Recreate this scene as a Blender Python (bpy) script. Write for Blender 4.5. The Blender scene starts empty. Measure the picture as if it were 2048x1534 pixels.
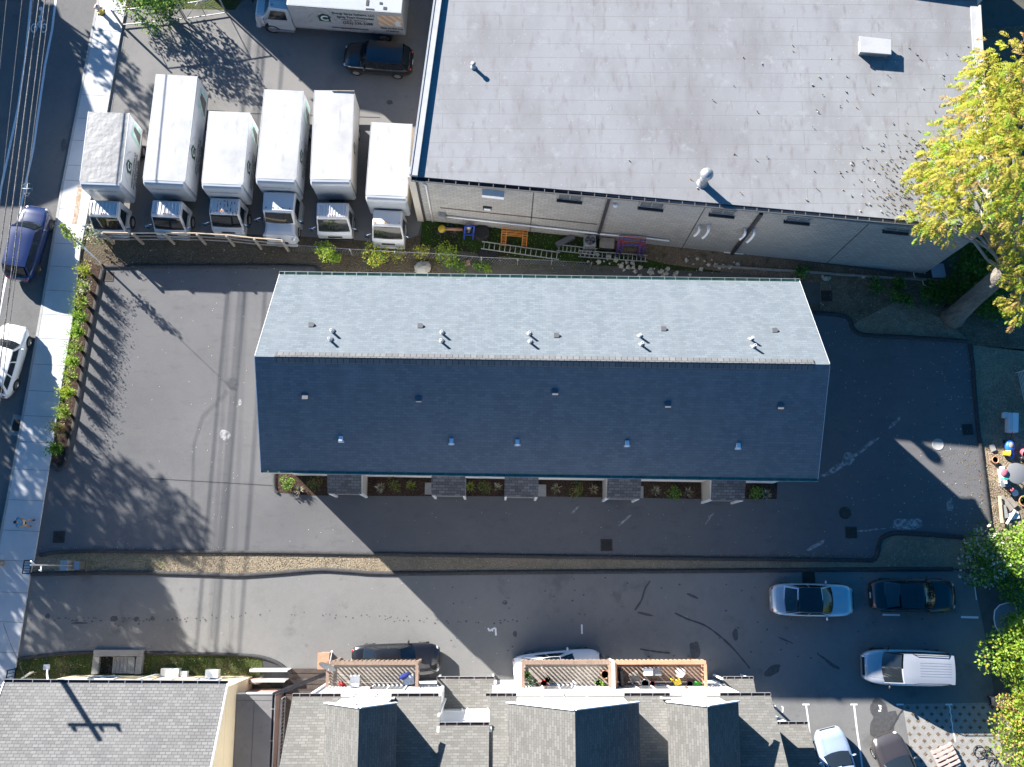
import bpy, bmesh, math, random
from mathutils import Vector, Matrix, noise as mnoise
random.seed(11)
SC = bpy.context.scene
COL = SC.collection
R_ = math.radians
# ------------------------------------------------------------------ camera
FPX, CX, CY, NX, NY, CAMH = 1956.0, 1024.0, 767.0, 996.0, 1139.0, 58.0
_d = Vector((NX-CX, -(NY-CY), -FPX)).normalized()
_zc = -_d
_xc = (Vector((1, 0, 0)) - _zc*_zc.x).normalized()
_yc = _zc.cross(_xc)
ROT = Matrix((_xc, _yc, _zc))            # world = ROT @ camera
CAMP = Vector((0, 0, CAMH))
cam = bpy.data.cameras.new('camera'); camo = bpy.data.objects.new('camera', cam); COL.objects.link(camo)
cam.sensor_width = 36; cam.lens = FPX/2048*36; cam.clip_end = 2000; cam.clip_start = 1
camo.matrix_world = Matrix.Translation(CAMP) @ ROT.to_4x4()
SC.camera = camo
def ray(px, py): return ROT @ Vector((px-CX, -(py-CY), -FPX))
def G(px, py, z=0.0):
    "ground-survey helper: where a surveyed image position lies at height z"
    r = ray(px, py); t = (z-CAMH)/r.z
    return Vector((r.x*t, r.y*t, z))
def onwall(px, py, a, b):
    "survey position on a vertical wall through a-b: (distance from a, height)"
    r = ray(px, py); u = Vector((b.x-a.x, b.y-a.y)); L = u.length; u /= L; n = Vector((-u.y, u.x))
    t = (n.x*a.x+n.y*a.y)/(n.x*r.x+n.y*r.y)
    p = Vector((r.x*t, r.y*t)); return ((p.x-a.x)*u.x+(p.y-a.y)*u.y, CAMH+r.z*t)
# ------------------------------------------------------------------ light
SUN_EL = R_(22.6); SH = Vector((0.722, -0.692))       # shadow direction on the ground
ce, se = math.cos(SUN_EL), math.sin(SUN_EL)
W = bpy.data.worlds.new('World'); SC.world = W; W.use_nodes = True
nt = W.node_tree; bg = nt.nodes['Background']
sky = nt.nodes.new('ShaderNodeTexSky'); sky.sky_type = 'NISHITA'; sky.sun_disc = False
sky.sun_elevation = SUN_EL; sky.sun_rotation = math.atan2(-SH.x, -SH.y); sky.ozone_density = 4.0; sky.air_density = 1.0; sky.dust_density = 0.3
hs = nt.nodes.new('ShaderNodeHueSaturation'); hs.inputs['Saturation'].default_value = 1.35; nt.links.new(sky.outputs[0], hs.inputs['Color']); nt.links.new(hs.outputs[0], bg.inputs[0]); bg.inputs[1].default_value = 0.05
sl = bpy.data.lights.new('sun', 'SUN'); so = bpy.data.objects.new('sun', sl); COL.objects.link(so)
sl.energy = 5.0; sl.angle = R_(0.53); sl.color = (1.0, 0.955, 0.9)
so.rotation_euler = Vector((SH.x*ce, SH.y*ce, -se)).to_track_quat('-Z', 'Y').to_euler(); so.location = (-40, 40, 40)
SC.view_settings.view_transform = 'Standard'; SC.view_settings.look = 'None'; SC.view_settings.gamma = 1.0
SC.view_settings.exposure = 1.85
SC.render.engine = 'CYCLES'
SC.cycles.max_bounces = 6; SC.cycles.caustics_reflective = False; SC.cycles.caustics_refractive = False
# ------------------------------------------------------------------ mesh helper
class MB:
    def __init__(s): s.v = []; s.f = []; s.m = []; s.s = []
    def face(s, pts, m=0, sm=False):
        i = len(s.v); s.v += [tuple(p) for p in pts]; s.f.append(tuple(range(i, i+len(pts)))); s.m.append(m); s.s.append(sm); return s
    def add(s, verts, faces, m=0, sm=False):
        i = len(s.v); s.v += [tuple(p) for p in verts]
        for f in faces: s.f.append(tuple(i+k for k in f)); s.m.append(m); s.s.append(sm)
        return s
    def box(s, x0, x1, y0, y1, z0, z1, m=0, mt=None):
        v = [Vector((x, y, z)) for z in (z0, z1) for y in (y0, y1) for x in (x0, x1)]
        if mt is not None: v = [mt @ p for p in v]
        return s.add(v, [(0, 2, 3, 1), (4, 5, 7, 6), (0, 1, 5, 4), (2, 6, 7, 3), (0, 4, 6, 2), (1, 3, 7, 5)], m)
    def bar(s, a, b, w, h, m=0, up=(0, 0, 1)):
        "rectangular bar from a to b, w across, h along up"
        a = Vector(a); b = Vector(b); d = (b-a).normalized(); up = Vector(up)
        if abs(d.dot(up)) > .98: up = Vector((0, 1, 0))
        x = d.cross(up).normalized(); y = x.cross(d)
        v = [p + x*sx*w/2 + y*sy*h/2 for p in (a, b) for sx, sy in ((-1, -1), (1, -1), (1, 1), (-1, 1))]
        return s.add(v, [(0, 1, 2, 3), (7, 6, 5, 4), (0, 4, 5, 1), (1, 5, 6, 2), (2, 6, 7, 3), (3, 7, 4, 0)], m)
    def prism(s, poly, z0, z1, m=0, bottom=True):
        n = len(poly); P2 = [Vector((p[0], p[1])) for p in poly]
        ar = sum(P2[i].x*P2[(i+1) % n].y-P2[(i+1) % n].x*P2[i].y for i in range(n))
        if ar < 0: P2.reverse()
        v = [(p.x, p.y, z0) for p in P2]+[(p.x, p.y, z1) for p in P2]
        f = [tuple(range(n, 2*n))]+[(i, (i+1) % n, n+(i+1) % n, n+i) for i in range(n)]
        if bottom: f.append(tuple(reversed(range(n))))
        return s.add(v, f, m)
    def sheet(s, poly, z, m=0):
        P2 = [Vector((p[0], p[1])) for p in poly]; n = len(P2)
        if sum(P2[i].x*P2[(i+1) % n].y-P2[(i+1) % n].x*P2[i].y for i in range(n)) < 0: P2.reverse()
        return s.face([(p.x, p.y, z) for p in P2], m)
    def tube(s, pts, r, n=8, m=0, sm=True, cap=True):
        pts = [Vector(p) for p in pts]; rr = r if isinstance(r, (list, tuple)) else [r]*len(pts)
        i0 = len(s.v); k = len(pts); prev = None
        for i, p in enumerate(pts):
            d = (pts[min(i+1, k-1)]-pts[max(i-1, 0)])
            d = d.normalized() if d.length > 1e-9 else Vector((0, 0, 1))
            if prev is None: x = d.orthogonal().normalized()
            else:
                x = prev - d*prev.dot(d); x = x.normalized() if x.length > 1e-6 else d.orthogonal().normalized()
            prev = x; y = d.cross(x)
            for j in range(n):
                a = 2*math.pi*j/n; s.v.append(tuple(p+(x*math.cos(a)+y*math.sin(a))*rr[i]))
        for i in range(k-1):
            for j in range(n):
                a = i0+i*n+j; b = i0+i*n+(j+1) % n
                s.f.append((a, b, b+n, a+n)); s.m.append(m); s.s.append(sm)
        if cap:
            s.f.append(tuple(reversed(range(i0, i0+n)))); s.m.append(m); s.s.append(False)
            s.f.append(tuple(range(i0+(k-1)*n, i0+k*n))); s.m.append(m); s.s.append(False)
        return s
    def lathe(s, prof, c=(0, 0, 0), n=16, m=0, sm=True, axis=None):
        c = Vector(c); i0 = len(s.v); k = len(prof)
        q = Vector((0, 0, 1)).rotation_difference(Vector(axis)) if axis is not None else None
        for r, z in prof:
            for j in range(n):
                a = 2*math.pi*j/n; p = Vector((r*math.cos(a), r*math.sin(a), z))
                if q: p = q @ p
                s.v.append(tuple(c+p))
        for i in range(k-1):
            for j in range(n):
                a = i0+i*n+j; b = i0+i*n+(j+1) % n
                s.f.append((a, b, b+n, a+n)); s.m.append(m); s.s.append(sm)
        s.f.append(tuple(reversed(range(i0, i0+n)))); s.m.append(m); s.s.append(False)
        s.f.append(tuple(range(i0+(k-1)*n, i0+k*n))); s.m.append(m); s.s.append(False)
        return s
    def grid(s, fn, nu, nv, m=0, sm=True):
        i0 = len(s.v)
        for i in range(nu+1):
            for j in range(nv+1): s.v.append(tuple(fn(i/nu, j/nv)))
        for i in range(nu):
            for j in range(nv):
                a = i0+i*(nv+1)+j
                s.f.append((a, a+nv+1, a+nv+2, a+1)); s.m.append(m); s.s.append(sm)
        return s
    def ball(s, c, r, n=10, m=0, sc=(1, 1, 1), jit=0, sm=True):
        c = Vector(c)
        def fn(u, v):
            a = u*2*math.pi; b = (v-.5)*math.pi
            p = Vector((math.cos(a)*math.cos(b)*sc[0], math.sin(a)*math.cos(b)*sc[1], math.sin(b)*sc[2]))
            k = 1+jit*mnoise.noise(p*2.3+c) if jit else 1
            return c+p*r*k
        return s.grid(fn, n, max(4, n//2), m, sm)
    def build(s, name, mats, parent=None, bevel=0, world=False):
        me = bpy.data.meshes.new(name); me.from_pydata(s.v, [], s.f)
        if not isinstance(mats, (list, tuple)): mats = [mats]
        for x in mats: me.materials.append(x)
        me.polygons.foreach_set('material_index', s.m); me.polygons.foreach_set('use_smooth', s.s)
        uv = me.uv_layers.new(name='UVMap'); data = uv.data
        buf = [0.0]*(2*len(data))
        for p in me.polygons:
            n = p.normal
            if abs(n.z) > .995: u = Vector((1, 0, 0)); w = Vector((0, 1, 0))
            else:
                u = Vector((-n.y, n.x, 0)).normalized(); w = n.cross(u)
            for li in p.loop_indices:
                co = me.vertices[me.loops[li].vertex_index].co
                buf[2*li] = co.dot(u); buf[2*li+1] = co.dot(w)
        data.foreach_set('uv', buf)
        me.update()
        o = bpy.data.objects.new(name, me); COL.objects.link(o)
        if parent is not None:
            o.parent = parent
            if world: o.matrix_parent_inverse = Matrix.LocRotScale(parent.location, parent.rotation_euler, Vector((1, 1, 1))).inverted()
        if bevel:
            b = o.modifiers.new('bevel', 'BEVEL'); b.width = bevel; b.segments = 2; b.limit_method = 'ANGLE'; b.angle_limit = R_(40)
        return o
def tag(o, label=None, cat=None, group=None, kind=None):
    if label: o['label'] = label
    if cat: o['category'] = cat
    if group: o['group'] = group
    if kind: o['kind'] = kind
    return o
def thing(name, label, cat, loc=(0, 0, 0), rz=0, group=None):
    o = bpy.data.objects.new(name, None); COL.objects.link(o); o.empty_display_size = .2
    o.location = loc; o.rotation_euler = (0, 0, rz)
    return tag(o, label, cat, group)
def struct(name, mb, mats): return tag(mb.build(name, mats), kind='structure')
def copy_tree(o, parent=None):
    c = o.copy(); COL.objects.link(c)
    if parent is not None: c.parent = parent
    for ch in list(o.children): copy_tree(ch, c)
    return c
def text_mb(sv, size, align='CENTER', bold=0.0):
    cu = bpy.data.curves.new('lettering', 'FONT'); cu.body = sv; cu.size = size; cu.align_x = align; cu.align_y = 'CENTER'; cu.offset = bold; cu.resolution_u = 2
    o = bpy.data.objects.new('lettering', cu); me = bpy.data.meshes.new_from_object(o)
    mb = MB(); mb.v = [tuple(v.co) for v in me.vertices]; mb.f = [tuple(p.vertices) for p in me.polygons]; mb.m = [0]*len(mb.f); mb.s = [False]*len(mb.f)
    bpy.data.objects.remove(o); bpy.data.curves.remove(cu); bpy.data.meshes.remove(me)
    return mb
def xf(mb, mt):
    mb.v = [tuple(mt @ Vector(p)) for p in mb.v]; return mb
def smooth_poly(pts, n=6):
    "Catmull-Rom through points"
    out = []; k = len(pts); pts = [Vector(p) for p in pts]
    for i in range(k-1):
        p0 = pts[max(i-1, 0)]; p1 = pts[i]; p2 = pts[i+1]; p3 = pts[min(i+2, k-1)]
        for j in range(n):
            t = j/n
            out.append(.5*((2*p1)+(p2-p0)*t+(2*p0-5*p1+4*p2-p3)*t*t+(3*p1-p0-3*p2+p3)*t**3))
    out.append(pts[-1]); return out
def Gs(l, z=0): return [G(x, y, z) for x, y in l]
# ------------------------------------------------------------------ materials
def M(name, base, layers=(), rough=.8, metal=0.0, bump=None, brick=None, coat=0.0, spec=.5, coord='P', sub=0.0, emit=None, wave=None, alpha=None):
    """layers: (scale, lo, hi, colour, strength[, stretch]) noise masks mixed over the base"""
    m = bpy.data.materials.new(name); m.use_nodes = True; t = m.node_tree; N = t.nodes; L = t.links
    b = N['Principled BSDF']; b.inputs['Roughness'].default_value = rough; b.inputs['Metallic'].default_value = metal
    b.inputs['Specular IOR Level'].default_value = spec
    if coat: b.inputs['Coat Weight'].default_value = coat; b.inputs['Coat Roughness'].default_value = .06
    geo = N.new('ShaderNodeNewGeometry'); tc = N.new('ShaderNodeTexCoord')
    pos = geo.outputs['Position'] if coord == 'P' else tc.outputs[{'UV': 'UV', 'O': 'Object'}[coord]]
    col = None
    if brick:
        bt = N.new('ShaderNodeTexBrick'); L.new(tc.outputs['UV'], bt.inputs['Vector'])
        bt.inputs['Color1'].default_value = (*brick['c1'], 1); bt.inputs['Color2'].default_value = (*brick['c2'], 1)
        bt.inputs['Mortar'].default_value = (*brick['mc'], 1); bt.inputs['Scale'].default_value = 1
        bt.inputs['Mortar Size'].default_value = brick['ms']; bt.inputs['Mortar Smooth'].default_value = .1
        bt.inputs['Brick Width'].default_value = brick['w']; bt.inputs['Row Height'].default_value = brick['h']
        bt.inputs['Bias'].default_value = brick.get('bias', 0); bt.offset = brick.get('off', .5); bt.offset_frequency = brick.get('of', 2)
        bt.squash = brick.get('sq', 1.0); bt.squash_frequency = brick.get('sf', 2)
        col = bt.outputs['Color']
    if wave:
        wv = N.new('ShaderNodeTexWave'); wv.bands_direction = wave.get('dir', 'X'); wv.inputs['Scale'].default_value = wave['scale']
        wv.inputs['Distortion'].default_value = wave.get('dist', 0); L.new(tc.outputs['UV'] if wave.get('uv', 1) else tc.outputs['Object'], wv.inputs['Vector'])
        rp = N.new('ShaderNodeMapRange'); rp.inputs[1].default_value = wave.get('lo', .4); rp.inputs[2].default_value = wave.get('hi', .6); L.new(wv.outputs['Fac'], rp.inputs[0])
        mx = N.new('ShaderNodeMix'); mx.data_type = 'RGBA'; mx.inputs[6].default_value = (*base, 1); mx.inputs[7].default_value = (*wave['c'], 1)
        L.new(rp.outputs[0], mx.inputs[0]); col = mx.outputs[2]
    for ly in layers:
        sc, lo, hi, c, st = ly[:5]
        nz = N.new('ShaderNodeTexNoise'); nz.inputs['Scale'].default_value = sc; nz.inputs['Detail'].default_value = ly[6] if len(ly) > 6 else 4; nz.inputs['Roughness'].default_value = .6
        src = pos
        if len(ly) > 5 and ly[5]:
            mp = N.new('ShaderNodeMapping'); mp.inputs['Scale'].default_value = ly[5][:3]
            if len(ly[5]) > 3: mp.inputs['Rotation'].default_value = (0, 0, ly[5][3])
            L.new(pos, mp.inputs['Vector']); src = mp.outputs[0]
        L.new(src, nz.inputs['Vector'])
        rp = N.new('ShaderNodeMapRange'); rp.inputs[1].default_value = lo; rp.inputs[2].default_value = hi; rp.inputs[4].default_value = st
        L.new(nz.outputs['Fac'], rp.inputs[0])
        mx = N.new('ShaderNodeMix'); mx.data_type = 'RGBA'
        if col is None: mx.inputs[6].default_value = (*base, 1)
        else: L.new(col, mx.inputs[6])
        mx.inputs[7].default_value = (*c, 1); L.new(rp.outputs[0], mx.inputs[0]); col = mx.outputs[2]
    if col is None: b.inputs['Base Color'].default_value = (*base, 1)
    else: L.new(col, b.inputs['Base Color'])
    if bump:
        bs, bst = bump[:2]
        nz = N.new('ShaderNodeTexNoise'); nz.inputs['Scale'].default_value = bs; nz.inputs['Detail'].default_value = 5; L.new(pos, nz.inputs['Vector'])
        bp = N.new('ShaderNodeBump'); bp.inputs['Strength'].default_value = bst; bp.inputs['Distance'].default_value = bump[2] if len(bump) > 2 else .05
        L.new(nz.outputs['Fac'], bp.inputs['Height']); L.new(bp.outputs[0], b.inputs['Normal'])
    if emit: b.inputs['Emission Color'].default_value = (*emit[0], 1); b.inputs['Emission Strength'].default_value = emit[1]
    return m
def g3(v): return (v, v, v)
def leafmat(name, c, c2, tr=.35):
    m = bpy.data.materials.new(name); m.use_nodes = True; t = m.node_tree; N = t.nodes; L = t.links
    b = N['Principled BSDF']; b.inputs['Roughness'].default_value = .6; b.inputs['Specular IOR Level'].default_value = .25
    geo = N.new('ShaderNodeNewGeometry'); mx = N.new('ShaderNodeMix'); mx.data_type = 'RGBA'
    mx.inputs[6].default_value = (*c, 1); mx.inputs[7].default_value = (*c2, 1); L.new(geo.outputs['Random Per Island'], mx.inputs[0]); L.new(mx.outputs[2], b.inputs['Base Color'])
    tl = N.new('ShaderNodeBsdfTranslucent'); L.new(mx.outputs[2], tl.inputs['Color'])
    ms = N.new('ShaderNodeMixShader'); ms.inputs[0].default_value = tr
    L.new(b.outputs[0], ms.inputs[1]); L.new(tl.outputs[0], ms.inputs[2]); L.new(ms.outputs[0], N['Material Output'].inputs['Surface'])
    return m
MT = {}
def mk(key, *a, **k): MT[key] = M(key, *a, **k)
# asphalt: street, truck yard, new lot, lower lot
def asph(key, c, dark, light, extra=()):
    mk(key, c, [(.12, .35, .7, light, .55), (.5, .5, .75, dark, .5), (3.0, .45, .7, light, .25), (24., .35, .75, light, .55, None, 3), (33., .62, .72, g3(light[0]*1.6), .5), (1.3, .64, .74, dark, .55)]+list(extra), rough=.88, bump=(26, .5, .02), spec=.3)
asph('asphalt_street', (0.111, 0.111, 0.114), (0.065, 0.065, 0.068), (0.176, 0.172, 0.166))
asph('asphalt_yard', (0.162, 0.157, 0.151), (0.099, 0.099, 0.099), (0.224, 0.218, 0.207), [(.35, .6, .72, (0.077, 0.077, 0.077), .5)])
asph('asphalt_new', (.11, .11, .114), (.075, .075, .079), (.152, .15, .151), [(.22, .52, .72, (.155, .15, .144), .55, (1, 2.2, 1, .6)), (.9, .56, .72, (.08, .08, .083), .45, (1, 3, 1)), (.07, .45, .6, (.095, .095, .098), .5)])
asph('asphalt_lower', (0.158, 0.158, 0.153), (0.101, 0.101, 0.101), (0.208, 0.205, 0.197), [(.4, .6, .7, (0.089, 0.089, 0.089), .5)])
mk('asphalt_kerb', (.04, .04, .043), [(6, .4, .7, (.075, .074, .072), .6), (30, .5, .75, (.1, .1, .1), .4)], rough=.9, bump=(30, .4, .02), spec=.3)
mk('concrete_walk', (.5, .51, .52), [(.4, .4, .7, (.41, .42, .43), .6), (3, .5, .8, (.37, .375, .38), .4), (30, .5, .8, (.58, .59, .6), .35), (1.1, .68, .76, (.2, .2, .2), .35)], rough=.85, bump=(30, .25, .01))
mk('concrete_joint', (.2, .2, .2), rough=.9)
mk('concrete_old', (.3, .29, .27), [(2, .4, .7, (.2, .195, .185), .7), (14, .5, .7, (.4, .39, .37), .5)], rough=.9, bump=(20, .4, .02))
mk('kerb_stone', (.36, .355, .34), [(5, .4, .7, (.25, .25, .24), .6)], rough=.85)
mk('dirt', (0.095, 0.074, 0.052), [(.5, .4, .65, (0.135, 0.113, 0.079), .7), (2.2, .5, .7, (0.050, 0.041, 0.030), .7), (9, .52, .66, (0.189, 0.158, 0.104), .65), (14, .56, .68, (0.063, 0.068, 0.027), .6), (26, .6, .68, (0.306, 0.261, 0.180), .6)], rough=.95, bump=(9, 1, .08), spec=.2)
mk('dry_grass', (.27, .22, .155), [(.5, .42, .62, (.2, .165, .12), .8), (3.5, .48, .66, (.33, .28, .2), .6), (11, .5, .68, (.13, .105, .075), .7, (1, 2.2, 1, .5)), (20, .55, .68, (.38, .33, .25), .6), (.8, .62, .72, (.13, .14, .06), .4)], rough=.95, bump=(12, 1, .09), spec=.2)
mk('verge', (.3, .235, .16), [(.35, .4, .62, (.19, .145, .1), .8), (2.2, .48, .66, (.4, .33, .24), .6), (8, .5, .66, (.13, .1, .075), .7), (17, .55, .66, (.5, .42, .31), .7), (.7, .6, .7, (.13, .14, .06), .5)], rough=.95, bump=(12, 1, .09), spec=.2)
mk('lawn', (.05, .075, .02), [(.7, .42, .64, (.11, .1, .05), .8), (6, .5, .66, (.03, .055, .012), .7), (14, .55, .68, (.14, .13, .06), .6), (3, .6, .7, (.16, .11, .07), .5)], rough=.95, bump=(14, 1, .08), spec=.2)
mk('rank_grass', (.03, .062, .012), [(.5, .45, .6, (.035, .03, .018), .85), (5, .5, .66, (.045, .09, .016), .7), (12, .55, .68, (.02, .03, .01), .6)], rough=.95, bump=(12, 1, .1), spec=.2)
mk('mulch', (.04, .025, .018), [(9, .48, .62, (.085, .055, .04), .8), (20, .55, .65, (.14, .1, .075), .6), (4, .58, .7, (.018, .012, .01), .7)], rough=.95, bump=(16, 1, .06), spec=.2)
mk('leaf_litter', (.13, .095, .068), [(.5, .42, .62, (.2, .155, .11), .7), (8, .52, .62, (.27, .205, .13), .75), (17, .56, .64, (.42, .33, .22), .7), (2, .5, .7, (.055, .044, .032), .7)], rough=.95, bump=(14, 1, .06), spec=.2)
mk('ground_base', (.09, .085, .07), [(.06, .4, .6, (.1, .1, .1), .8), (2, .5, .7, (.05, .06, .03), .6)], rough=.95)
mk('paint_white', (.62, .62, .6), [(7, .45, .6, (.3, .3, .3), .7), (25, .5, .62, (.14, .14, .14), .6)], rough=.7)
mk('paint_lane', (.66, .68, .7), [(9, .5, .7, (.42, .43, .45), .6), (30, .58, .68, (.2, .2, .21), .5)], rough=.7)
mk('dust', (.36, .36, .36), [(4, .36, .6, (.12, .12, .122), 1)], rough=.95)
mk('oil', (.058, .058, .06), [(6, .4, .6, (.085, .085, .087), .7)], rough=.75)
mk('tar', (.05, .05, .052), rough=.6)
mk('rust_stain', (.3, .19, .11), [(6, .4, .6, (.42, .36, .3), .9)], rough=.9)
mk('iron', (.05, .045, .04), [(12, .5, .7, (.12, .08, .05), .6)], rough=.7, metal=.4)
mk('iron_pit', (.006, .006, .006), rough=.9)
mk('black_iron', (.012, .012, .013), rough=.45, metal=.3)
# roofs and walls
mk('shingle_grey', (.15, .17, .19), brick=dict(c1=(.146, .17, .19), c2=(.108, .128, .146), mc=(.088, .105, .12), ms=.01, w=.33, h=.15, off=.42), layers=[(.35, .4, .7, (.13, .15, .168), .35), (1.1, .5, .72, (.165, .187, .205), .4, (1, .3, 1)), (.8, .58, .72, (.1, .118, .132), .35, (1.6, .16, 1)), (40, .45, .75, (.195, .216, .236), .35)], rough=.92, bump=(40, .3, .01), spec=.2, coord='UV')
mk('shingle_ridge', (0.112, 0.112, 0.115), brick=dict(c1=(0.151, 0.154, 0.157), c2=(0.112, 0.115, 0.118), mc=(0.062, 0.062, 0.064), ms=.02, w=.3, h=.6), rough=.92, spec=.25)
mk('shingle_brown', (0.133, 0.128, 0.119), brick=dict(c1=(0.155, 0.150, 0.139), c2=(0.104, 0.101, 0.093), mc=(0.088, 0.086, 0.080), ms=.014, w=.31, h=.145, off=.37), layers=[(30, .5, .75, (0.185, 0.181, 0.173), .35), (.3, .4, .7, (0.137, 0.133, 0.124), .3)], rough=.92, bump=(40, .3, .01), spec=.25, coord='UV')
mk('shingle_old', (0.144, 0.144, 0.144), brick=dict(c1=(0.167, 0.167, 0.164), c2=(0.115, 0.116, 0.115), mc=(0.069, 0.066, 0.069), ms=.016, w=.3, h=.165, off=.5), layers=[(.5, .4, .7, (0.173, 0.170, 0.167), .3), (25, .5, .75, (0.207, 0.205, 0.202), .3)], rough=.92, bump=(40, .3, .01), spec=.25, coord='UV')
mk('shingle_canopy', (.1, .1, .11), brick=dict(c1=(.15, .155, .165), c2=(.075, .078, .085), mc=(.04, .04, .045), ms=.012, w=.34, h=.17, off=.42), layers=[(30, .5, .75, (.16, .16, .17), .3)], rough=.92, spec=.25, coord='UV')
mk('block_wall', (0.348, 0.336, 0.318), brick=dict(c1=(0.383, 0.371, 0.348), c2=(0.314, 0.301, 0.284), mc=(0.232, 0.226, 0.215), ms=.018, w=.42, h=.27), layers=[(.22, .45, .7, (0.278, 0.272, 0.261), .6, (1, 1, .35)), (1.2, .55, .75, (0.232, 0.215, 0.198), .4, (1, 1, .3)), (6, .62, .72, (0.580, 0.567, 0.544), .35), (.1, .5, .65, (0.289, 0.307, 0.325), .5)], rough=.9, bump=(25, .3, .02))
mk('membrane', (0.249, 0.253, 0.259), brick=dict(c1=(0.253, 0.257, 0.264), c2=(0.244, 0.249, 0.255), mc=(0.164, 0.157, 0.157), ms=.011, w=8.5, h=.86, off=.37, of=2), layers=[(.13, .44, .66, (0.181, 0.176, 0.178), .6), (.5, .48, .72, (0.169, 0.161, 0.162), .6, (1, .45, 1)), (1.6, .55, .72, (0.158, 0.134, 0.137), .6, (1.6, .5, 1)), (.9, .6, .7, (0.305, 0.314, 0.319), .5), (8, .69, .73, (0.407, 0.407, 0.410), .45, None, 1), (7, .6, .74, (0.192, 0.165, 0.162), .4)], rough=.8, bump=(3, .15, .02), coord='UV')
mk('membrane_white', (0.400, 0.400, 0.400), [(1.2, .45, .7, (0.304, 0.304, 0.304), .6), (8, .6, .7, (0.240, 0.232, 0.232), .4)], rough=.7)
mk('flat_roof', (.14, .135, .14), [(.5, .4, .7, (.19, .185, .19), .6), (3, .55, .7, (.1, .1, .1), .4), (30, .5, .8, (.2, .2, .2), .3)], rough=.85, bump=(30, .3, .01))
mk('siding_white', (.78, .78, .77), [(3, .5, .8, (.7, .7, .69), .4)], rough=.55)
mk('trim_white', (.8, .8, .79), [(9, .6, .75, (.62, .62, .6), .4)], rough=.45)
mk('siding_cream', (.72, .6, .4), [(3, .5, .8, (.62, .51, .34), .5)], rough=.6)
mk('siding_beige', (.5, .46, .4), [(4, .5, .8, (.42, .39, .34), .5)], rough=.6)
mk('gutter_green', (.24, .36, .25), [(4, .5, .7, (.12, .16, .1), .6)], rough=.6)
mk('gutter_dark', (.03, .03, .04), [(3, .5, .7, (.07, .055, .045), .8)], rough=.6)
mk('strap', (.17, .16, .15), rough=.7)
mk('gutter_rust', (.11, .07, .06), [(3, .48, .62, (.035, .03, .03), .9)], rough=.7)
mk('steel', (.45, .46, .48), [(8, .5, .7, (.3, .3, .31), .6)], rough=.35, metal=.9)
mk('galv', (.4, .41, .42), [(8, .5, .7, (.25, .25, .26), .6)], rough=.5, metal=.6)
mk('pvc', (.8, .8, .8), [(9, .6, .75, (.6, .6, .58), .5)], rough=.4)
mk('black_plastic', (.015, .015, .016), rough=.5)
mk('vent_grey', (.12, .12, .125), rough=.6)
mk('glass_dark', (.012, .016, .02), rough=.06, spec=.8)
mk('mirror_glass', (.75, .77, .8), rough=.03, metal=1.0)
mk('glass_grey', (.16, .17, .18), rough=.12, spec=.7)
mk('rust_iron', (.07, .05, .04), [(5, .45, .65, (.035, .03, .028), .8)], rough=.8)
mk('wood_old', (.23, .16, .12), [(2, .45, .65, (.15, .105, .08), .7, (6, 1, 1)), (14, .55, .7, (.3, .23, .18), .5)], rough=.85)
mk('wood_red', (.46, .25, .15), [(3, .45, .65, (.36, .19, .115), .7), (14, .55, .7, (.55, .35, .24), .4)], rough=.8)
mk('wood_grey', (.3, .265, .225), [(4, .45, .65, (.2, .175, .15), .7)], rough=.9)
mk('wood_pale', (.58, .46, .33), [(4, .45, .65, (.46, .34, .23), .6)], rough=.85)
mk('brick_red', (.32, .1, .07), brick=dict(c1=(.38, .12, .08), c2=(.28, .09, .06), mc=(.32, .28, .25), ms=.02, w=.22, h=.075), rough=.9)
# vehicle stuff
mk('tyre', (.018, .018, .019), [(10, .5, .7, (.035, .034, .032), .6)], rough=.85)
mk('rim', (.5, .51, .53), rough=.3, metal=.8)
mk('rim_dark', (.2, .2, .21), rough=.35, metal=.7)
mk('chassis', (.012, .012, .013), rough=.7)
mk('plastic_trim', (.02, .02, .022), rough=.6)
mk('headlight', (.6, .62, .64), rough=.12, spec=.7, coat=.5)
mk('taillight', (.4, .015, .015), rough=.15, coat=.5)
mk('amber', (.65, .2, .02), rough=.2)
mk('chrome', (.75, .76, .78), rough=.12, metal=1)
def paint(key, c, rough=.32, coat=1.0, metal=0.0, lay=()): mk(key, c, list(lay), rough=rough, coat=coat, metal=metal)
paint('paint_truck', (0.546, 0.546, 0.539), .35, .5, lay=[(2.5, .55, .8, (0.490, 0.483, 0.469), .5)])
paint('paint_black', (.008, .008, .01)); paint('paint_navy', (.008, .02, .085)); paint('paint_pearl', (.78, .79, .8))
paint('paint_silver', (.55, .57, .6), .3, 1, .55); paint('paint_silver_van', (.5, .52, .55), .33, 1, .5); paint('paint_ice', (.46, .56, .7), .3, 1, .4)
paint('paint_brown', (.07, .062, .066), .3, 1, .35); paint('paint_white', (.8, .8, .8))

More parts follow.
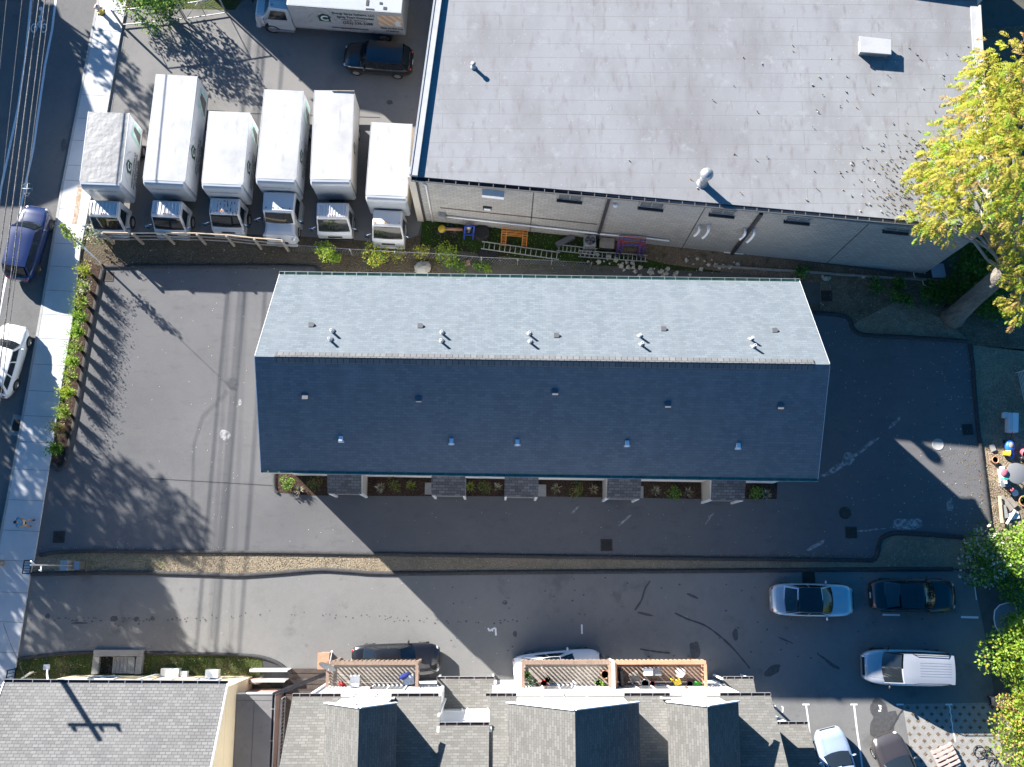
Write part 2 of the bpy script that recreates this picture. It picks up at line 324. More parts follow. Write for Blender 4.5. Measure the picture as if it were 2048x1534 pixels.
mk('box_white', (.42, .42, .42), [(.6, .45, .7, (.285, .283, .278), .6), (3, .56, .72, (.24, .235, .225), .5, (1, .25, 1)), (9, .64, .74, (.2, .19, .18), .4)], rough=.5)
mk('box_greyed', (0.260, 0.260, 0.256), [(.7, .4, .65, (0.227, 0.227, 0.227), .7), (3, .55, .75, (0.294, 0.294, 0.290), .5)], rough=.6, bump=(1.6, .6, .12))
mk('box_cap', (0.396, 0.420, 0.444), [(1, .5, .75, (0.348, 0.372, 0.408), .5)], rough=.25, coat=.4)
mk('box_side', (.7, .71, .72), [(1.2, .5, .75, (.6, .6, .6), .4), (9, .62, .75, (.5, .48, .45), .35, (1, 1, .3))], rough=.5)
mk('box_tan', (.55, .47, .36), [(1.2, .5, .75, (.47, .4, .3), .5)], rough=.6)
mk('print_green', (.012, .06, .04), rough=.5); mk('print_black', (.02, .022, .025), rough=.5); mk('print_blue', (.05, .09, .2), rough=.5)
mk('print_teal', (.35, .62, .55), [(3, .45, .6, (.7, .75, .74), .9)], rough=.5); mk('print_grey', (.08, .075, .075), [(6, .45, .6, (.16, .15, .15), .8)], rough=.5)
mk('print_tan', (.55, .36, .24), wave=dict(scale=1.1, c=(.72, .53, .38), dist=3, dir='DIAGONAL'), rough=.5)
mk('red_mark', (.55, .02, .02), rough=.4); mk('skin', (.42, .25, .18), rough=.6)
# ================================================================== GROUND
def sheet(name, px, z, mat):
    mb = MB(); mb.sheet(Gs(px), z); return struct(name, mb, MT[mat])
mb = MB(); mb.sheet([(-400, -400), (400, -400), (400, 400), (-400, 400)], -.02); struct('ground', mb, MT['ground_base'])
sheet('yard_soil', [(150, 470), (840, 470), (900, 560), (1640, 610), (2048, 560), (2300, 520), (2300, 1100), (1900, 1140), (1740, 1135), (1740, 1100), (700, 1000), (240, 560), (150, 540)], 0.0, 'dirt')
# street, with the far side out of the photo
curb = [(262, -400), (196, 0), (158, 203), (122, 385), (83, 619), (55, 780), (15, 999), (-20, 1180), (-62, 1400), (-105, 1700)]
walk = [(316, -400), (252, 15), (216, 221), (186, 380), (162, 500), (145, 647), (122, 785), (103, 912), (89, 1001), (72, 1108), (62, 1149), (36, 1314), (22, 1400), (-30, 1700)]
sheet('street', curb+[(-700, 1900), (-420, -600)], -.012, 'asphalt_street')
mb = MB(); c = Gs(curb); w = Gs(walk)
mb.prism(c+list(reversed(w)), -.02, .11); struct('sidewalk', mb, MT['concrete_walk'])
# kerb stone and expansion joints on the walk
mb = MB()
for a, b in zip(c[:-1], c[1:]): mb.bar(a+Vector((.06, 0, .058)), b+Vector((.06, 0, .058)), .15, .12)
struct('kerb', mb, MT['kerb_stone'])
def lerp_poly(px, y):
    for (x0, y0), (x1, y1) in zip(px[:-1], px[1:]):
        if y0 <= y <= y1: return x0+(x1-x0)*(y-y0)/(y1-y0)
    return px[-1][0]
mb = MB()
for y in [60, 97, 189, 236, 280, 330, 360, 417, 486, 532, 580, 628, 676, 728, 781, 831, 883, 938, 999, 1060, 1120, 1183, 1242, 1303]:
    a = G(lerp_poly(curb, y)+3, y, .112); b = G(lerp_poly(walk, y+3), y+3, .112); mb.bar(a, b, .028, .006)
struct('sidewalk_joints', mb, MT['concrete_joint'])
# truck yard
sheet('truck_yard', [(316, -400), (252, 15), (216, 221), (186, 380), (180, 440), (200, 462), (560, 470), (800, 486), (836, 470), (844, 440), (1000, 440), (1000, -400)], .008, 'asphalt_yard')
sheet('yard_apron', [(244, 53), (252, 60), (228, 195), (207, 330), (192, 400), (170, 470), (162, 500), (216, 221)], .016, 'asphalt_lower')
# the new car park round the terrace
lot = [(205, 533), (420, 532), (638, 533), (640, 570), (760, 640), (1500, 640), (1628, 627), (1690, 633), (1699, 640), (1704, 655), (1716, 666), (1735, 670), (1850, 676), (1938, 682), (1944, 700), (1950, 790), (1962, 910), (1970, 1000), (1976, 1066), (1930, 1074), (1800, 1066), (1776, 1069), (1762, 1078), (1757, 1090), (1750, 1121), (1400, 1116), (745, 1108), (390, 1103), (200, 1101), (100, 1104), (71, 1112), (89, 1001), (103, 916), (128, 935), (140, 880), (150, 838), (172, 700), (188, 625)]
sheet('car_park', lot, .012, 'asphalt_new')
# lower lot and its drive
low = [(63, 1149), (300, 1147), (480, 1150), (640, 1140), (785, 1146), (1400, 1141), (1900, 1137), (1945, 1150), (1968, 1260), (1990, 1400), (2010, 1700), (560, 1700), (560, 1400), (596, 1368), (560, 1326), (522, 1313), (420, 1309), (300, 1307), (190, 1306), (110, 1308), (60, 1316), (36, 1314)]
sheet('lower_car_park', low, .012, 'asphalt_lower')
# planted / bare strips
sheet('grass_strip', [(72, 1112), (100, 1104), (200, 1101), (390, 1103), (745, 1108), (1400, 1116), (1750, 1121), (1757, 1090), (1776, 1069), (1930, 1074), (1990, 1070), (2000, 1140), (1900, 1137), (1400, 1141), (785, 1146), (640, 1140), (480, 1150), (300, 1147), (63, 1149)], .006, 'dry_grass')
sheet('lawn_strip', [(36, 1316), (110, 1308), (300, 1307), (422, 1309), (522, 1313), (528, 1345), (505, 1360), (200, 1380), (28, 1380)], .006, 'lawn')
sheet('side_lawn', [(845, 440), (1250, 470), (1460, 520), (1440, 545), (1180, 530), (1000, 512), (840, 492)], .004, 'rank_grass')
sheet('side_path', [(1200, 470), (1860, 556), (1850, 585), (1660, 566), (1420, 540), (1330, 528), (1230, 500)], .008, 'leaf_litter')
sheet('leaf_bed', [(1640, 560), (1740, 545), (1900, 560), (2200, 480), (2200, 720), (1945, 690), (1850, 676), (1735, 670), (1690, 633), (1640, 620)], .005, 'leaf_litter')
sheet('tree_lawn', [(1700, 655), (1720, 640), (1800, 600), (1890, 640), (1938, 681), (1850, 676), (1735, 670)], .009, 'verge')
sheet('back_yard_grass', [(1946, 690), (2060, 700), (2200, 900), (2200, 1180), (2000, 1150), (1978, 1066), (1962, 910), (1950, 790)], .005, 'verge')
sheet('far_lawn', [(1962, 60), (2300, 20), (2300, 500), (1980, 480)], .0055, 'leaf_litter')
sheet('yard_verge', [(252, 15), (470, 20), (530, -60), (520, -300), (300, -300)], .013, 'lawn')
bed = [(170, 520), (205, 535), (198, 570), (188, 625), (172, 700), (150, 838), (140, 880), (128, 935), (116, 941), (103, 925), (112, 850), (127, 770), (146, 650)]
sheet('mulch_bed', bed, .02, 'mulch')
fb = [(549, 940), (549, 978), (556, 985), (620, 991), (780, 992), (1100, 993), (1400, 998), (1553, 998), (1556, 950), (1400, 930), (700, 920)]
sheet('foundation_bed', fb, .02, 'mulch')
sheet('concrete_patch', [(527, 1318), (560, 1328), (590, 1362), (596, 1372), (560, 1388), (528, 1360)], .017, 'asphalt_kerb')
sheet('paver_field', [(1805, 1408), (1990, 1405), (2012, 1560), (1830, 1560)], .018, 'concrete_old')
# rolled asphalt kerbs (a real 0.13 m roll)
def kerb(name, px, w=.3, h=.13, sm=True):
    pts = [G(x, y, 0) for x, y in px]
    if sm: pts = smooth_poly(pts, 5)
    mb = MB(); prof = [(-w/2, -.01), (-w*.34, h*.75), (-w*.12, h), (w*.12, h), (w*.34, h*.75), (w/2, -.01)]
    rings = []
    for i, p in enumerate(pts):
        d = (pts[min(i+1, len(pts)-1)]-pts[max(i-1, 0)]).normalized(); n = Vector((-d.y, d.x, 0))
        rings.append([p+n*a+Vector((0, 0, b)) for a, b in prof])
    for r0, r1 in zip(rings[:-1], rings[1:]):
        for j in range(5): mb.face([r0[j], r1[j], r1[j+1], r0[j+1]], 0, True)
    mb.face(rings[0]); mb.face(list(reversed(rings[-1])))
    return struct(name, mb, MT['asphalt_kerb'])
kerb('rolled_kerb', [(207, 534), (300, 533), (420, 533), (520, 533), (610, 534), (632, 537), (638, 545), (638, 560)])
kerb('rolled_kerb', [(206, 540), (188, 628), (173, 705), (151, 838), (141, 882), (132, 925), (124, 936), (113, 938), (105, 928)], .34)
kerb('rolled_kerb', [(1628, 626), (1668, 629), (1690, 633), (1700, 642), (1706, 657), (1718, 667), (1740, 671), (1800, 674), (1870, 678), (1934, 683)])
kerb('rolled_kerb', [(1939, 688), (1945, 730), (1950, 800), (1956, 860), (1963, 915), (1972, 990), (1981, 1062)])
kerb('rolled_kerb', [(1930, 1075), (1870, 1070), (1800, 1066), (1776, 1069), (1762, 1078), (1757, 1092), (1754, 1108), (1748, 1120)])
kerb('rolled_kerb', [(1746, 1121), (1600, 1119), (1400, 1117), (1100, 1113), (745, 1108), (560, 1105), (390, 1104), (200, 1102), (120, 1104), (80, 1110)], .26)
kerb('rolled_kerb', [(64, 1148), (180, 1146), (300, 1146), (420, 1149), (480, 1151), (560, 1146), (640, 1140), (700, 1143), (785, 1147), (1100, 1144), (1400, 1142), (1700, 1139), (1905, 1138)], .28)
kerb('rolled_kerb', [(40, 1317), (80, 1312), (130, 1307), (190, 1305), (300, 1306), (420, 1308), (480, 1310), (522, 1314), (556, 1326), (580, 1346), (596, 1370)], .22)
kerb('rolled_kerb', [(550, 943), (549, 965), (551, 980), (556, 986)], .2)
# markings
mb = MB()
for pl in ([(62, 0), (50, 120), (36, 215), (18, 300), (0, 385), (-40, 600)], [(115, -30), (104, 60), (90, 130), (78, 215), (66, 300), (44, 400), (24, 500), (5, 590), (-6, 650)]):
    q = Gs(pl, 0)
    for a, b in zip(q[:-1], q[1:]): mb.bar(a+Vector((0, 0, -.006)), b+Vector((0, 0, -.006)), .14, .006)
struct('lane_lines', mb, MT['paint_lane'])
mb = MB()   # bicycle symbol on the bike lane
def ring(mb, c, r, w, z, n=16, sx=1, sy=1):
    for i in range(n):
        a0 = 2*math.pi*i/n; a1 = 2*math.pi*(i+1)/n
        mb.face([(c.x+math.cos(a)*rr*sx, c.y+math.sin(a)*rr*sy, z) for a, rr in ((a0, r-w), (a0, r), (a1, r), (a1, r-w))])
ring(mb, G(68, 56), .28, .08, -.004, sx=.75, sy=1.2); ring(mb, G(88, 56), .28, .08, -.004, sx=.75, sy=1.2)
for a, b in (((68, 56), (76, 46)), ((76, 46), (88, 56)), ((76, 46), (82, 40)), ((82, 40), (80, 56)), ((80, 56), (76, 46)), ((79, 40), (82, 30)), ((82, 30), (77, 34)), ((82, 30), (88, 42)), ((84, 20), (82, 30))):
    mb.bar(G(*a)+Vector((0, 0, -.005)), G(*b)+Vector((0, 0, -.005)), .1, .004)
mb.lathe([(.14, -.008), (.14, -.004)], G(82, 17), 12)
struct('bicycle_marking', mb, MT['paint_lane'])
mb = MB()
def strokes(mb, ps, w, z=.021):
    for a, b in zip(ps[:-1], ps[1:]): mb.bar(G(*a, z), G(*b, z), w, .005)
strokes(mb, [(976, 1256), (979, 1262), (985, 1258), (991, 1256), (992, 1271)], .1); strokes(mb, [(985, 1258), (985, 1263)], .08)
strokes(mb, [(1163.5, 1249), (1164, 1268)], .1)
for x in (1545, 1612, 1708, 1800, 1898): strokes(mb, [(x-7, 1409 if x > 1600 else 1412), (x+7, 1409 if x > 1600 else 1412)], .09, .026)
strokes(mb, [(1563, 1413), (1566, 1414), (1565, 1425)], .08)
strokes(mb, [(1757, 1411), (1763, 1412), (1759, 1416), (1763, 1418)], .08); strokes(mb, [(1757, 1422), (1762, 1421)], .1)
strokes(mb, [(1612, 1409), (1616, 1436), (1621, 1480), (1626, 1540)], .09); strokes(mb, [(1708, 1409), (1714, 1460), (1720, 1500), (1726, 1545)], .1)
strokes(mb, [(1898, 1409), (1901, 1418), (1900, 1424), (1903, 1432), (1902, 1440), (1905, 1448), (1905, 1458), (1909, 1472), (1911, 1484)], .07, .026)
strokes(mb, [(1765, 1229.5), (1800, 1230)], .11); strokes(mb, [(1922, 1234), (1957, 1235)], .12); strokes(mb, [(1948, 1160), (1953, 1200)], .06)
struct('stall_markings', mb, MT['paint_white'])
# stains and patches lying on the asphalt
def blob(mb, px, py, rx, ry, z, ang=0, n=18, jit=.35, seed=0):
    z += .00008*(len(mb.f) % 40)
    c = G(px, py); pts = []
    for i in range(n):
        a = 2*math.pi*i/n; k = 1+jit*mnoise.noise(Vector((math.cos(a)*1.3+seed*3.1, math.sin(a)*1.3, seed)))
        x = math.cos(a)*rx*k; y = math.sin(a)*ry*k
        pts.append((c.x+x*math.cos(ang)-y*math.sin(ang), c.y+x*math.sin(ang)+y*math.cos(ang)))
    mb.sheet(pts, z)
mb = MB()
for k, (x, y, rx, ry, an) in enumerate([(1471, 1270, .17, .32, 0), (1757, 1420, .5, .6, .3), (1768, 1450, .7, .9, -.6), (1545, 1341, .55, .25, .5), (1665, 1330, .5, .1, -.5), (1390, 1300, .3, .5, .2), (229, 1237, .2, .17, 0), (305, 1237, .14, .12, 0), (273, 1238, .18, .12, .3), (95, 1232, .16, .12, .8), (1385, 1192, .4, .08, -.4), (1290, 1228, .5, .07, -.2), (128, 290, .17, .4, 0), (126, 295, .1, .3, .2), (160, 1246, .5, .05, 0), (1650, 1318, .6, .06, -.6), (1570, 1280, .5, .05, -.4), (1030, 1268, .12, .16, 0), (1010, 1205, .14, .12, 0), (600, 160, .12, .1, 0), (780, 205, .2, .15, 0)]): blob(mb, x, y, rx, ry, .0165, an, seed=k)
r2 = random.Random(3)
for i in range(150):
    t = r2.random(); row = r2.random() < .55
    x = 60+1000*t if row else r2.uniform(900, 1930); y = (1236+r2.gauss(0, 3)+8*math.sin(t*9)) if row else r2.uniform(1150, 1320)
    blob(mb, x, y, r2.uniform(.03, .07), r2.uniform(.03, .06), .0165, 0, 8, .2, i)
for i in range(26): blob(mb, 98+i*r2.uniform(5, 17), 1243-(2 if i % 2 else 7), .045, .04, .0165, 0, 8, .2, i)
struct('oil_stains', mb, MT['oil'])
mb = MB()
for px in ([(1350, 1226), (1375, 1238), (1410, 1251), (1442, 1274), (1470, 1301), (1500, 1337)], [(1300, 1162), (1290, 1178), (1283, 1200), (1270, 1220)], [(1280, 1298), (1310, 1303), (1340, 1306)], [(1770, 1470), (1785, 1453), (1798, 1430), (1806, 1420)]):
    q = smooth_poly(Gs(px, .017), 5)
    for a, b in zip(q[:-1], q[1:]): mb.bar(a, b, .07+.05*random.random(), .003)
struct('crack_sealant', mb, MT['tar'])
mb = MB()
for k, (x, y, rx, ry, an) in enumerate([(1697, 918, .5, .3, .8), (1672, 937, .75, .16, .5), (1730, 895, 1.2, .12, .62), (1790, 845, .6, .1, .75), (1650, 950, .4, .1, .3), (1815, 1048, .9, .35, 0), (1250, 1040, .5, .07, .7), (1420, 1035, .5, .06, .9), (1740, 1060, 1., .05, .1), (1630, 1092, .7, .1, .5), (1150, 1020, .4, .06, .8), (450, 870, .35, .3, 0), (480, 805, .1, .2, 0), (1240, 1043, .12, .04, .3), (1900, 1010, .2, .4, 0)]): blob(mb, x, y, rx, ry, .0155, an, 22, .4, k)
struct('dust_marks', mb, MT['dust'])
mb = MB(); q = Gs([(160, 372), (156, 400), (152, 430), (148, 448)], .115)
for a, b in zip(q[:-1], q[1:]): mb.bar(a, b, .28, .004)
struct('rust_stain', mb, MT['rust_stain'])
mb = MB(); mb.bar(G(300, 957, .0165), G(560, 972, .0165), .05, .003); mb.bar(G(310, 221, .013), G(760, 235, .013), .05, .003); struct('paving_seams', mb, MT['asphalt_kerb'])
# turf grid pavers: concrete lattice over dark cells
mb = MB(); a0 = G(1805, 1408); 
for i in range(11):
    for j in range(13):
        c = Vector((a0.x+.28+i*.54+(.27 if j % 2 else 0), a0.y-.2-j*.36, 0)); 
        mb.sheet([(c.x-.13, c.y), (c.x, c.y-.12), (c.x+.13, c.y), (c.x, c.y+.12)], .024)
struct('paver_cells', mb, MT['leaf_litter'])
# ------------------------------------------------------------------ drain covers
def grate(px, py, s, rz, label, bars=9, z=.014, hw=1.0):
    t = thing('storm_drain', label, 'drain', G(px, py, z), rz, 'storm drain grates')
    m = MB()
    for y in (-s/2, s/2): m.box(-s*hw/2-.03, s*hw/2+.03, y-.03, y+.03, 0, .02)
    for x in (-s*hw/2, s*hw/2): m.box(x-.03, x+.03, -s/2+.03, s/2-.03, 0, .02)
    m.build('frame', MT['iron'], t)
    m = MB()
    for i in range(bars):
        q = -s/2+s*(i+1)/(bars+1); m.box(-s*hw/2+.03, s*hw/2-.03, q-.014, q+.014, .003, .016)
        q *= hw; m.box(q-.014, q+.014, -s/2+.03, s/2-.03, .002, .014)
    m.build('grille', MT['iron'], t)
    m = MB(); m.box(-s*hw/2, s*hw/2, -s/2, s/2, -.01, .001); m.build('pit', MT['iron_pit'], t)
grate(217, 553, .55, 0, 'rusty square drain grate at the planting bed corner of the car park')
grate(118, 1074, .62, 0, 'dark drain grate near the sidewalk entrance of the car park')
grate(1213, 1090, .64, 0, 'dark drain grate in the middle of the drive below the porches')
grate(1702, 1065, .62, 0, 'dark drain grate just left of the curved kerb corner')
grate(1935, 859, .6, .06, 'leaf strewn drain grate against the right hand kerb of the car park')
grate(1653, 592, .62, 0, 'drain grate in the leafy ground behind the terrace roof end')
grate(1617, 1153, .7, 0, 'drain grate at the top edge of the lower car park near the silver sedan')
grate(35, 851, .62, -.16, 'street drain grate in a concrete collar at the kerb', z=-.008, hw=.85)
mb = MB(); q = G(35, 851, 0); mb.box(-.42, .42, -.62, .62, -.02, -.009, 0, Matrix.Translation(q) @ Matrix.Rotation(-.16, 4, 'Z'))
struct('drain_collar', mb, MT['concrete_old'])
def manhole(px, py, r, mat, label):
    m = MB(); m.lathe([(r, 0), (r, .012), (r*.9, .016), (r*.86, .01), (r*.3, .012), (.01, .012)], (0, 0, 0), 28)
    o = m.build('manhole_cover', MT[mat]); o.location = G(px, py, .013); tag(o, label, 'manhole cover')
manhole(1876, 889, .36, 'kerb_stone', 'pale metal manhole cover near the sunlit wedge of the car park')
manhole(1690, 1026, .36, 'iron', 'brown iron manhole cover right of the terrace')
# ================================================================== BUILDINGS
def wxf(a, b):
    u = Vector((b.x-a.x, b.y-a.y, 0)).normalized()
    return Matrix(((u.x, -u.y, 0, a.x), (u.y, u.x, 0, a.y), (0, 0, 1, 0), (0, 0, 0, 1)))
def onplane(px, py, p0, p1, p2):
    n = (p1-p0).cross(p2-p0); r = ray(px, py); t = n.dot(p0-CAMP)/n.dot(r); return CAMP+r*t
def slab(mb, pts, th, m=0):
    "roof slab: top polygon pts (ccw from above), thickness th"
    n = (pts[1]-pts[0]).cross(pts[2]-pts[0])
    if n.z < 0: pts = list(reversed(pts))
    k = len(pts); lo = [p-Vector((0, 0, th)) for p in pts]
    mb.face(pts, m); mb.face(list(reversed(lo)), m)
    for i in range(k): mb.face([lo[i], lo[(i+1) % k], pts[(i+1) % k], pts[i]], m)
def gutter(parent, a, b, out, inner, w=.13, h=.12, n=18, name='gutter', hang='galv'):
    "open gutter from a to b hung on the outward side"
    a = Vector(a); b = Vector(b); u = (b-a).normalized(); o = Vector(out)
    mb = MB(); z = Vector((0, 0, 1))
    def strip(o0, o1, z0, z1, m):
        v = [p+o*oo+z*zz for p in (a, b) for oo, zz in ((o0, z0), (o1, z0), (o1, z1), (o0, z1))]
        mb.add(v, [(0, 1, 2, 3), (7, 6, 5, 4), (0, 4, 5, 1), (1, 5, 6, 2), (2, 6, 7, 3), (3, 7, 4, 0)], m)
    strip(.0, w, -h, -h+.015, 0); strip(w, w+.018, -h, .01, 1); strip(.003, .018, -h+.02, -.02, 0)
    for p in (a-u*.014, b-u*.001):
        v = [p+d+o*oo+z*zz for d in (Vector(), u*.014) for oo, zz in ((0, -h), (w, -h), (w, .0), (0, .0))]
        mb.add(v, [(0, 1, 2, 3), (7, 6, 5, 4), (0, 4, 5, 1), (1, 5, 6, 2), (2, 6, 7, 3), (3, 7, 4, 0)], 1)
    for i in range(n):
        p = a+(b-a)*((i+.5+random.uniform(-.12, .12))/n); mb.bar(p-o*.06+z*.012, p+o*(w+.01)+z*.012, .03, .012, 1)
    g = mb.build(name, [MT[inner], MT[hang]], parent, world=True)
    return g
# ------------------------------------------------------------------ terrace (centre)
ZE, ZR = 7.0, 10.5
NWc, NEc, SEc, SWc = G(558.5, 549, ZE), G(1600, 563.5, ZE), G(1636, 957, ZE), G(521.6, 939.5, ZE)
RW, RE = G(509, 713, ZR), G(1660, 729, ZR)
T = thing('terrace_house', 'long terrace with a grey shingle gable roof, one slope sunlit, the other shaded', 'terrace house', ((NWc+SEc)/2)*1.0)
T.location.z = 0
mb = MB(); slab(mb, [NWc, RW, RE, NEc], .14); rn = mb.build('roof', MT['shingle_grey'], T, world=True); tag(rn, 'sunlit pale grey shingle slope with vent pipes')
mb = MB(); slab(mb, [SWc, SEc, RE, RW], .14); rs = mb.build('roof', MT['shingle_grey'], T, world=True); tag(rs, 'shaded dark blue grey shingle slope')
def lp(a, b, t): return a+(b-a)*t
mb = MB()   # raised ridge vent with its cap shingles
a = lp(RW, RE, .035)+Vector((0, 0, .03)); b = lp(RW, RE, .972)+Vector((0, 0, .03)); up = Vector((0, 0, 1))
dn = (NWc-RW).normalized(); ds = (SWc-RW).normalized()
for d, sg in ((dn, 1), (ds, -1)):
    q = [a+up*.07, b+up*.07, b+d*.32+up*.06, a+d*.32+up*.06]; lo = [a-up*.02, b-up*.02, b+d*.32-up*.02, a+d*.32-up*.02]
    if sg > 0: q.reverse(); lo.reverse()
    mb.face(list(reversed(q))); mb.face(lo)
    for i in range(4): mb.face([q[i], q[(i+1) % 4], lo[(i+1) % 4], lo[i]])
mb.build('ridge_vent', MT['shingle_ridge'], T, world=True)
fSW, fSE = G(591.5, 951, 0), G(1545, 967, 0); fNW = Vector((fSW.x+.12, NWc.y-.42, 0)); fNE = Vector((fSE.x-.1, NEc.y-.42, 0))
mb = MB(); mb.prism([fSW, fSE, fNE, fNW], 0, 6.9)
for w0, w1, rr in ((fSW, fNW, RW), (fSE, fNE, RE)):
    x = w0.x; c = (w0+w1)/2; d = .16 if rr is RW else -.16
    mb.add([(w0.x, w0.y, 6.9), (w1.x, w1.y, 6.9), (c.x, c.y, ZR-.18), (w0.x+d, w0.y, 6.9), (w1.x+d, w1.y, 6.9), (c.x+d, c.y, ZR-.18)], [(0, 1, 2), (5, 4, 3), (0, 3, 4, 1), (1, 4, 5, 2), (2, 5, 3, 0)])
mb.build('wall', MT['siding_white'], T, world=True)
un = (NEc-NWc).normalized(); gutter(T, NWc-Vector((0, 0, .02)), NEc-Vector((0, 0, .02)), (-un.y, un.x, 0), 'gutter_green', .17, .13, 44)
us = (SEc-SWc).normalized(); gutter(T, SWc-Vector((0, 0, .02)), SEc-Vector((0, 0, .02)), (us.y, -us.x, 0), 'gutter_green', .15, .13, 44)
for p, q in ((NWc, RW), (SWc, RW), (NEc, RE), (SEc, RE)): mb = MB(); mb.bar(p-Vector((0, 0, .12)), q-Vector((0, 0, .12)), .03, .2); mb.build('fascia', MT['trim_white'], T, world=True)
for px, py in ((623, 650), (841, 652), (1113, 671), (1327, 658), (1549, 661)):
    p = onplane(px, py, NWc, RW, RE); m = MB(); m.prism([(-.14, -.12), (.1, -.12), (.16, 0), (.1, .12), (-.14, .12)], -.06, .12); o = m.build('roof_vent', MT['vent_grey'], T, world=True); o.location = p
for px, py in ((611, 793), (838, 799), (1110, 785), (1335, 810), (1560, 813)):
    p = onplane(px, py, SWc, SEc, RE); m = MB(); m.box(-.13, .13, -.13, .13, -.1, .13); m.box(-.15, .15, -.16, .15, .131, .15, 1); o = m.build('roof_vent', [MT['black_plastic'], MT['vent_grey']], T, world=True); o.location = p
for px, py in ((665, 663), (661, 680), (884, 666), (883, 683), (1058, 668), (1060, 684), (1279, 672), (1282, 689), (1501, 678), (1506, 693)):
    p = onplane(px, py+1, NWc, RW, RE); m = MB(); m.lathe([(.1, -.12), (.1, .02), (.065, .12), (.065, .52), (.045, .52), (.045, .4)], (0, 0, 0), 12); m.lathe([(.2, -.1), (.16, .03), (.1, .05)], (0, 0, 0), 12, 1)
    o = m.build('vent_pipe', [MT['pvc'], MT['vent_grey']], T, world=True); o.location = p
for px, py in ((682, 877), (903, 882), (1035, 884), (1254, 886), (1476, 891)):
    p = onplane(px, py, SWc, SEc, RE); m = MB(); m.box(-.1, .1, -.14, .12, -.1, .16); m.box(-.15, .15, -.2, -.1, -.12, .04); o = m.build('exhaust_vent', MT['pvc'], T, bevel=.02, world=True); o.location = p
# south front: windows and doors
wm = wxf(fSW, fSE); Lf = (fSE-fSW).length
def win(parent, mt, s0, s1, z0, z1, frame='trim_white', glass='glass_dark', split='v', d=.05):
    m = MB(); f = .07
    for x0, x1, q0, q1 in ((s0-f, s1+f, z0-f, z0), (s0-f, s1+f, z1, z1+f), (s0-f, s0, z0, z1), (s1, s1+f, z0, z1)): m.box(x0, x1, -d, .02, q0, q1, 0, mt)
    if split == 'v': m.box((s0+s1)/2-.025, (s0+s1)/2+.025, -d*.8, .015, z0, z1, 0, mt)
    if split == 'h': m.box(s0, s1, -d*.8, .015, (z0+z1)/2-.03, (z0+z1)/2+.03, 0, mt)
    w = m.build('window', MT[frame], parent, world=True)
    m = MB(); m.box(s0, s1, -.012, .01, z0, z1, 0, mt); g = m.build('pane', MT[glass], w); return w
for px in (602, 640, 752, 800, 838, 945, 990, 1100, 1137, 1197, 1300, 1340, 1400, 1525):
    s, z = onwall(px, 948, fSW, fSE); win(T, wm, s-.5, s+.5, 4.9, 6.2)
for k, (px, panel, slab_) in enumerate(((689, 1, 0), (896.5, 0, -1), (1042.5, 0, 1), (1247, -1, 1), (1455.5, -1, 0))):
    s = onwall(px, 965, fSW, fSE)[0]; hw = .95
    pyf = 987.5+(px-689)/767*12; c = G(px, pyf, 2.85); s = (c-fSW).dot(us); dep = abs((c-fSW).dot(Vector((us.y, -us.x, 0))))
    def L(x, y, z): return wm @ Vector((x, -y, z))
    m = MB(); slab(m, [L(s-hw, dep, 2.85), L(s+hw, dep, 2.85), L(s+hw, .02, 3.35), L(s-hw, .02, 3.35)], .08); cn = m.build('porch_canopy', MT['shingle_canopy'], T, world=True)
    m = MB(); m.box(s-hw+.02, s+hw-.02, -dep+.02, -dep+.1, 2.58, 2.765, 0, wm); m.box(s-hw+.02, s-hw+.1, -dep+.1, -.02, 2.58, 2.765, 0, wm); m.box(s+hw-.1, s+hw-.02, -dep+.1, -.02, 2.58, 2.765, 0, wm); m.build('beam', MT['trim_white'], cn)
    for sx in (-1, 1):
        m = MB(); m.box(s+sx*(hw-.08)-.06, s+sx*(hw-.08)+.06, -dep-.02, -dep+.1, 0, 2.578, 0, wm); m.build('post', MT['trim_white'], cn)
    m = MB(); m.box(s-hw+.05, s+hw-.05, -dep+.13, -.02, .02, .16, 0, wm)
    if slab_: x0 = s+slab_*(hw-.04); m.box(min(x0, x0+slab_*.62), max(x0, x0+slab_*.62), -dep+.25, -.3, .021, .12, 0, wm)
    m.build('porch_step', MT['concrete_old'], T, world=True)
    if panel:
        m = MB(); x0 = s+panel*(hw-.17); m.box(min(x0, x0+panel*.09), max(x0, x0+panel*.09), -dep+.13, -.02, .17, 2.57, 0, wm); m.build('side_panel', MT['siding_beige'], T, world=True)
    m = MB(); m.box(s-.46, s+.46, -.06, .01, .17, 2.25, 0, wm); dr = m.build('door', MT['siding_beige'], T, world=True)
    m = MB(); m.ball(wm @ Vector((s+.36, -.09, 1.15)), .035); m.build('handle', MT['steel'], dr)
nw = wxf(Vector((fNE.x, fNE.y, 0)), Vector((fNW.x, fNW.y, 0)))
for x in (-8.9, -3.9, .6, 5.6, 10.6):
    for dx in (-.62, .62):
        s = (fNE.x-x-dx); w = win(T, nw, s-.5, s+.5, 4.3, 5.75, 'trim_white', 'mirror_glass', 'h')
# ------------------------------------------------------------------ warehouse
ZW = 7.25
wSW, wSE = G(823, 352, ZW), G(1979, 455, ZW)
uw = (wSE-wSW).normalized(); vw = (G(872, 0, ZW)-wSW).normalized(); ve = (G(1955, 14, ZW)-wSE).normalized()
wNW = wSW+vw*16.2; nd = (G(1954, 12, ZW)-G(1866, 0, ZW)).normalized(); wNE = G(1955, 14, ZW)
tN = (wNE-wSW).cross(Vector((0, 0, 1)))
B = thing('warehouse', 'low concrete block warehouse with a wide pale membrane roof and small high windows', 'warehouse', ((wSW+wSE)/2).to_2d().to_3d())
bA, bB = G(846, 440.5, 0), G(1849, 547, 0)
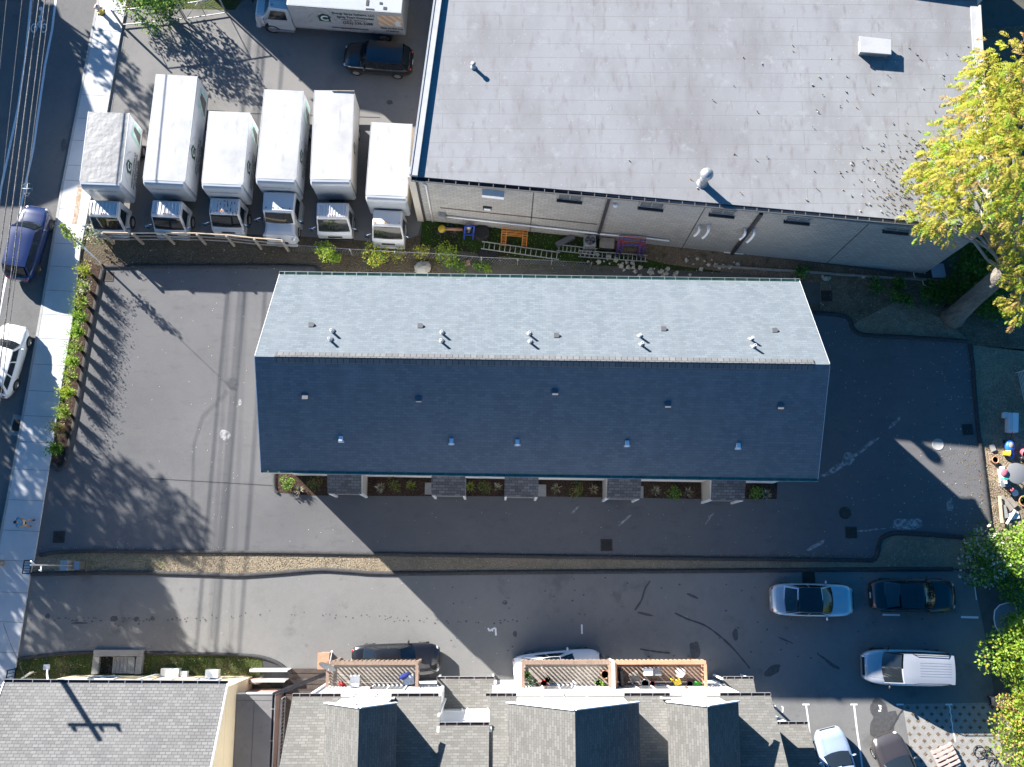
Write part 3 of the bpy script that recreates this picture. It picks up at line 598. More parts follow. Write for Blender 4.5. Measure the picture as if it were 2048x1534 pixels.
# keep the wall plane straight
wq = wxf(bA, bB); Lw = (bB-bA).length
backL = wNW-uw*.0; 
fp = [bA, bB, Vector((wNE.x-.3, wNE.y+.5, 0)), Vector((wNW.x+.3, wNW.y-.1, 0))]
mb = MB(); mb.prism(fp, 0, ZW-.18, bottom=False); wl = mb.build('wall', MT['block_wall'], B, world=True)
line_n = wNE+nd*(-45)
def isect(p, d, q, e):
    den = d.x*e.y-d.y*e.x; t = ((q.x-p.x)*e.y-(q.y-p.y)*e.x)/den; return Vector((p.x+d.x*t, p.y+d.y*t, ZW))
cNW = isect(wSW, vw, wNE, nd)
mb = MB(); slab(mb, [wSW, wSE, wNE+ve*.61, cNW+vw*.61], .17); mb.build('roof', MT['membrane'], B, world=True)
# raised edges
def edge(pts, z0, z1, name, mat):
    m = MB(); m.prism([(p.x, p.y) for p in pts], z0, z1, bottom=False); return m.build(name, MT[mat], B, world=True)
inw = Vector((-vw.y, vw.x, 0))*-1
edge([wSW, wSW+inw*.34, cNW+inw*.34, cNW], ZW-.16, ZW+.2, 'parapet', 'membrane_white')
ine = Vector((-ve.y, ve.x, 0))
edge([wSE-ve*.0, wNE, wNE+ine*.42, wSE+ine*.42], ZW-.16, ZW+.06, 'parapet', 'membrane_white')
m = MB(); m.bar(wSE-ine*.05+Vector((0, 0, .06)), wNE-ine*.05+Vector((0, 0, .06)), .09, .3); m.build('fascia', MT['siding_beige'], B, world=True)
m = MB(); m.bar(wSW-inw*.06+Vector((0, 0, .05)), cNW-inw*.06+Vector((0, 0, .05)), .1, .36); m.build('fascia', MT['galv'], B, world=True)
pn = Vector((-nd.y, nd.x, 0))
m = MB(); q0 = wNE+nd*.35+pn*.62; q1 = cNW-nd*.4+pn*.62; m.prism([(q0.x, q0.y), (q1.x, q1.y), ((q1+pn*9).x, (q1+pn*9).y), ((q0+pn*9).x, (q0+pn*9).y)], 0, ZW+.4); m.build('rear_block', MT['siding_white'], B, world=True)
m = MB(); m.prism([((q0-nd*-.1-pn*.1).x, (q0-pn*.1).y), ((q1-pn*.1).x, (q1-pn*.1).y), ((q1+pn*9).x, (q1+pn*9).y), ((q0+nd*.1+pn*9).x, (q0+pn*9).y)], ZW+.402, ZW+.45); m.build('rear_roof', MT['membrane_white'], B, world=True)
gutter(B, wSW+Vector((0, 0, -.05)), wSE+Vector((0, 0, -.05)), (uw.y, -uw.x, 0), 'gutter_dark', .22, .16, 46, hang='strap')
# corner pier, pilaster strips and joints
m = MB(); m.box(-.32, .06, -.1, .5, 0, ZW-.25, 0, wq); m.build('pier', MT['siding_beige'], B, world=True)
m = MB(); m.box(.06, .2, -.03, .001, .0, ZW-.25, 0, wq); m.build('drain_pipe', MT['gutter_dark'], B, world=True)
for (x0, y0), (x1, y1), w in (((1219, 391), (1199, 463), .17), ((1528, 419), (1466, 502), .2)):
    s0 = onwall(x0, y0, bA, bB)[0]; s1 = onwall(x1, y1, bA, bB)[0]; s = (s0+s1)/2
    m = MB(); m.box(s-w/2, s+w/2, -.14, -.002, 0, ZW-.26, 0, wq); m.build('drain_pipe', MT['gutter_dark'], B, world=True)
for x, y in ((1065, 410), (1392, 447), (1706, 477)):
    s = onwall(x, y, bA, bB)[0]; m = MB(); m.box(s-.025, s+.025, -.012, .002, 0, ZW-.26, 0, wq); m.build('control_joint', MT['gutter_dark'], B, world=True)
for x, y, cov in ((987, 382.5, 1), (1140, 395, 0), (1303, 410.5, 0), (1446, 424, 0), (1597, 438, 0), (1796, 457.5, 0)):
    s, z = onwall(x, y, bA, bB); hw = .62; z0 = z-.3; z1 = min(z+.75, ZW-.4)
    if cov:
        m = MB(); m.box(s-hw, s+hw, -.34, -.001, z-.25, z+.12, 0, wq); m.build('hood', MT['pvc'], B, world=True); continue
    w = win(B, wq, s-hw, s+hw, z0+.09, z1, 'galv', 'glass_grey', 'v', .05)
    m = MB(); m.box(s-hw-.1, s+hw+.1, -.2, -.003, z0-.1, z0+.02, 0, wq); m.build('sill', MT['gutter_dark'], w)
s, z = onwall(974, 414, bA, bB); m = MB(); m.box(s-.22, s+.28, -.12, -.001, z-.2, z+.15, 0, wq); m.build('wall_light', MT['gutter_dark'], B, world=True); m = MB(); m.box(s-.15, s+.22, -.16, -.122, z-.12, z+.08, 0, wq); m.build('lens', MT['pvc'], B.children[-1])
s, z = onwall(1231, 407, bA, bB); m = MB(); m.ball(wq @ Vector((s, -.1, z)), .14); m.build('wall_light', MT['pvc'], B, world=True)
# electrical box, conduit and ledger mark
s, z = onwall(885, 428, bA, bB); m = MB(); m.box(s-.2, s+.2, -.3, -.001, z-.55, z+.35, 0, wq); m.build('meter_box', MT['galv'], B, world=True)
m = MB(); m.tube([wq @ Vector((s+.2, -.1, z-.1)), wq @ Vector((s+3, -.1, z-.15)), wq @ Vector((11.5, -.1, z-.25)), wq @ Vector((13, -.1, z-.1)), wq @ Vector((15.2, -.1, z-.2))], .06, 6); m.build('conduit', MT['pvc'], B, world=True)
m = MB(); s0, z0 = onwall(880, 415, bA, bB); s1, z1 = onwall(1195, 447, bA, bB); m.box(s0, s1, -.02, .001, z0-.06, z0+.05, 0, wq); m.build('ledger_mark', MT['gutter_rust'], B, world=True)
m = MB(); s, z = onwall(843, 382, bA, bB); m.tube([wq @ Vector((.55, -.08, 6.2)), wq @ Vector((.62, -.08, 5.9)), wq @ Vector((.62, -.08, .2))], .05, 6); m.build('conduit', MT['pvc'], B, world=True)
for x, y, ln in ((1399, 449, .3), (1418, 448, .65), (1491, 455, .35), (1509.5, 454, .8)):
    s, z = onwall(x, y, bA, bB); m = MB(); pts = [wq @ Vector((s, 0, z)), wq @ Vector((s, -.3-ln*.1, z)), wq @ Vector((s, -.36-ln*.1, z-.1)), wq @ Vector((s, -.36-ln*.1, z-ln)), wq @ Vector((s-.06, -.42-ln*.1, z-ln-.12)), wq @ Vector((s-.2, -.55-ln*.1, z-ln-.16))]
    m.tube(pts, .075, 10); m.build('flue_pipe', MT['pvc'], B, world=True)
# roof equipment
m = MB(); p = G(1404, 367, ZW); m.lathe([(.3, -.05), (.29, .06), (.24, .07), (.22, .08), (.22, .75), (.25, .76), (.25, .84), (.22, .85), (.22, 1.05)], (0, 0, 0), 18); m.ball((0, 0, 1.3), .36, 16, 0, (1, 1, .8)); o = m.build('roof_flue', MT['galv'], B, world=True); o.location = p
m = MB(); p = G(947, 135, ZW); m.lathe([(.16, -.05), (.16, .05), (.1, .06), (.1, .38), (.14, .39), (.14, .45), (.02, .48)], (0, 0, 0), 14); o = m.build('vent_pipe', MT['galv'], B, world=True); o.location = p
c0, c1, c2, c3 = G(1719, 72, ZW+.5), G(1783, 79, ZW+.5), G(1783, 109, ZW+.5), G(1720, 104, ZW+.5)
m = MB(); m.prism([c0+Vector((.08, -.08, 0)), c1+Vector((-.08, -.08, 0)), c2+Vector((-.08, .08, 0)), c3+Vector((.08, .08, 0))], ZW-.02, ZW+.4); m.prism([c0, c1, c2, c3], ZW+.401, ZW+.5, 1); m.build('roof_hatch', [MT['galv'], MT['membrane_white']], B, bevel=.02, world=True)
# ------------------------------------------------------------------ white apartment house (lower centre)
C = thing('apartment_house', 'white apartment house with grey brown shingles, three front gables and timber balconies', 'apartment house', G(1050, 1480, 0))
ZC = 8.2; yf = G(652, 1372, 3.0).y
def cx(px, py, z): return G(px, py, z).x
def cpart(name, mb, mats): return mb.build(name, MT[mats] if isinstance(mats, str) else [MT[k] for k in mats], C, world=True)
xL = G(616, 1395, ZC).x; xb1 = G(877.5, 1396, ZC).x; xb2 = G(985, 1370.5, 3.0).x; xR = G(1500, 1393, ZC).x
yb = yf-11.0; d = 1.15; yr = yf-d
xWL = G(1553, 1436, 5.5).x; xER = G(1615, 1450, 5.5).x
# walls: two bays and the recess
mb = MB(); mb.prism([(xL, yf), (xb1, yf), (xb1, yr), (xb2, yr), (xb2, yf), (xR, yf), (xR, yb), (xL, yb)], 0, ZC-.05); cpart('wall', mb, 'siding_white')
mb = MB(); mb.prism([(xb1+.002, yr+.002), (xb2-.002, yr+.002), (xb2-.002, yr-.4), (xb1+.002, yr-.4)], ZC-.05, 9.45); cpart('wall', mb, 'siding_white')
# main roof at 45 degrees, in front sections left and right of the recess
sl_ = 1.0
xe0 = G(585, 1397, ZC).x; xeR = G(1542, 1396, ZC).x
def mroof(x0, x1, y0, z0, y1):
    m = MB(); z1 = z0+(y0-y1)*sl_; slab(m, [Vector((x0, y0, z0)), Vector((x0, y1, z1)), Vector((x1, y1, z1)), Vector((x1, y0, z0))], .14); return m
yrdg = yf-6.2; zr_ = ZC+6.2*.85
sl_ = .85
zrec = ZC+(yf-yr)*.85
cpart('roof', mroof(xe0, xb1+.12, yf+.08, ZC, yrdg), 'shingle_brown')
cpart('roof', mroof(xb2-.12, xeR, yf+.08, ZC, yrdg), 'shingle_brown')
m = mroof(xb1+.121, xb2-.121, yr+.06, 9.45, yrdg-1.2); cpart('roof', m, 'shingle_brown')
m = MB(); slab(m, [Vector((xe0, yrdg, zr_)), Vector((xeR, yrdg, zr_)), Vector((xeR, yb-.3, ZC)), Vector((xe0, yb-.3, ZC))], .14); cpart('roof', m, 'shingle_brown')
# wing on the right with a lower eave
m = MB(); m.prism([(xR+.001, yf-1.9), (xER-.3, yf-1.9), (xER-.3, yb), (xR+.001, yb)], 0, 5.3); cpart('wall', m, 'siding_white')
zq = 5.5; yq = G(1580, 1449, zq).y; xq0 = G(1553, 1449, zq).x; xq1 = G(1616, 1449, zq).x
m = MB(); slab(m, [Vector((xq0-.6, yq, zq)), Vector((xq1, yq, zq)), Vector((xq1, yq-6, zq+5.1)), Vector((xq0-.6, yq-6, zq+5.1))], .14); cpart('roof', m, 'shingle_brown')
gutter(C, Vector((xq0, yq, zq)), Vector((xq1, yq, zq)), (0, 1, 0), 'gutter_rust', .13, .11, 4)
# eave gutters in pieces between the gables
for p0, p1 in ((585, 681), (783, 877), (972, 1033), (1249, 1340), (1441, 1542)):
    gutter(C, Vector((G(p0, 1396, ZC).x, yf+.09, ZC)), Vector((G(p1, 1396, ZC).x, yf+.09, ZC)), (0, 1, 0), 'gutter_rust', .13, .12, 4)
gutter(C, Vector((xb1+.13, yr+.07, 9.45)), Vector((xb2-.13, yr+.07, 9.45)), (0, 1, 0), 'gutter_rust', .13, .12, 4)
# three gables
for (pl, pa, pr, hw0, hw1, za, zb_) in ((651, 718, 793, 682, 782, 12.95, 11.3), (1015, 1150, 1278, 1034, 1248, 13.75, 11.2), (1335, 1415, 1477, 1342, 1440, 12.6, 11.0)):
    xa = G(pa, 1423, za).x; x0 = G(pl, 1412, zb_).x; x1 = G(pr, 1412, zb_).x; w0 = G(hw0, 1396, ZC+.3).x; w1 = G(hw1, 1396, ZC+.3).x
    yg = yf+.02; k = (za-zb_)/((x1-x0)/2)
    zw0 = za-.2-k*(xa-w0); zw1 = za-.2-k*(w1-xa)
    m = MB(); yb0 = yf-3.0
    v = [(w0, yg, ZC-.3), (w1, yg, ZC-.3), (w1, yg, zw1), (xa, yg, za-.2), (w0, yg, zw0)]
    m.face([Vector(p) for p in reversed(v)]); m.face([Vector((p[0], yb0, p[2])) for p in v])
    for i in range(5): a_, b_ = v[i], v[(i+1) % 5]; m.face([Vector(a_), Vector(b_), Vector((b_[0], yb0, b_[2])), Vector((a_[0], yb0, a_[2]))])
    cpart('gable_wall', m, 'siding_white')
    yo = yg+.14; yk = yf-7.5
    m = MB(); slab(m, [Vector((x0, yo, zb_)), Vector((xa, yo, za)), Vector((xa, yk, za)), Vector((x0, yk, zb_))], .13); cpart('gable_roof', m, 'shingle_brown')
    m = MB(); slab(m, [Vector((xa+.001, yo, za)), Vector((x1, yo, zb_)), Vector((x1, yk, zb_)), Vector((xa+.001, yk, za))], .13); cpart('gable_roof', m, 'shingle_brown')
    m = MB()
    for e, s_ in ((x0, -1), (x1, 1)): m.bar((e, yo+.03, zb_-.06), (xa, yo+.03, za-.06), .05, .22)
    cpart('barge_board', m, 'trim_white')
cw = wxf(Vector((xR, yf+.02, 0)), Vector((xL, yf+.02, 0)))      # facing the drive
def cwin(px, py, hw, hz, mt=cw, a=None, b=None, split='h'):
    s, z = onwall(px, py, Vector((xR, yf+.02, 0)), Vector((xL, yf+.02, 0))) if a is None else onwall(px, py, a, b)
    return win(C, mt, s-hw, s+hw, z-hz, z+hz, 'trim_white', 'glass_grey', split, .05)
for px, py in ((728, 1393), (769, 1393), (1107, 1392.5), (1151, 1392.5), (1341, 1393), (1383, 1391.5)): cwin(px, py, .5, .75)
for px, py in ((731, 1412), (1139, 1411.5)): cwin(px, py, .48, .65)
ra, rb = Vector((xb2, yr+.004, 0)), Vector((xb1, yr+.004, 0)); rm = wxf(ra, rb)
for px, py in ((904, 1419.5), (955, 1419.5)): cwin(px, py, .5, .6, rm, ra, rb)
# ground floor doors and windows facing the balconies
for px in (775, 1120, 1310):
    s, z = onwall(px, 1378, Vector((xR, yf+.02, 0)), Vector((xL, yf+.02, 0))); win(C, cw, s-.85, s+.85, 3.1, 5.2, 'trim_white', 'glass_grey', 'v', .05)
m = MB()
for px in (742, 1372, 1090):
    s, z = onwall(px, 1379, Vector((xR, yf+.02, 0)), Vector((xL, yf+.02, 0))); p = cw @ Vector((s, -.12, z)); m.lathe([(.05, 0), (.07, .05), (.07, .25), (.02, .3)], p, 8)
cpart('wall_lamp', m, 'gutter_rust')
# corner downpipe, porch roofs
m = MB(); m.bar((xL-.05, yf+.06, 0), (xL-.05, yf+.06, ZC-.1), .12, .1); cpart('downpipe', m, 'trim_white')
m = MB(); m.bar((xb1+.07, yr+.5, 3.2), (xb1+.07, yr+.5, 9.3), .1, .09); cpart('downpipe', m, 'trim_white')
for p0, p1, py, zp in ((874, 988, 1358, 2.7), (1447, 1507, 1358, 2.7)):
    x0 = G(p0, py, zp).x; x1 = G(p1, py, zp).x; y0 = G((p0+p1)/2, py, zp).y; yt = yr if p0 < 1000 else yf-2
    m = MB(); slab(m, [Vector((x0, y0, zp)), Vector((x1, y0, zp)), Vector((x1, yt, zp+.7 if p0 < 1000 else zp+1.4)), Vector((x0, yt, zp+.7 if p0 < 1000 else zp+1.4))], .1); cpart('porch_roof', m, 'shingle_brown')
    gutter(C, Vector((x0, y0, zp)), Vector((x1, y0, zp)), (0, 1, 0), 'gutter_rust', .12, .1, 4)
    m = MB(); m.bar((x0+.05, y0-.05, 0), (x0+.05, y0-.05, zp-.12), .1, .1); m.bar((x1-.05, y0-.05, 0), (x1-.05, y0-.05, zp-.12), .1, .1); cpart('porch_post', m, 'trim_white')
# balconies
ZD = 3.0
def balcony(p0, p1, py, mat, rail, label, div=False):
    x0 = G(p0, py, ZD+1.05).x; x1 = G(p1, py, ZD+1.05).x; y1 = G(p0, py, ZD+1.05).y; y0 = yf+.03
    m = MB(); n = int((y1-y0)/.145)
    for i in range(n): yy = y0+(y1-y0)*i/n; m.box(x0, x1, yy, yy+(y1-y0)/n-.012, ZD-.05, ZD)
    m.box(x0, x1, y1-.06, y1+.02, ZD-.28, ZD-.052); m.box(x0, x0+.05, y0, y1-.07, ZD-.28, ZD-.052); m.box(x1-.05, x1, y0, y1-.07, ZD-.28, ZD-.052)
    dk = m.build('balcony', MT['wood_grey' if rail == 'wood_old' else 'wood_old'], C, world=True); tag(dk, label)
    m = MB()
    for z in (ZD+1.03,): m.box(x0-.03, x1+.03, y1-.1, y1+.09, z, z+.045); m.box(x0-.06, x0+.1, y0, y1-.102, z, z+.045); m.box(x1-.1, x1+.06, y0, y1-.102, z, z+.045)
    for z in (ZD+.1, ZD+.92): m.box(x0, x1, y1-.03, y1+.03, z, z+.08); m.box(x0, x0+.05, y0, y1-.04, z, z+.08); m.box(x1-.05, x1, y0, y1-.04, z, z+.08)
    k = int((x1-x0)/.235)
    for i in range(k+1): xx = x0+(x1-x0)*i/k; m.box(xx-.05, xx+.05, y1+.031, y1+.07, ZD-.1, ZD+1.029)
    k = int((y1-y0)/.17)
    for i in range(k): yy = y0+.1+(y1-y0-.2)*i/k; m.box(x0-.045, x0-.001, yy-.025, yy+.025, ZD-.1, ZD+1.029); m.box(x1+.001, x1+.045, yy-.025, yy+.025, ZD-.1, ZD+1.029)
    m.build('railing', MT[rail], dk)
    for xx in (x0+.07, x1-.07, (x0+x1)/2):
        m = MB(); m.box(xx-.07, xx+.07, y1-.19, y1-.06, 0, ZD-.29); m.build('post', MT[rail], dk)
    return x0, x1, y0, y1
BK1 = balcony(655, 835, 1326, 'wood_grey', 'wood_old', 'weathered balcony with open baluster rail')
BK2 = balcony(1045, 1220, 1325, 'wood_grey', 'wood_old', 'weathered balcony with a solid brown rail')
BK3 = balcony(1230, 1411, 1325, 'wood_grey', 'wood_red', 'newer balcony with a reddish rail')
m = MB(); m.box(BK2[1]+.09, BK3[0]-.09, yf+.03, BK2[3]+.1, ZD-.3, ZD+1.75); cpart('privacy_screen', m, 'siding_white')
# lower left: cream house
Hh = thing('cream_house', 'cream sided house with a weathered grey shingle roof and dark gutter', 'house', G(250, 1480, 0))
def hpart(name, mb, mats): return mb.build(name, MT[mats] if isinstance(mats, str) else [MT[k] for k in mats], Hh, world=True)
ZH = 5.4; e0 = G(8, 1365, ZH); e1 = G(455, 1368, ZH); hw0 = G(145, 1350, 0); hw1 = G(505, 1352, 0); hx0 = hw0.x
m = MB(); m.prism([(hw0.x, hw0.y), (hw1.x, hw1.y), (hw1.x, hw1.y-10), (hw0.x, hw0.y-10)], 0, ZH-.1); hpart('wall', m, 'siding_cream')
rp = .62
m = MB(); slab(m, [e0, e1, e1+Vector((.0, -5.2, 5.2*rp)), e0+Vector((0, -5.2, 5.2*rp))], .12); hpart('roof', m, 'shingle_old')
m = MB(); slab(m, [e0+Vector((0, -5.201, 5.2*rp)), e1+Vector((0, -5.201, 5.2*rp)), e1+Vector((0, -10.4, 0)), e0+Vector((0, -10.4, 0))], .12); hpart('roof', m, 'shingle_old')
for xx in (hw0.x+.01, hw1.x-.01):
    m = MB(); m.add([(xx, hw0.y, ZH-.1), (xx, hw0.y-10, ZH-.1), (xx, hw0.y-5, ZH+5*rp-.2), (xx-.1, hw0.y, ZH-.1), (xx-.1, hw0.y-10, ZH-.1), (xx-.1, hw0.y-5, ZH+5*rp-.2)], [(0, 1, 2), (5, 4, 3), (1, 4, 5, 2), (2, 5, 3, 0)]); hpart('gable_wall', m, 'siding_cream')
gutter(Hh, e0, e1, (0, 1, 0), 'gutter_dark', .15, .13, 12)
m = MB(); m.bar(e0+Vector((.0, -.02, -.06)), e0+Vector((0, -5.2, 5.2*rp-.06)), .06, .2); hpart('fascia', m, 'trim_white'); m = MB(); m.bar(e1+Vector((.0, -.02, -.06)), e1+Vector((0, -5.2, 5.2*rp-.06)), .06, .2); hpart('fascia', m, 'trim_white')
hm = wxf(hw1, hw0)
for px, py, hw, hz in ((205, 1357, .75, .6), (415, 1360, .6, .5)):
    s, z = onwall(px, py, hw1, hw0); win(Hh, hm, s-hw, s+hw, z-hz, z+hz, 'trim_white', 'glass_grey', 'v', .06)
s, z = onwall(426, 1357, hw1, hw0); m = MB(); m.box(s-.35, s+.35, -.5, -.07, z-.15, z+.35, 0, hm); hpart('air_conditioner', m, 'pvc')
m = MB(); a_ = G(95, 1337, .3); m.tube([G(97, 1364, 4.8), G(97, 1362, 4.4)+Vector((0, -.1, 0)), a_+Vector((.1, -.28, .2)), a_], .06, 8); m.box(a_.x-.35, a_.x, a_.y-.1, a_.y+.2, 0.01, .06); hpart('downpipe', m, 'trim_white')
m = MB(); q = G(345, 1346, .4); s, z = onwall(340, 1353, hw1, hw0)
m.box(s-.55, s+.45, -.45, -.001, .3, .8, 0, hm); m.box(s-1.0, s-.6, -.3, -.001, .35, .7, 0, hm); m.tube([hm @ Vector((s+.5, -.1, .5)), hm @ Vector((s+.6, -.15, 1.2)), hm @ Vector((s+.6, -.15, 4.8))], .06, 8); hpart('meter_box', m, 'pvc')
# basement stair well
bw = thing('areaway', 'concrete walled basement stairwell sunk beside the cream house', 'stairwell', G(236, 1325, 0))
m = MB(); c0, c1, c2, c3 = G(187, 1300, .3), G(287, 1300, .3), G(281, 1349, .3), G(182, 1349, .3)
m.prism([c0, c1, c1+Vector((-.02, -.35, 0)), c0+Vector((.02, -.35, 0))], -.02, .3); m.prism([c0+Vector((0, -.36, 0)), c0+Vector((.36, -.36, 0)), c3+Vector((.36, .02, 0)), c3], -.02, .3); m.prism([c1+Vector((-.36, -.36, 0)), c1+Vector((0, -.36, 0)), c2+Vector((0, .02, 0)), c2+Vector((-.36, .02, 0))], -.02, .3)
m.build('wall', MT['concrete_old'], bw, world=True)
m = MB()
i0 = c0+Vector((.36, -.37, 0)); i1 = c2+Vector((-.37, .02, 0))
m.box(i0.x, i1.x, i1.y, i0.y, -.019, .018); m.build('pit_floor', MT['iron_pit'], bw, world=True)
m = MB(); n = 6
for k in range(n): x = i1.x-.02-.22*(k+1); m.box(x, x+.2, i1.y+.02, i0.y-.02, .02, .2-.03*k)
m.build('steps', MT['concrete_old'], bw, world=True)
# flat roofed extension with the stair and railings
X = thing('flat_roof_extension', 'flat grey roofed extension squeezed between the cream house and the apartment house', 'extension', G(490, 1480, 0))
def xpart(name, mb, mats): return mb.build(name, MT[mats] if isinstance(mats, str) else [MT[k] for k in mats], X, world=True)
ZX = 3.4; x0 = hw1.x+.02; q0 = G(452, 1391, ZX); q1 = G(545, 1388, ZX)
m = MB(); m.prism([(x0, q1.y-.1), (q1.x-.1, q1.y-.1), (q1.x-.1, q1.y-9), (x0, q1.y-9)], 0, ZX-.15); xpart('wall', m, 'brick_red')
m = MB(); m.prism([(x0, q1.y), (q1.x, q1.y), (q1.x, q1.y-9), (x0, q1.y-9)], ZX-.149, ZX); xpart('roof', m, 'flat_roof')
m = MB(); m.box(x0, q1.x+.05, q1.y+.001, q1.y+.07, ZX-.2, ZX+.05); xpart('fascia', m, 'trim_white')
m = MB(); m.box(x0+.0, q1.x, q1.y-.34, q1.y-.32, ZX+.001, ZX+.006); m.box((x0+q1.x)/2-.01, (x0+q1.x)/2+.01, q1.y-9, q1.y-.345, ZX+.001, ZX+.006); xpart('roof_seam', m, 'gutter_dark')
gutter(X, Vector((q1.x, q1.y-9, ZX)), Vector((q1.x, q1.y, ZX)), (1, 0, 0), 'gutter_dark', .13, .12, 6)
# covered stair: platform, steps and railings
sx0 = q1.x+.17; sx1 = xL-.25
m = MB(); m.box(sx0, sx1, q1.y-9, q1.y-3.6, 1.2, 1.3); m.box(sx0, sx1, q1.y-3.59, q1.y-.4, .9, 1.0)
for k in range(5): m.box(sx0, sx1, q1.y-.39+k*.28, q1.y-.13+k*.28, .72-k*.17, .78-k*.17)
xpart('stair', m, 'rust_iron')
def rail(a, b, h, mat, n, name='railing', slat=.05, top=.1):
    a = Vector(a); b = Vector(b); m = MB(); z = Vector((0, 0, 1)); m.bar(a+z*h, b+z*h, top, .06); m.bar(a+z*.12, b+z*.12, .05, .06)
    for i in range(n+1): p = a+(b-a)*i/n; m.bar(p+z*.151, p+z*(h-.031), slat, slat*.7)
    return xpart(name, m, mat)
rail((sx1-.05, q1.y-9, 1.3), (sx1-.05, q1.y-.4, 1.0), 1.1, 'galv', 46); rail((sx0+.05, q1.y-9, 1.3), (sx0+.05, q1.y-.4, 1.0), 1.1, 'galv', 46)
rail((sx0+.1, q1.y+1.0, .02), (x0+.1, q1.y+1.0, .02), 1.15, 'trim_white', 14, slat=.06, top=.16); rail((x0+.25, q1.y+.45, .02), (sx0, q1.y+.45, .02), 1.15, 'trim_white', 14, slat=.06, top=.16)
a_ = G(577, 1370, 1.6); m = MB(); m.bar((q1.x, q1.y, ZX+.05), (sx1-.1, a_.y+.6, 1.5), .14, .12); m.bar((q1.x+.15, q1.y-.1, ZX-.2), (sx1-.05, a_.y+.5, 1.2), .06, .06); xpart('handrail', m, 'gutter_dark')
m = MB(); m.box(sx1-.55, sx1, q1.y+1.1, q1.y+1.9, 0, 1.1); xpart('pier', m, 'brick_red')
m = MB(); m.box(sx1-.6, sx1+.05, q1.y+1.05, q1.y+1.95, 1.101, 1.18); xpart('coping', m, 'wood_red')
m = MB(); b0 = G(503, 1350, .8); m.box(hw1.x+.05, hw1.x+.6, hw1.y-.35, hw1.y-.1, 0, .9); xpart('pier', m, 'brick_red')
# what stands just outside the photo and throws the shadows seen in it
def gable_box(name, label, x0, x1, y0, y1, ze, zr, wall, roof, along='x', rz=0, cat='house', group=None):
    cxx, cyy = (x0+x1)/2, (y0+y1)/2; a = (x1-x0)/2; b = (y1-y0)/2
    t = thing(name, label, cat, (cxx, cyy, 0), rz, group)
    if along == 'y': a, b = b, a
    mt = Matrix.Rotation(R_(90) if along == 'y' else 0, 4, 'Z')
    m = MB(); m.box(-a, a, -b, b, 0, ze, 0, mt); m.add([mt @ Vector(p) for p in ((-a, -b, ze), (-a, b, ze), (-a, 0, zr-.1), (a, -b, ze), (a, b, ze), (a, 0, zr-.1))], [(0, 2, 1), (3, 4, 5), (0, 3, 5, 2), (1, 2, 5, 4)]); m.build('wall', MT[wall], t)
    o = .35; k = (zr-ze)/b
    m = MB()
    slab(m, [mt @ Vector(p) for p in ((-a-o, -b-o, ze-k*o), (a+o, -b-o, ze-k*o), (a+o, 0, zr), (-a-o, 0, zr))], .12); slab(m, [mt @ Vector(p) for p in ((-a-o, .001, zr), (a+o, .001, zr), (a+o, b+o, ze-k*o), (-a-o, b+o, ze-k*o))], .12)
    m.build('roof', MT[roof], t); return t
# ================================================================== VEHICLES
def wheel(parent, x, y, r, w, rim, name='wheel'):
    "tyre with a rim sub-part; outer face away from the centre line"
    sg = 1 if y > 0 else -1; ax = (0, sg, 0)
    m = MB(); m.lathe([(r*.62, -w/2), (r*.93, -w/2), (r, -w*.32), (r, w*.32), (r*.93, w/2), (r*.62, w/2), (r*.6, w*.3)], (x, y, r), 20, 0, True, ax); t = m.build(name, MT['tyre'], parent)
    m = MB(); m.lathe([(r*.6, w*.1), (r*.61, w*.44), (r*.54, w*.46), (r*.52, w*.3), (r*.2, w*.34), (r*.16, w*.42), (.01, w*.43)], (x, y, r), 20, 0, True, ax)
    for i in range(5):
        a = i*2*math.pi/5+.3; c, s_ = math.cos(a), math.sin(a)
        m.bar((x+c*r*.15, y+sg*w*.4, r+s_*r*.15), (x+c*r*.56, y+sg*w*.42, r+s_*r*.56), r*.2, .02, 0, (0, 1, 0))
    m.build('rim', MT[rim], t); return t
def lerpf(tab, x):
    for (a, va), (b, vb) in zip(tab[:-1], tab[1:]):
        if x <= b:
            t = max(0, min(1, (x-a)/(b-a))); t = t*t*(3-2*t) if b-a > .06 else t; return va+(vb-va)*t
    return tab[-1][1]
KINDS = {  # fractions of length measured from the nose: cowl, roof front, roof rear, backlight foot; top profile; tumblehome
    'sedan': dict(k=(.29, .44, .70, .86), prof=[(0, .40), (.03, .50), (.10, .58), (.29, .655), (.86, .655), (.95, .64), (.985, .56), (1, .44)], wr=.72),
    'coupe': dict(k=(.31, .47, .66, .88), prof=[(0, .42), (.03, .52), (.10, .62), (.31, .68), (.88, .68), (.95, .66), (.985, .58), (1, .46)], wr=.70),
    'suv': dict(k=(.26, .37, .86, .96), prof=[(0, .42), (.03, .50), (.08, .57), (.26, .63), (.9, .62), (.97, .58), (1, .42)], wr=.78),
    'minivan': dict(k=(.21, .38, .93, .985), prof=[(0, .36), (.03, .44), (.09, .52), (.21, .58), (.93, .6), (.985, .56), (1, .40)], wr=.80),
}
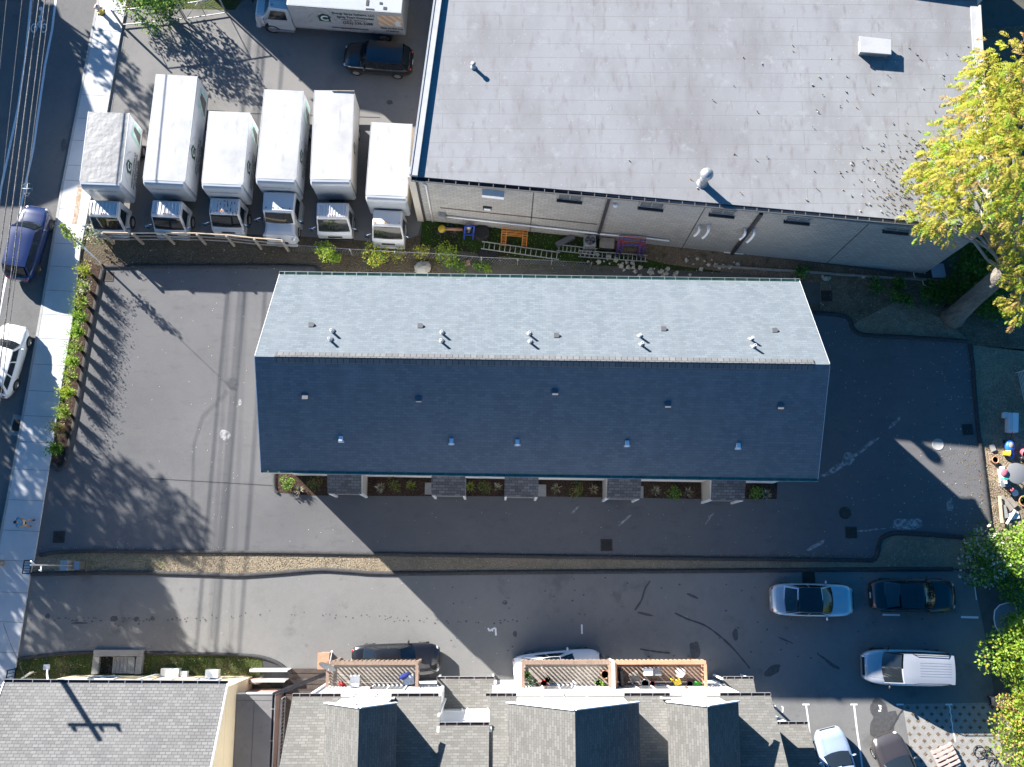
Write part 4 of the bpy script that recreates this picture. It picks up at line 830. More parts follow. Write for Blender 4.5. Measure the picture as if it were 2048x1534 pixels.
def car(name, label, cat, nose, tail, W_, H_, kind, pt, roofm=None, rim='rim', group='parked cars', rails=False, sunroof=False, ribs=0, z=.016, trim='plastic_trim', glass='glass_dark', plate=True):
    n = G(*nose, .45); t_ = G(*tail, .5); n.z = t_.z = 0; d = n-t_; L = d.length; c = (n+t_)/2; c.z = z
    T_ = thing(name, label, cat, c, math.atan2(d.y, d.x), group)
    K = KINDS[kind]; zb = .2
    fx = lambda f: L/2-f*L
    def hw(f):
        s_ = 1-2*f; return W_/2*(1-.055*s_*s_-(.30 if s_ > 0 else .24)*abs(s_)**(9 if kind != 'minivan' else 7))
    def zt(f): return lerpf(K['prof'], f)*H_
    st = [0, .006, .02, .045, .08, .12, .17, .22, .28, .35, .43, .5, .57, .65, .72, .79, .85, .9, .94, .97, .988, .997, 1]
    m = MB(); N = 13
    rows = []
    for f in st:
        w = hw(f); q = zt(f); e = min(f, 1-f); low = zb+max(0, .14-e*1.5); sh = q-.10*H_/1.5
        half = [(0, low), (w*.82, low), (w*.955, low+.07), (w*1.0, .36*H_), (w*.99, max(sh, .38*H_)), (w*.93, q-.02), (w*.72, q+.012)]
        prof = half+[(0, q+.03)]+[(-a, b) for a, b in reversed(half[1:])]
        rows.append([(fx(f), a, b) for a, b in prof])
    k = len(rows[0]); i0 = len(m.v)
    for r in rows: m.v += r
    for i in range(len(rows)-1):
        for j in range(k):
            a = i*k+j; b = i*k+(j+1) % k; m.f.append((a, b, b+k, a+k)); m.m.append(1 if j in (0, 1, k-2, k-1) else 0); m.s.append(True)
    m.f.append(tuple(reversed(range(k)))); m.m.append(0); m.s.append(False); m.f.append(tuple(range((len(rows)-1)*k, len(rows)*k))); m.m.append(0); m.s.append(False)
    body = m.build('body', [MT[pt], MT['plastic_trim']], T_)
    # cabin
    xa, xb, xc, xd = [fx(f) for f in K['k']]; zr = H_-.03; ba, bd = zt(K['k'][0])-.03, zt(K['k'][3])-.03
    wb = W_/2*.93; wr = W_/2*K['wr']; bow = .16; bowr = .07
    def front(u, v): return Vector((xa+(xb-xa)*v+(bow*(1-v)+bowr*v)*(1-u*u)-.0, u*(wb*.93*(1-v)+wr*v), ba+(zr-ba)*v**.92))
    rb = .10 if kind in ('sedan', 'coupe') else .05
    def rear(u, v): return Vector((xd+(xc-xd)*v-(rb*(1-v)+.04*v)*(1-u*u), u*(wb*.92*(1-v)+wr*.97*v), bd+(zr-.03-bd)*v**.9))
    def side(sg):
        def fn(u, v):   # u from front to rear
            xf = xa+(xb-xa)*v; xr = xd+(xc-xd)*v; wv0 = wb*.93*(1-v)+wr*v; wv1 = wb*.92*(1-v)+wr*.97*v
            bul = .05*math.sin(math.pi*u)*(1-v*.4)
            return Vector((xf+(xr-xf)*u, sg*(wv0+(wv1-wv0)*u+bul), (ba+(bd-ba)*u)*(1-v)+(zr-.03*u)*v))
        return fn
    m = MB(); m.grid(front, 8, 4, 0); m.grid(rear, 8, 4, 0); m.grid(side(1), 10, 4, 0); m.grid(side(-1), 10, 4, 0)
    fs = side(1); fo = side(-1)
    def roof(u, v):
        y1 = fs(u, 1).y; y = -y1+2*y1*v; s_ = 2*v-1; fxx = fs(u, 1).x
        fxx += bowr*(1-s_*s_)*max(0, 1-u*4)-.04*(1-s_*s_)*max(0, u*4-3)
        return Vector((fxx, y, fs(u, 1).z+.055*(1-s_**4)*min(1, 6*u+.2, 6*(1-u)+.2)))
    m.grid(roof, 12, 8, 1)
    cab = m.build('roof', [MT[pt], MT[roofm or pt]], T_)
    def patch(fn, u0, u1, v0, v1, nu, nv, name, mat, off=.012, par=None):
        def g(a, b):
            u = u0+(u1-u0)*a; v = v0+(v1-v0)*b; p = fn(u, v); e = 1e-3; nn = (fn(u+e, v)-fn(u-e, v)).cross(fn(u, v+e)-fn(u, v-e)).normalized()
            cc = Vector(((xa+xd)/2, 0, .8)); nn = nn if nn.dot(p-cc) > 0 else -nn; return p+nn*off
        mm = MB(); mm.grid(g, nu, nv); return mm.build(name, MT[mat], par or T_)
    patch(front, -.93, .93, .04, .93, 10, 4, 'windshield', glass)
    patch(rear, -.88, .88, .16, .92, 8, 3, 'rear_window', glass)
    for sg in (1, -1):
        f_ = side(sg); cuts = {'sedan': (.1, .48, .52, .84), 'coupe': (.12, .55, .58, .82), 'suv': (.07, .33, .36, .64, .67, .93), 'minivan': (.07, .30, .33, .62, .65, .95)}[kind]
        for q in range(0, len(cuts), 2): patch(f_, cuts[q], cuts[q+1], .14, .88, 5, 2, 'side_window', glass)
        m = MB(); y = sg*(W_/2+.09); m.ball((xa-.28, y, ba+.06), .115, 10, 0, (.55, 1, .65)); m.bar((xa-.27, sg*(W_/2-.06), ba+.03), (xa-.27, y, ba+.03), .06, .04); m.build('wing_mirror', MT[pt if kind != 'minivan' else 'plastic_trim'], T_)
        for nm, ff, mt, r_ in (('headlight', .035, 'headlight', .2), ('taillight', .975, 'taillight', .17)):
            m = MB(); w = hw(ff); zz = zt(ff)-.09; m.ball((fx(ff)+(-.06 if ff < .5 else .05), sg*(w-.15), zz), r_, 10, 0, (1.0, .75, .38)); m.build(nm, MT[mt], T_)
        for f in (.185, .80 if kind != 'suv' else .79): wheel(T_, fx(f), sg*(W_/2-.105), H_*.225 if kind != 'suv' else .36, .23, rim)
        if rails: m = MB(); m.tube([fs(.18, 1)*1 if sg > 0 else fo(.18, 1), (fs if sg > 0 else fo)(.25, 1)+Vector((0, -sg*.05, .1)), (fs if sg > 0 else fo)(.85, 1)+Vector((0, -sg*.05, .1)), (fs if sg > 0 else fo)(.93, 1)], .022, 6); m.build('roof_rail', MT[trim], T_)
    for sgn in (1, -1):
        m = MB(); m.bar((xa+.1, sgn*.08, ba+.03), (xa-.05, sgn*.62, ba+.09), .025, .02); m.build('wiper', MT['black_plastic'], T_)
    m = MB(); m.box(L/2-.07, L/2+.008, -W_*.25, W_*.25, .34*H_, .44*H_); m.build('grille', MT['plastic_trim'], T_, bevel=.01)
    m = MB(); e = .02
    for s_ in (1, -1): m.grid(lambda u, v: Vector((fx(.06+.2*u), s_*(W_*.27+.06*u)+(v-.5)*.02, zt(.06+.2*u)+.026)), 6, 1)
    m.build('bonnet_crease', MT[pt], T_)
    m = MB(); m.box(-L/2-.012, -L/2+.03, -.16, .16, .36*H_, .36*H_+.14); m.build('number_plate', MT['trim_white'], T_)
    if sunroof: m = MB(); m.grid(lambda u, v: roof(.1+.3*u, .24+.52*v)+Vector((0, 0, .006)), 5, 5); m.build('sunroof', MT['glass_dark'], T_)
    if ribs:
        for i in range(ribs): m = MB(); q = .28+.44*i/(ribs-1); m.grid(lambda u, v: roof(.3+.62*u, q+.012*(v-.5))+Vector((0, 0, .012)), 6, 1); m.build('roof_rib', MT[pt], T_)
    return T_
car('suv', 'black suv parked behind the box trucks beside the warehouse', 'suv', (690, 116), (826, 127), 1.86, 1.66, 'suv', 'paint_black', rim='rim')
car('suv', 'dark blue suv parked on the street beside the sidewalk', 'suv', (80, 417), (38, 562), 1.86, 1.7, 'suv', 'paint_navy', rim='rim_dark', z=-.008)
car('suv', 'white suv parked on the street behind the dark blue one', 'suv', (36, 652), (-8, 793), 1.84, 1.6, 'suv', 'paint_white', rim='rim', z=-.008, rails=False)
car('sedan', 'black sedan partly under the weathered balcony', 'car', (880, 1316), (704, 1322), 1.82, 1.45, 'sedan', 'paint_black')
car('coupe', 'white coupe nosed under the double balcony', 'car', (1200, 1326), (1027, 1342), 1.8, 1.38, 'coupe', 'paint_white', roofm='glass_dark')
car('sedan', 'silver sedan with a black glass roof in the lower car park', 'car', (1704, 1201), (1540, 1198), 1.87, 1.43, 'sedan', 'paint_silver', roofm='glass_dark')
car('sedan', 'black sedan with a sunroof parked in front of the silver sedan', 'car', (1907, 1191), (1739, 1190), 1.88, 1.46, 'sedan', 'paint_black', sunroof=True, rim='rim_dark')
car('minivan', 'silver minivan with a ribbed roof and rails in the lower car park', 'minivan', (1722, 1331), (1902, 1337), 2.0, 1.78, 'minivan', 'paint_silver_van', rails=True, ribs=6)
car('sedan', 'pale blue silver sedan in the stall beside the apartment house', 'car', (1652, 1456), (1700, 1625), 1.82, 1.45, 'sedan', 'paint_ice')
car('sedan', 'brownish grey rounded car in the stall left of the pavers', 'car', (1765, 1468), (1830, 1622), 1.84, 1.5, 'coupe', 'paint_brown')
# ------------------------------------------------------------------ box trucks
def xyplane(o, mt):     # letters drawn in xy -> placed by matrix
    return mt
def lettering(parent, s, size, pos, ux, uy, mat, bold=.0, name='lettering', align='CENTER', xs=1.0):
    ux = Vector(ux).normalized(); uy = Vector(uy).normalized(); n = ux.cross(uy)
    mt = Matrix(((ux.x, uy.x, n.x, pos[0]), (ux.y, uy.y, n.y, pos[1]), (ux.z, uy.z, n.z, pos[2]), (0, 0, 0, 1)))
    return xf(text_mb(s, size, align, bold), mt @ Matrix.Diagonal((xs, 1, 1, 1))).build(name, MT[mat], parent)
def arc_text(parent, s, size, pos, r, a0, a1, ux, uy, mat):
    ux = Vector(ux); uy = Vector(uy); n = ux.cross(uy); mb = MB()
    for i, ch in enumerate(s):
        if ch == ' ': continue
        a = a0+(a1-a0)*i/(len(s)-1); t = text_mb(ch, size); o = Vector(pos)+ux*math.cos(a)*r+uy*math.sin(a)*r
        x = ux*math.sin(a)-uy*math.cos(a); y = ux*math.cos(a)+uy*math.sin(a)
        xf(t, Matrix(((x.x, y.x, n.x, o.x), (x.y, y.y, n.y, o.y), (x.z, y.z, n.z, o.z), (0, 0, 0, 1))))
        mb.add(t.v, t.f)
    return mb.build('lettering', MT[mat], parent)
def logo(parent, pos, ux, uy, s=1.0):
    "house shaped green badge with a white letter and an arc of small print"
    ux = Vector(ux); uy = Vector(uy); n = ux.cross(uy); P = Vector(pos); m = MB()
    pts = [(-.66, -.6), (.66, -.6), (.58, -.5), (.58, .16), (.78, .16), (.5, .42), (.5, .58), (.34, .58), (.34, .55), (0, .8), (-.78, .16), (-.58, .16), (-.58, -.5)]
    m.face([P+ux*a*s*.62+uy*b*s*.62+n*.004 for a, b in pts]); lg = m.build('logo', MT['print_green'], parent)
    lettering(lg, 'C', .72*s, P+n*.008-uy*.06*s, ux, uy, 'trim_white', .02)
    arc_text(parent, 'ENERGY SPRAY SYSTEMS', .13*s, P+n*.004-uy*.35*s, 1.0*s, R_(160), R_(20), ux, uy, 'print_grey')
def truck_wheels(t, xs, y, r, w, rim='rim', dual=()):
    for x in xs:
        for sg in (1, -1): wheel(t, x, sg*y, r, w if x not in dual else w*1.9, rim)
def mirror_arm(t, x, y, z, sg):
    m = MB(); m.tube([(x, y, z+.25), (x+.12, y+sg*.28, z+.28), (x+.12, y+sg*.3, z-.15), (x, y, z-.3)], .018, 6); m.box(x+.09, x+.15, y+sg*.2, y+sg*.42, z-.18, z+.2); m.build('wing_mirror', MT['chrome'], t)
def cabover(t, xf_, L, w, h, y0=0, ribs=8, dirty=False, dark_front=False):
    """cab with nose at xf_, local x forward; returns nothing, adds parts"""
    xr = xf_-L
    zs = h*.30; x_ws = xf_-.27; zw0 = h*.575; xr_f = xf_-.70; hw = w/2
    prof = [(xr, .55), (xr, h-.12), (xr+.06, h-.03), (xr+.16, h), (xr_f-.1, h+.02), (xr_f, h-.03), (x_ws, zw0), (xf_-.05, zw0-.17), (xf_, zs+.1), (xf_-.01, .5), (xf_-.1, .42)]
    m = MB(); Y = [-1, -.97, -.9, .9, .97, 1]
    def ring(s_):
        out = []
        for x, z in prof:
            k = 1.0 if z < zw0 else 1-.10*(z-zw0)/(h-zw0); inset = {1: .06, .97: .02, .9: 0}[abs(s_)]
            xx = x-(inset if x > (xr+xf_)/2 else -inset*.4); zz = z-(inset*.7 if z > h*.8 else 0); out.append(Vector((xx, y0+s_*hw*k, zz)))
        return out
    rs = [ring(s_) for s_ in Y]; k = len(prof)
    for a, b in zip(rs[:-1], rs[1:]):
        for j in range(k): m.face([a[j], b[j], b[(j+1) % k], a[(j+1) % k]], 0)
    m.face(list(reversed(rs[0]))); m.face(rs[-1])
    cb = m.build('cab', MT['paint_truck'], t)
    def wsp(u, v): kk = 1-.10*v; return Vector((x_ws+(xr_f-x_ws)*v+.012+.03*(1-u*u), y0+u*hw*.9*kk, zw0+(h-.03-zw0)*v+.012))
    m = MB(); m.grid(lambda a, b: wsp(-1+2*a, .05+.86*b), 6, 3); wsb = m.build('windshield', MT['glass_dark'], t)
    m = MB(); m.grid(lambda a, b: wsp(-1+2*a, -.05+.1*b)+Vector((.004, 0, 0)), 6, 1); m.build('cowl_trim', MT['plastic_trim'], t)
    for sg in (1, -1):
        y = y0+sg*(hw+.003); m = MB(); z1 = h-.2
        def sp(x, z): kk = 1.0 if z < zw0 else 1-.10*(z-zw0)/(h-zw0); return Vector((x, y0+sg*(hw*kk+.012), z))
        q = [sp(xr+.42, zw0+.06), sp(x_ws-.12, zw0+.06), sp(xr_f-.1, z1-.04), sp(xr+.42, z1-.04)]
        m.face(q if sg < 0 else list(reversed(q))); m.build('side_window', MT['glass_dark'], t)
        m = MB(); q = [sp(xr+.26, .62), sp(x_ws-.02, .62), sp(x_ws-.02, zw0-.03), sp(xr+.26, zw0-.03)]; m.face(q if sg < 0 else list(reversed(q))); dr = m.build('door', MT['paint_truck'], t)
        m = MB(); m.bar(sp(xr+.36, zw0-.12)+Vector((0, sg*.015, 0)), sp(xr+.52, zw0-.12)+Vector((0, sg*.015, 0)), .03, .04); m.build('handle', MT['plastic_trim'], dr)
        mirror_arm(t, x_ws-.1, y0+sg*(hw*.98), zw0+.15, sg)
        m = MB(); m.box(xf_-.09, xf_+.012, y0+sg*hw*.55-.16, y0+sg*hw*.55+.16+sg*.12, zs+.12, zs+.3); m.build('headlight', MT['headlight'], t, bevel=.02)
    if ribs:
        for i in range(ribs): y = y0-hw*.78+hw*1.56*i/(ribs-1); m = MB(); m.box(xr+.16, xr_f-.14, y-.035, y+.035, h-.01, h+.04); m.build('roof_rib', MT['paint_truck'], t, bevel=.015)
    if dirty:
        for i in range(3): m = MB(); c = (xr+.4+.35*i, y0+random.uniform(-.5, .5)); r2_ = random.Random(i)
    for y in (-.75, -.14, 0, .14, .75): m = MB(); m.ball((xr_f-.17, y0+y*hw, h+.035), .04, 8, 0, (1.3, 1, .8)); m.build('marker_light', MT['amber'], t)
    m = MB(); m.box(xf_-.12, xf_+.12, y0-hw*.99, y0+hw*.99, .38, .66); m.build('bumper', MT['chassis' if dark_front else 'paint_truck'], t, bevel=.05)
    m = MB(); m.box(xf_-.05, xf_+.014, y0-hw*.42, y0+hw*.42, zs+.1, zs+.3); m.build('grille', MT['plastic_trim'], t, bevel=.01)
    for s_ in (1, -1): m = MB(); m.bar((x_ws+.05, y0+s_*.05, zw0+.05), (x_ws-.02, y0+s_*.6, zw0+.13), .025, .03); m.build('wiper', MT['black_plastic'], t)
def convcab(t, xr, xf_, w, h, y0=0):
    "conventional cab with a bonnet: rear wall xr, nose xf_"
    hw = w/2; xw0 = xr+1.72; xw1 = xr+1.28; zc = h*.68; hn = h*.60
    st = [(xr, h-.12, 1), (xr+.12, h, 1), (xw1-.08, h+.02, .97), (xw1, h-.03, .95), (xw0, zc, .93), (xw0+.5, zc-.05, .96), ((xw0+xf_)/2+.25, zc-.12, 1.0), (xf_-.25, hn-.15, .93), (xf_-.06, hn-.32, .82), (xf_, hn-.6, .75)]
    rows = []
    for i, (x, z, k) in enumerate(st):
        b = .55; wd = hw*k*(1.0 if i < 4 else .92 if i < 6 else 1.0); tp = .86 if i < 4 else .8
        zs = min(z-.12, zc-.15) if i < 4 else z-.22
        half = [(0, b), (wd, b), (wd*1.0, zs), (wd*.97, z-.1) if i >= 4 else (wd*.92, z-.1), (wd*tp, z)]
        pr = half+[(0, z+.035)]+[(-a, c) for a, c in reversed(half[1:])]; rows.append([Vector((x, y0+a, c)) for a, c in pr])
    m = MB(); k = len(rows[0])
    for a, b in zip(rows[:-1], rows[1:]):
        for j in range(k): m.face([a[j], a[(j+1) % k], b[(j+1) % k], b[j]], 0, False)
    m.face(rows[0]); m.face(list(reversed(rows[-1]))); m.build('cab', MT['paint_truck'], t, bevel=.03)
    m = MB(); m.grid(lambda a, b: Vector((xw0+.02+(xw1-xw0)*(.06+.86*b)+.05*(1-(2*a-1)**2), y0+(2*a-1)*hw*(.80-.06*b), zc+.035+(h-zc-.05)*(.06+.86*b)+.02*(1-(2*a-1)**2))), 6, 3); m.build('windshield', MT['glass_dark'], t)
    for sg in (1, -1):
        m = MB(); q = [Vector((xr+.28, y0+sg*(hw+.012), zc-.13)), Vector((xw0-.2, y0+sg*(hw*.985+.012), zc-.13)), Vector((xw1-.1, y0+sg*(hw*.93+.012), h-.2)), Vector((xr+.28, y0+sg*(hw*.95+.012), h-.2))]; m.face(q if sg < 0 else list(reversed(q))); m.build('side_window', MT['glass_dark'], t)
        m = MB(); q = [Vector((xr+.24, y0+sg*(hw+.008), .66)), Vector((xw0-.1, y0+sg*(hw+.008), .66)), Vector((xw0-.12, y0+sg*(hw+.008), zc-.18)), Vector((xr+.24, y0+sg*(hw+.008), zc-.18))]; m.face(q if sg < 0 else list(reversed(q))); m.build('door', MT['paint_truck'], t)
        mirror_arm(t, xw0-.15, y0+sg*hw, zc+.2, sg)
        m = MB(); m.ball((xf_-.2, y0+sg*hw*.76, hn-.3), .2, 10, 0, (1, .8, .6)); m.build('headlight', MT['headlight'], t)
        m = MB(); m.box(xr+.1, xw0-.1, y0+sg*(hw-.25), y0+sg*(hw+.05), .35, .45); m.box(xr+.1, xw0-.1, y0+sg*(hw-.2), y0+sg*(hw+.04), .45, .54); m.build('step', MT['galv'], t)
    m = MB(); m.box(xf_-.1, xf_+.1, y0-hw*.9, y0+hw*.9, .4, .7); m.build('bumper', MT['paint_truck'], t, bevel=.05)
    m = MB(); m.box(xf_-.02, xf_+.03, y0-.42, y0+.42, .72, hn-.55); m.build('grille', MT['plastic_trim'], t)
    m = MB(); m.box((xw0+xf_)/2+.45, (xw0+xf_)/2+.56, y0-.12, y0+.12, zc-.16, zc-.05); m.build('bonnet_badge', MT['plastic_trim'], t)
    for y in (-.75, -.3, 0, .3, .75): m = MB(); m.ball((xw1-.22, y0+y*hw*.9, h+.045), .04, 8, 0, (1.3, 1, .8)); m.build('marker_light', MT['gutter_dark'], t)
def box_truck(label, RL, RR, FR, FL, cabkind, cabpx, zt=3.38, zb=1.05, cap='box_cap', top='box_white', sidem='box_side', gfx=1, ribs=8, hcab=2.3, frontword=True, wcab=1.95, rearbar=False, dirty=False, dark_front=False, logo2=False):
    a, b, c, d = [G(*p, zt) for p in (RL, RR, FR, FL)]; rm = (a+b)/2; fm = (c+d)/2; dv = fm-rm; L = dv.length; Wd = ((a-b).length+(c-d).length)/2; o = (rm+fm)/2; o.z = .012
    t = thing('box_truck', label, 'truck', o, math.atan2(dv.y, dv.x), 'white box trucks parked in a row')
    rot = Matrix.Rotation(t.rotation_euler.z, 3, 'Z').inverted()
    nose = rot @ (G(*cabpx, .6)-o); xn = nose.x; y0 = nose.y*.6
    hw = Wd/2; x0 = -L/2; x1 = L/2; z0 = zb; z1 = zt-.012
    m = MB(); m.box(x0, x1-.32, -hw, hw, z0, z1-.0); m.build('cargo_box', [MT[sidem]], t, bevel=.03)
    m = MB(); m.grid(lambda u, v: Vector((x0+.02+(x1-.36-x0)*u, -hw+.03+(2*hw-.06)*v, z1+.006+.02*(1-(2*v-1)**2))), 10, 6); m.build('roof', MT[top], t)
    # rounded front cap
    pr = [(x1-.319, z0), (x1-.319, z1+.01), (x1-.2, z1-.0), (x1-.09, z1-.07), (x1-.02, z1-.2), (x1, z1-.36), (x1, z0)]
    m = MB(); ys = [-hw-.012, -hw*.93, hw*.93, hw+.012]; rr = []
    for q, y in enumerate(ys): rr.append([Vector((x-(.12 if q in (0, 3) and x > x1-.3 else 0), y, z-(.05 if q in (0, 3) and z > z1-.1 and x > x1-.3 else 0))) for x, z in pr])
    k = len(pr)
    for p, q in zip(rr[:-1], rr[1:]):
        for j in range(k): m.face([p[j], q[j], q[(j+1) % k], p[(j+1) % k]], 0, False)
    m.face(list(reversed(rr[0]))); m.face(rr[-1]); m.build('front_cap', MT[cap], t)
    for sg in (1, -1):
        m = MB(); m.box(x0+.001, x1-.4, sg*hw-.022, sg*hw+.016, z1-.07, z1+.012); m.build('top_rail', MT['galv'], t)
        m = MB(); m.box(x0+.001, x1-.33, sg*hw-.02, sg*hw+.014, z0-.02, z0+.09); m.build('bottom_rail', MT['galv'], t)
        for xx in (x0+.3, -.1*L, .15*L): m = MB(); m.box(xx, xx+.12, sg*hw+.0145, sg*hw+.02, z0+.02, z0+.06); m.build('reflector', MT['red_mark'], t)
        m = MB(); m.box(x0-.01, x0+.05, sg*(hw-.12)-.08, sg*(hw-.12)+.08, .75, .95); m.build('taillight', MT['taillight'], t)
    m = MB(); m.box(x0-.02, x0-.001, -hw+.06, hw-.06, z0+.05, z1-.1); m.build('rear_door', MT['galv'], t)
    m = MB(); m.box(x0+.05, xn-.4, y0-.42, y0+.42, .55, z0-.021); m.build('chassis', MT['chassis'], t)
    m = MB(); m.box(x0-.25, x0-.03, -hw*.9, hw*.9, .5, .62); m.build('rear_bumper', MT['chassis'], t)
    truck_wheels(t, (x0+L*.24,), hw-.24, .4, .22, 'rim', (x0+L*.24,)); truck_wheels(t, (xn-1.05 if cabkind == 'over' else xn-.85,), wcab/2-.1, .4, .22)
    if cabkind == 'over': cabover(t, xn, 1.72, wcab, hcab, y0, ribs, dirty, dark_front)
    else: convcab(t, x1+.06, xn, 2.1, hcab, y0)
    # lettering: left flank reads front to rear
    ux = Vector((-1, 0, 0)); uy = Vector((0, 0, 1)); ys_ = hw+.017
    if gfx:
        xc = L*.14 if gfx == 1 else L*.10
        logo(t, (xc, ys_, zb+(zt-zb)*.64), ux, uy, 1.0)
        for s_, sz, zz, mt in (('ENERGY SPRAY SYSTEMS, LLC', .24, .34, 'print_black'), ('SPRAY FOAM CONTRACTOR', .24, .21, 'print_black'), ('(203) 536-3388', .38, .08, 'print_black')): lettering(t, s_, sz, (xc-.1, ys_, zb+(zt-zb)*zz), ux, uy, mt, .008, xs=.72)
        m = MB(); q = [(-L*.22, zb+.25), (-L*.46, zb+.25), (-L*.46, zt-.8), (-L*.27, zt-.6)]; m.face([Vector((a_, ys_, b_)) for a_, b_ in q]); m.build('printed_panel', MT['print_teal'], t)
        m = MB(); q = [(-L*.26, zb+.3), (-L*.40, zb+.3), (-L*.42, zt-1.0), (-L*.36, zt-.85)]; m.face([Vector((a_, ys_+.003, b_)) for a_, b_ in q]); m.build('printed_panel', MT['print_grey'], t)
    elif logo2:
        logo(t, (L*.05, ys_, zb+(zt-zb)*.62), ux, uy, .85); m = MB()
        lettering(t, 'SPRAY FOAM', .22, (L*.05, ys_, zb+.6), ux, uy, 'print_grey')
    if frontword: lettering(t, 'Energy Spray Systems, LLC', .15, (x1+.006, 0, z1-.5), (0, 1, 0), (0, 0, 1), 'print_black', .004)
    if rearbar: m = MB(); m.bar((x0+.06, -hw*.1, z1+.06), (x0+.06, hw, z1+.06), .05, .06); m.bar((x0+.03, hw-.02, z1+.06), (x0+.03, hw-.02, z0), .06, .05); m.build('rear_frame', MT['wood_grey'], t)
    return t
TR = [
 ('box truck with a greyed wrinkled roof, leftmost of the row by the sidewalk', (177, 225), (258.5, 224), (241, 376), (158, 376), 'over', (224, 474), dict(top='box_greyed')),
 ('long box truck with cable shadows across its roof, second from the sidewalk', (313, 150), (394.5, 150), (369, 372), (284, 373), 'over', (345, 474), dict()),
 ('shorter box truck with flaking paint on its cab roof', (418.5, 223), (499.5, 223.5), (485, 379), (402, 379), 'over', (458, 469), dict(dirty=True)),
 ('box truck with a long rounded bonnet and a diagonal shadow on its roof', (529, 180), (607.5, 180), (591, 369), (510.5, 369), 'conv', (566, 488), dict(hcab=2.45)),
 ('box truck with a wide ribbed cab roof and a dark front', (629.4, 181), (708, 180.5), (701.5, 370), (619.5, 370), 'over', (672, 478), dict(gfx=0, logo2=True, frontword=False, ribs=11, rearbar=True, wcab=2.1, dark_front=True)),
 ('small box truck with tan sides beside the warehouse corner', (743, 244.5), (824, 247), (814, 403), (730, 401.5), 'over', (778, 492), dict(gfx=0, frontword=False, ribs=0, sidem='box_tan', wcab=1.95, hcab=2.25)),
]
for lab, a, b, c, d, ck, cp, kw in TR: box_truck(lab, a, b, c, d, ck, cp, **kw)
# flaking paint on the third cab
tk = [o for o in COL.objects if o.get('label', '').startswith('shorter box truck')][0]
cabo = [o for o in tk.children if o.name.startswith('cab') and 'cargo' not in o.name][0]
bb = [v.co for v in cabo.data.vertices]; x_lo = min(v.x for v in bb); x_hi = max(v.x for v in bb); yc = (min(v.y for v in bb)+max(v.y for v in bb))/2; zc_ = max(v.z for v in bb)
m = MB(); r2 = random.Random(5)
for i in range(70):
    x = r2.uniform(x_lo+.2, x_lo+1.0); y = yc+round(r2.uniform(-4, 4))*.19+r2.uniform(-.05, .05); a = r2.uniform(.03, .11); b = r2.uniform(.015, .04)
    m.sheet([(x-a, y), (x-a*.3, y-b), (x+a, y-b*.3), (x+a*.5, y+b), (x-a*.4, y+b*.8)], zc_+.002)
tag(m.build('flaked_paint', MT['print_grey'], cabo), kind='stuff')
# big truck along the top
zt = 3.65; fa, rb_ = G(574, 9.5, zt), G(803, 26.5, zt); dv = fa-rb_; Lb = dv.length; u = dv.normalized(); Wb = 2.5; nrm = Vector((u.y, -u.x, 0))  # towards the far side
o = (fa+rb_)/2+nrm*(Wb/2); o.z = .012
t = thing('box_truck', 'large white box truck with green lettering along the top edge', 'truck', o, math.atan2(dv.y, dv.x), 'white box trucks parked in a row')
x0, x1, hw, z0, z1 = -Lb/2, Lb/2, Wb/2, 1.12, zt-.01
m = MB(); m.box(x0, x1, -hw, hw, z0, z1); m.build('cargo_box', MT['box_white'], t, bevel=.03)
m = MB(); m.grid(lambda a, b: Vector((x0+.03+(Lb-.06)*a, -hw+.04+(2*hw-.08)*b, z1+.005)), 6, 4); m.build('roof', MT['box_cap'], t)
r2 = random.Random(9)
for px, py, a, b in ((735, 6, .16, .38), (762, 7, .17, .14), (770, 17, .2, .18), (740, 19, .5, .1)):
    p = G(px, py, z1); q = Matrix.Rotation(-t.rotation_euler.z, 3, 'Z') @ (p-o); m = MB(); m.box(q.x-a/2, q.x+a/2, q.y-b/2, q.y+b/2, z1+.008, z1+.03); m.build('roof_patch', MT['gutter_dark'], t)
for sg in (1, -1):
    m = MB(); m.box(x0+.001, x1-.001, sg*hw-.02, sg*hw+.016, z1-.06, z1+.014); m.build('top_rail', MT['galv'], t)
    m = MB(); m.box(x0+.001, x1-.001, sg*hw-.02, sg*hw+.014, z0-.02, z0+.08); m.build('bottom_rail', MT['galv'], t)
    for k in range(4): xx = x0+.3+k*Lb*.23; m = MB(); m.box(xx, xx+.3, sg*hw+.0145, sg*hw+.02, z0+.01, z0+.06); m.build('reflector', MT['red_mark'], t)
m = MB(); m.box(x0-.03, x0-.001, -hw+.05, hw-.05, z0, z1-.05); m.build('rear_door', MT['galv'], t)
m = MB(); m.box(x1+.001, x1+.05, -hw+.02, hw-.02, z0, z1-.02); m.build('front_trim', MT['galv'], t)
m = MB(); m.box(x0+.1, x1+2.2, -.42, .42, .6, z0-.021); m.build('chassis', MT['chassis'], t)
nosex = (Matrix.Rotation(-t.rotation_euler.z, 3, 'Z') @ (G(513, 25, 1.2)-o)).x
convcab(t, x1+.12, nosex, 2.3, 2.7)
truck_wheels(t, (x0+Lb*.2,), hw-.28, .5, .26, 'rim', (x0+Lb*.2,)); truck_wheels(t, (nosex-.95,), 1.02, .5, .28)
ux, uy = Vector((-1, 0, 0)), Vector((0, 0, 1)); ys_ = hw+.017
def sx(px): return x1-(px-574)/(803-574)*Lb
logo(t, (sx(642), ys_, 2.5), ux, uy, 1.0)
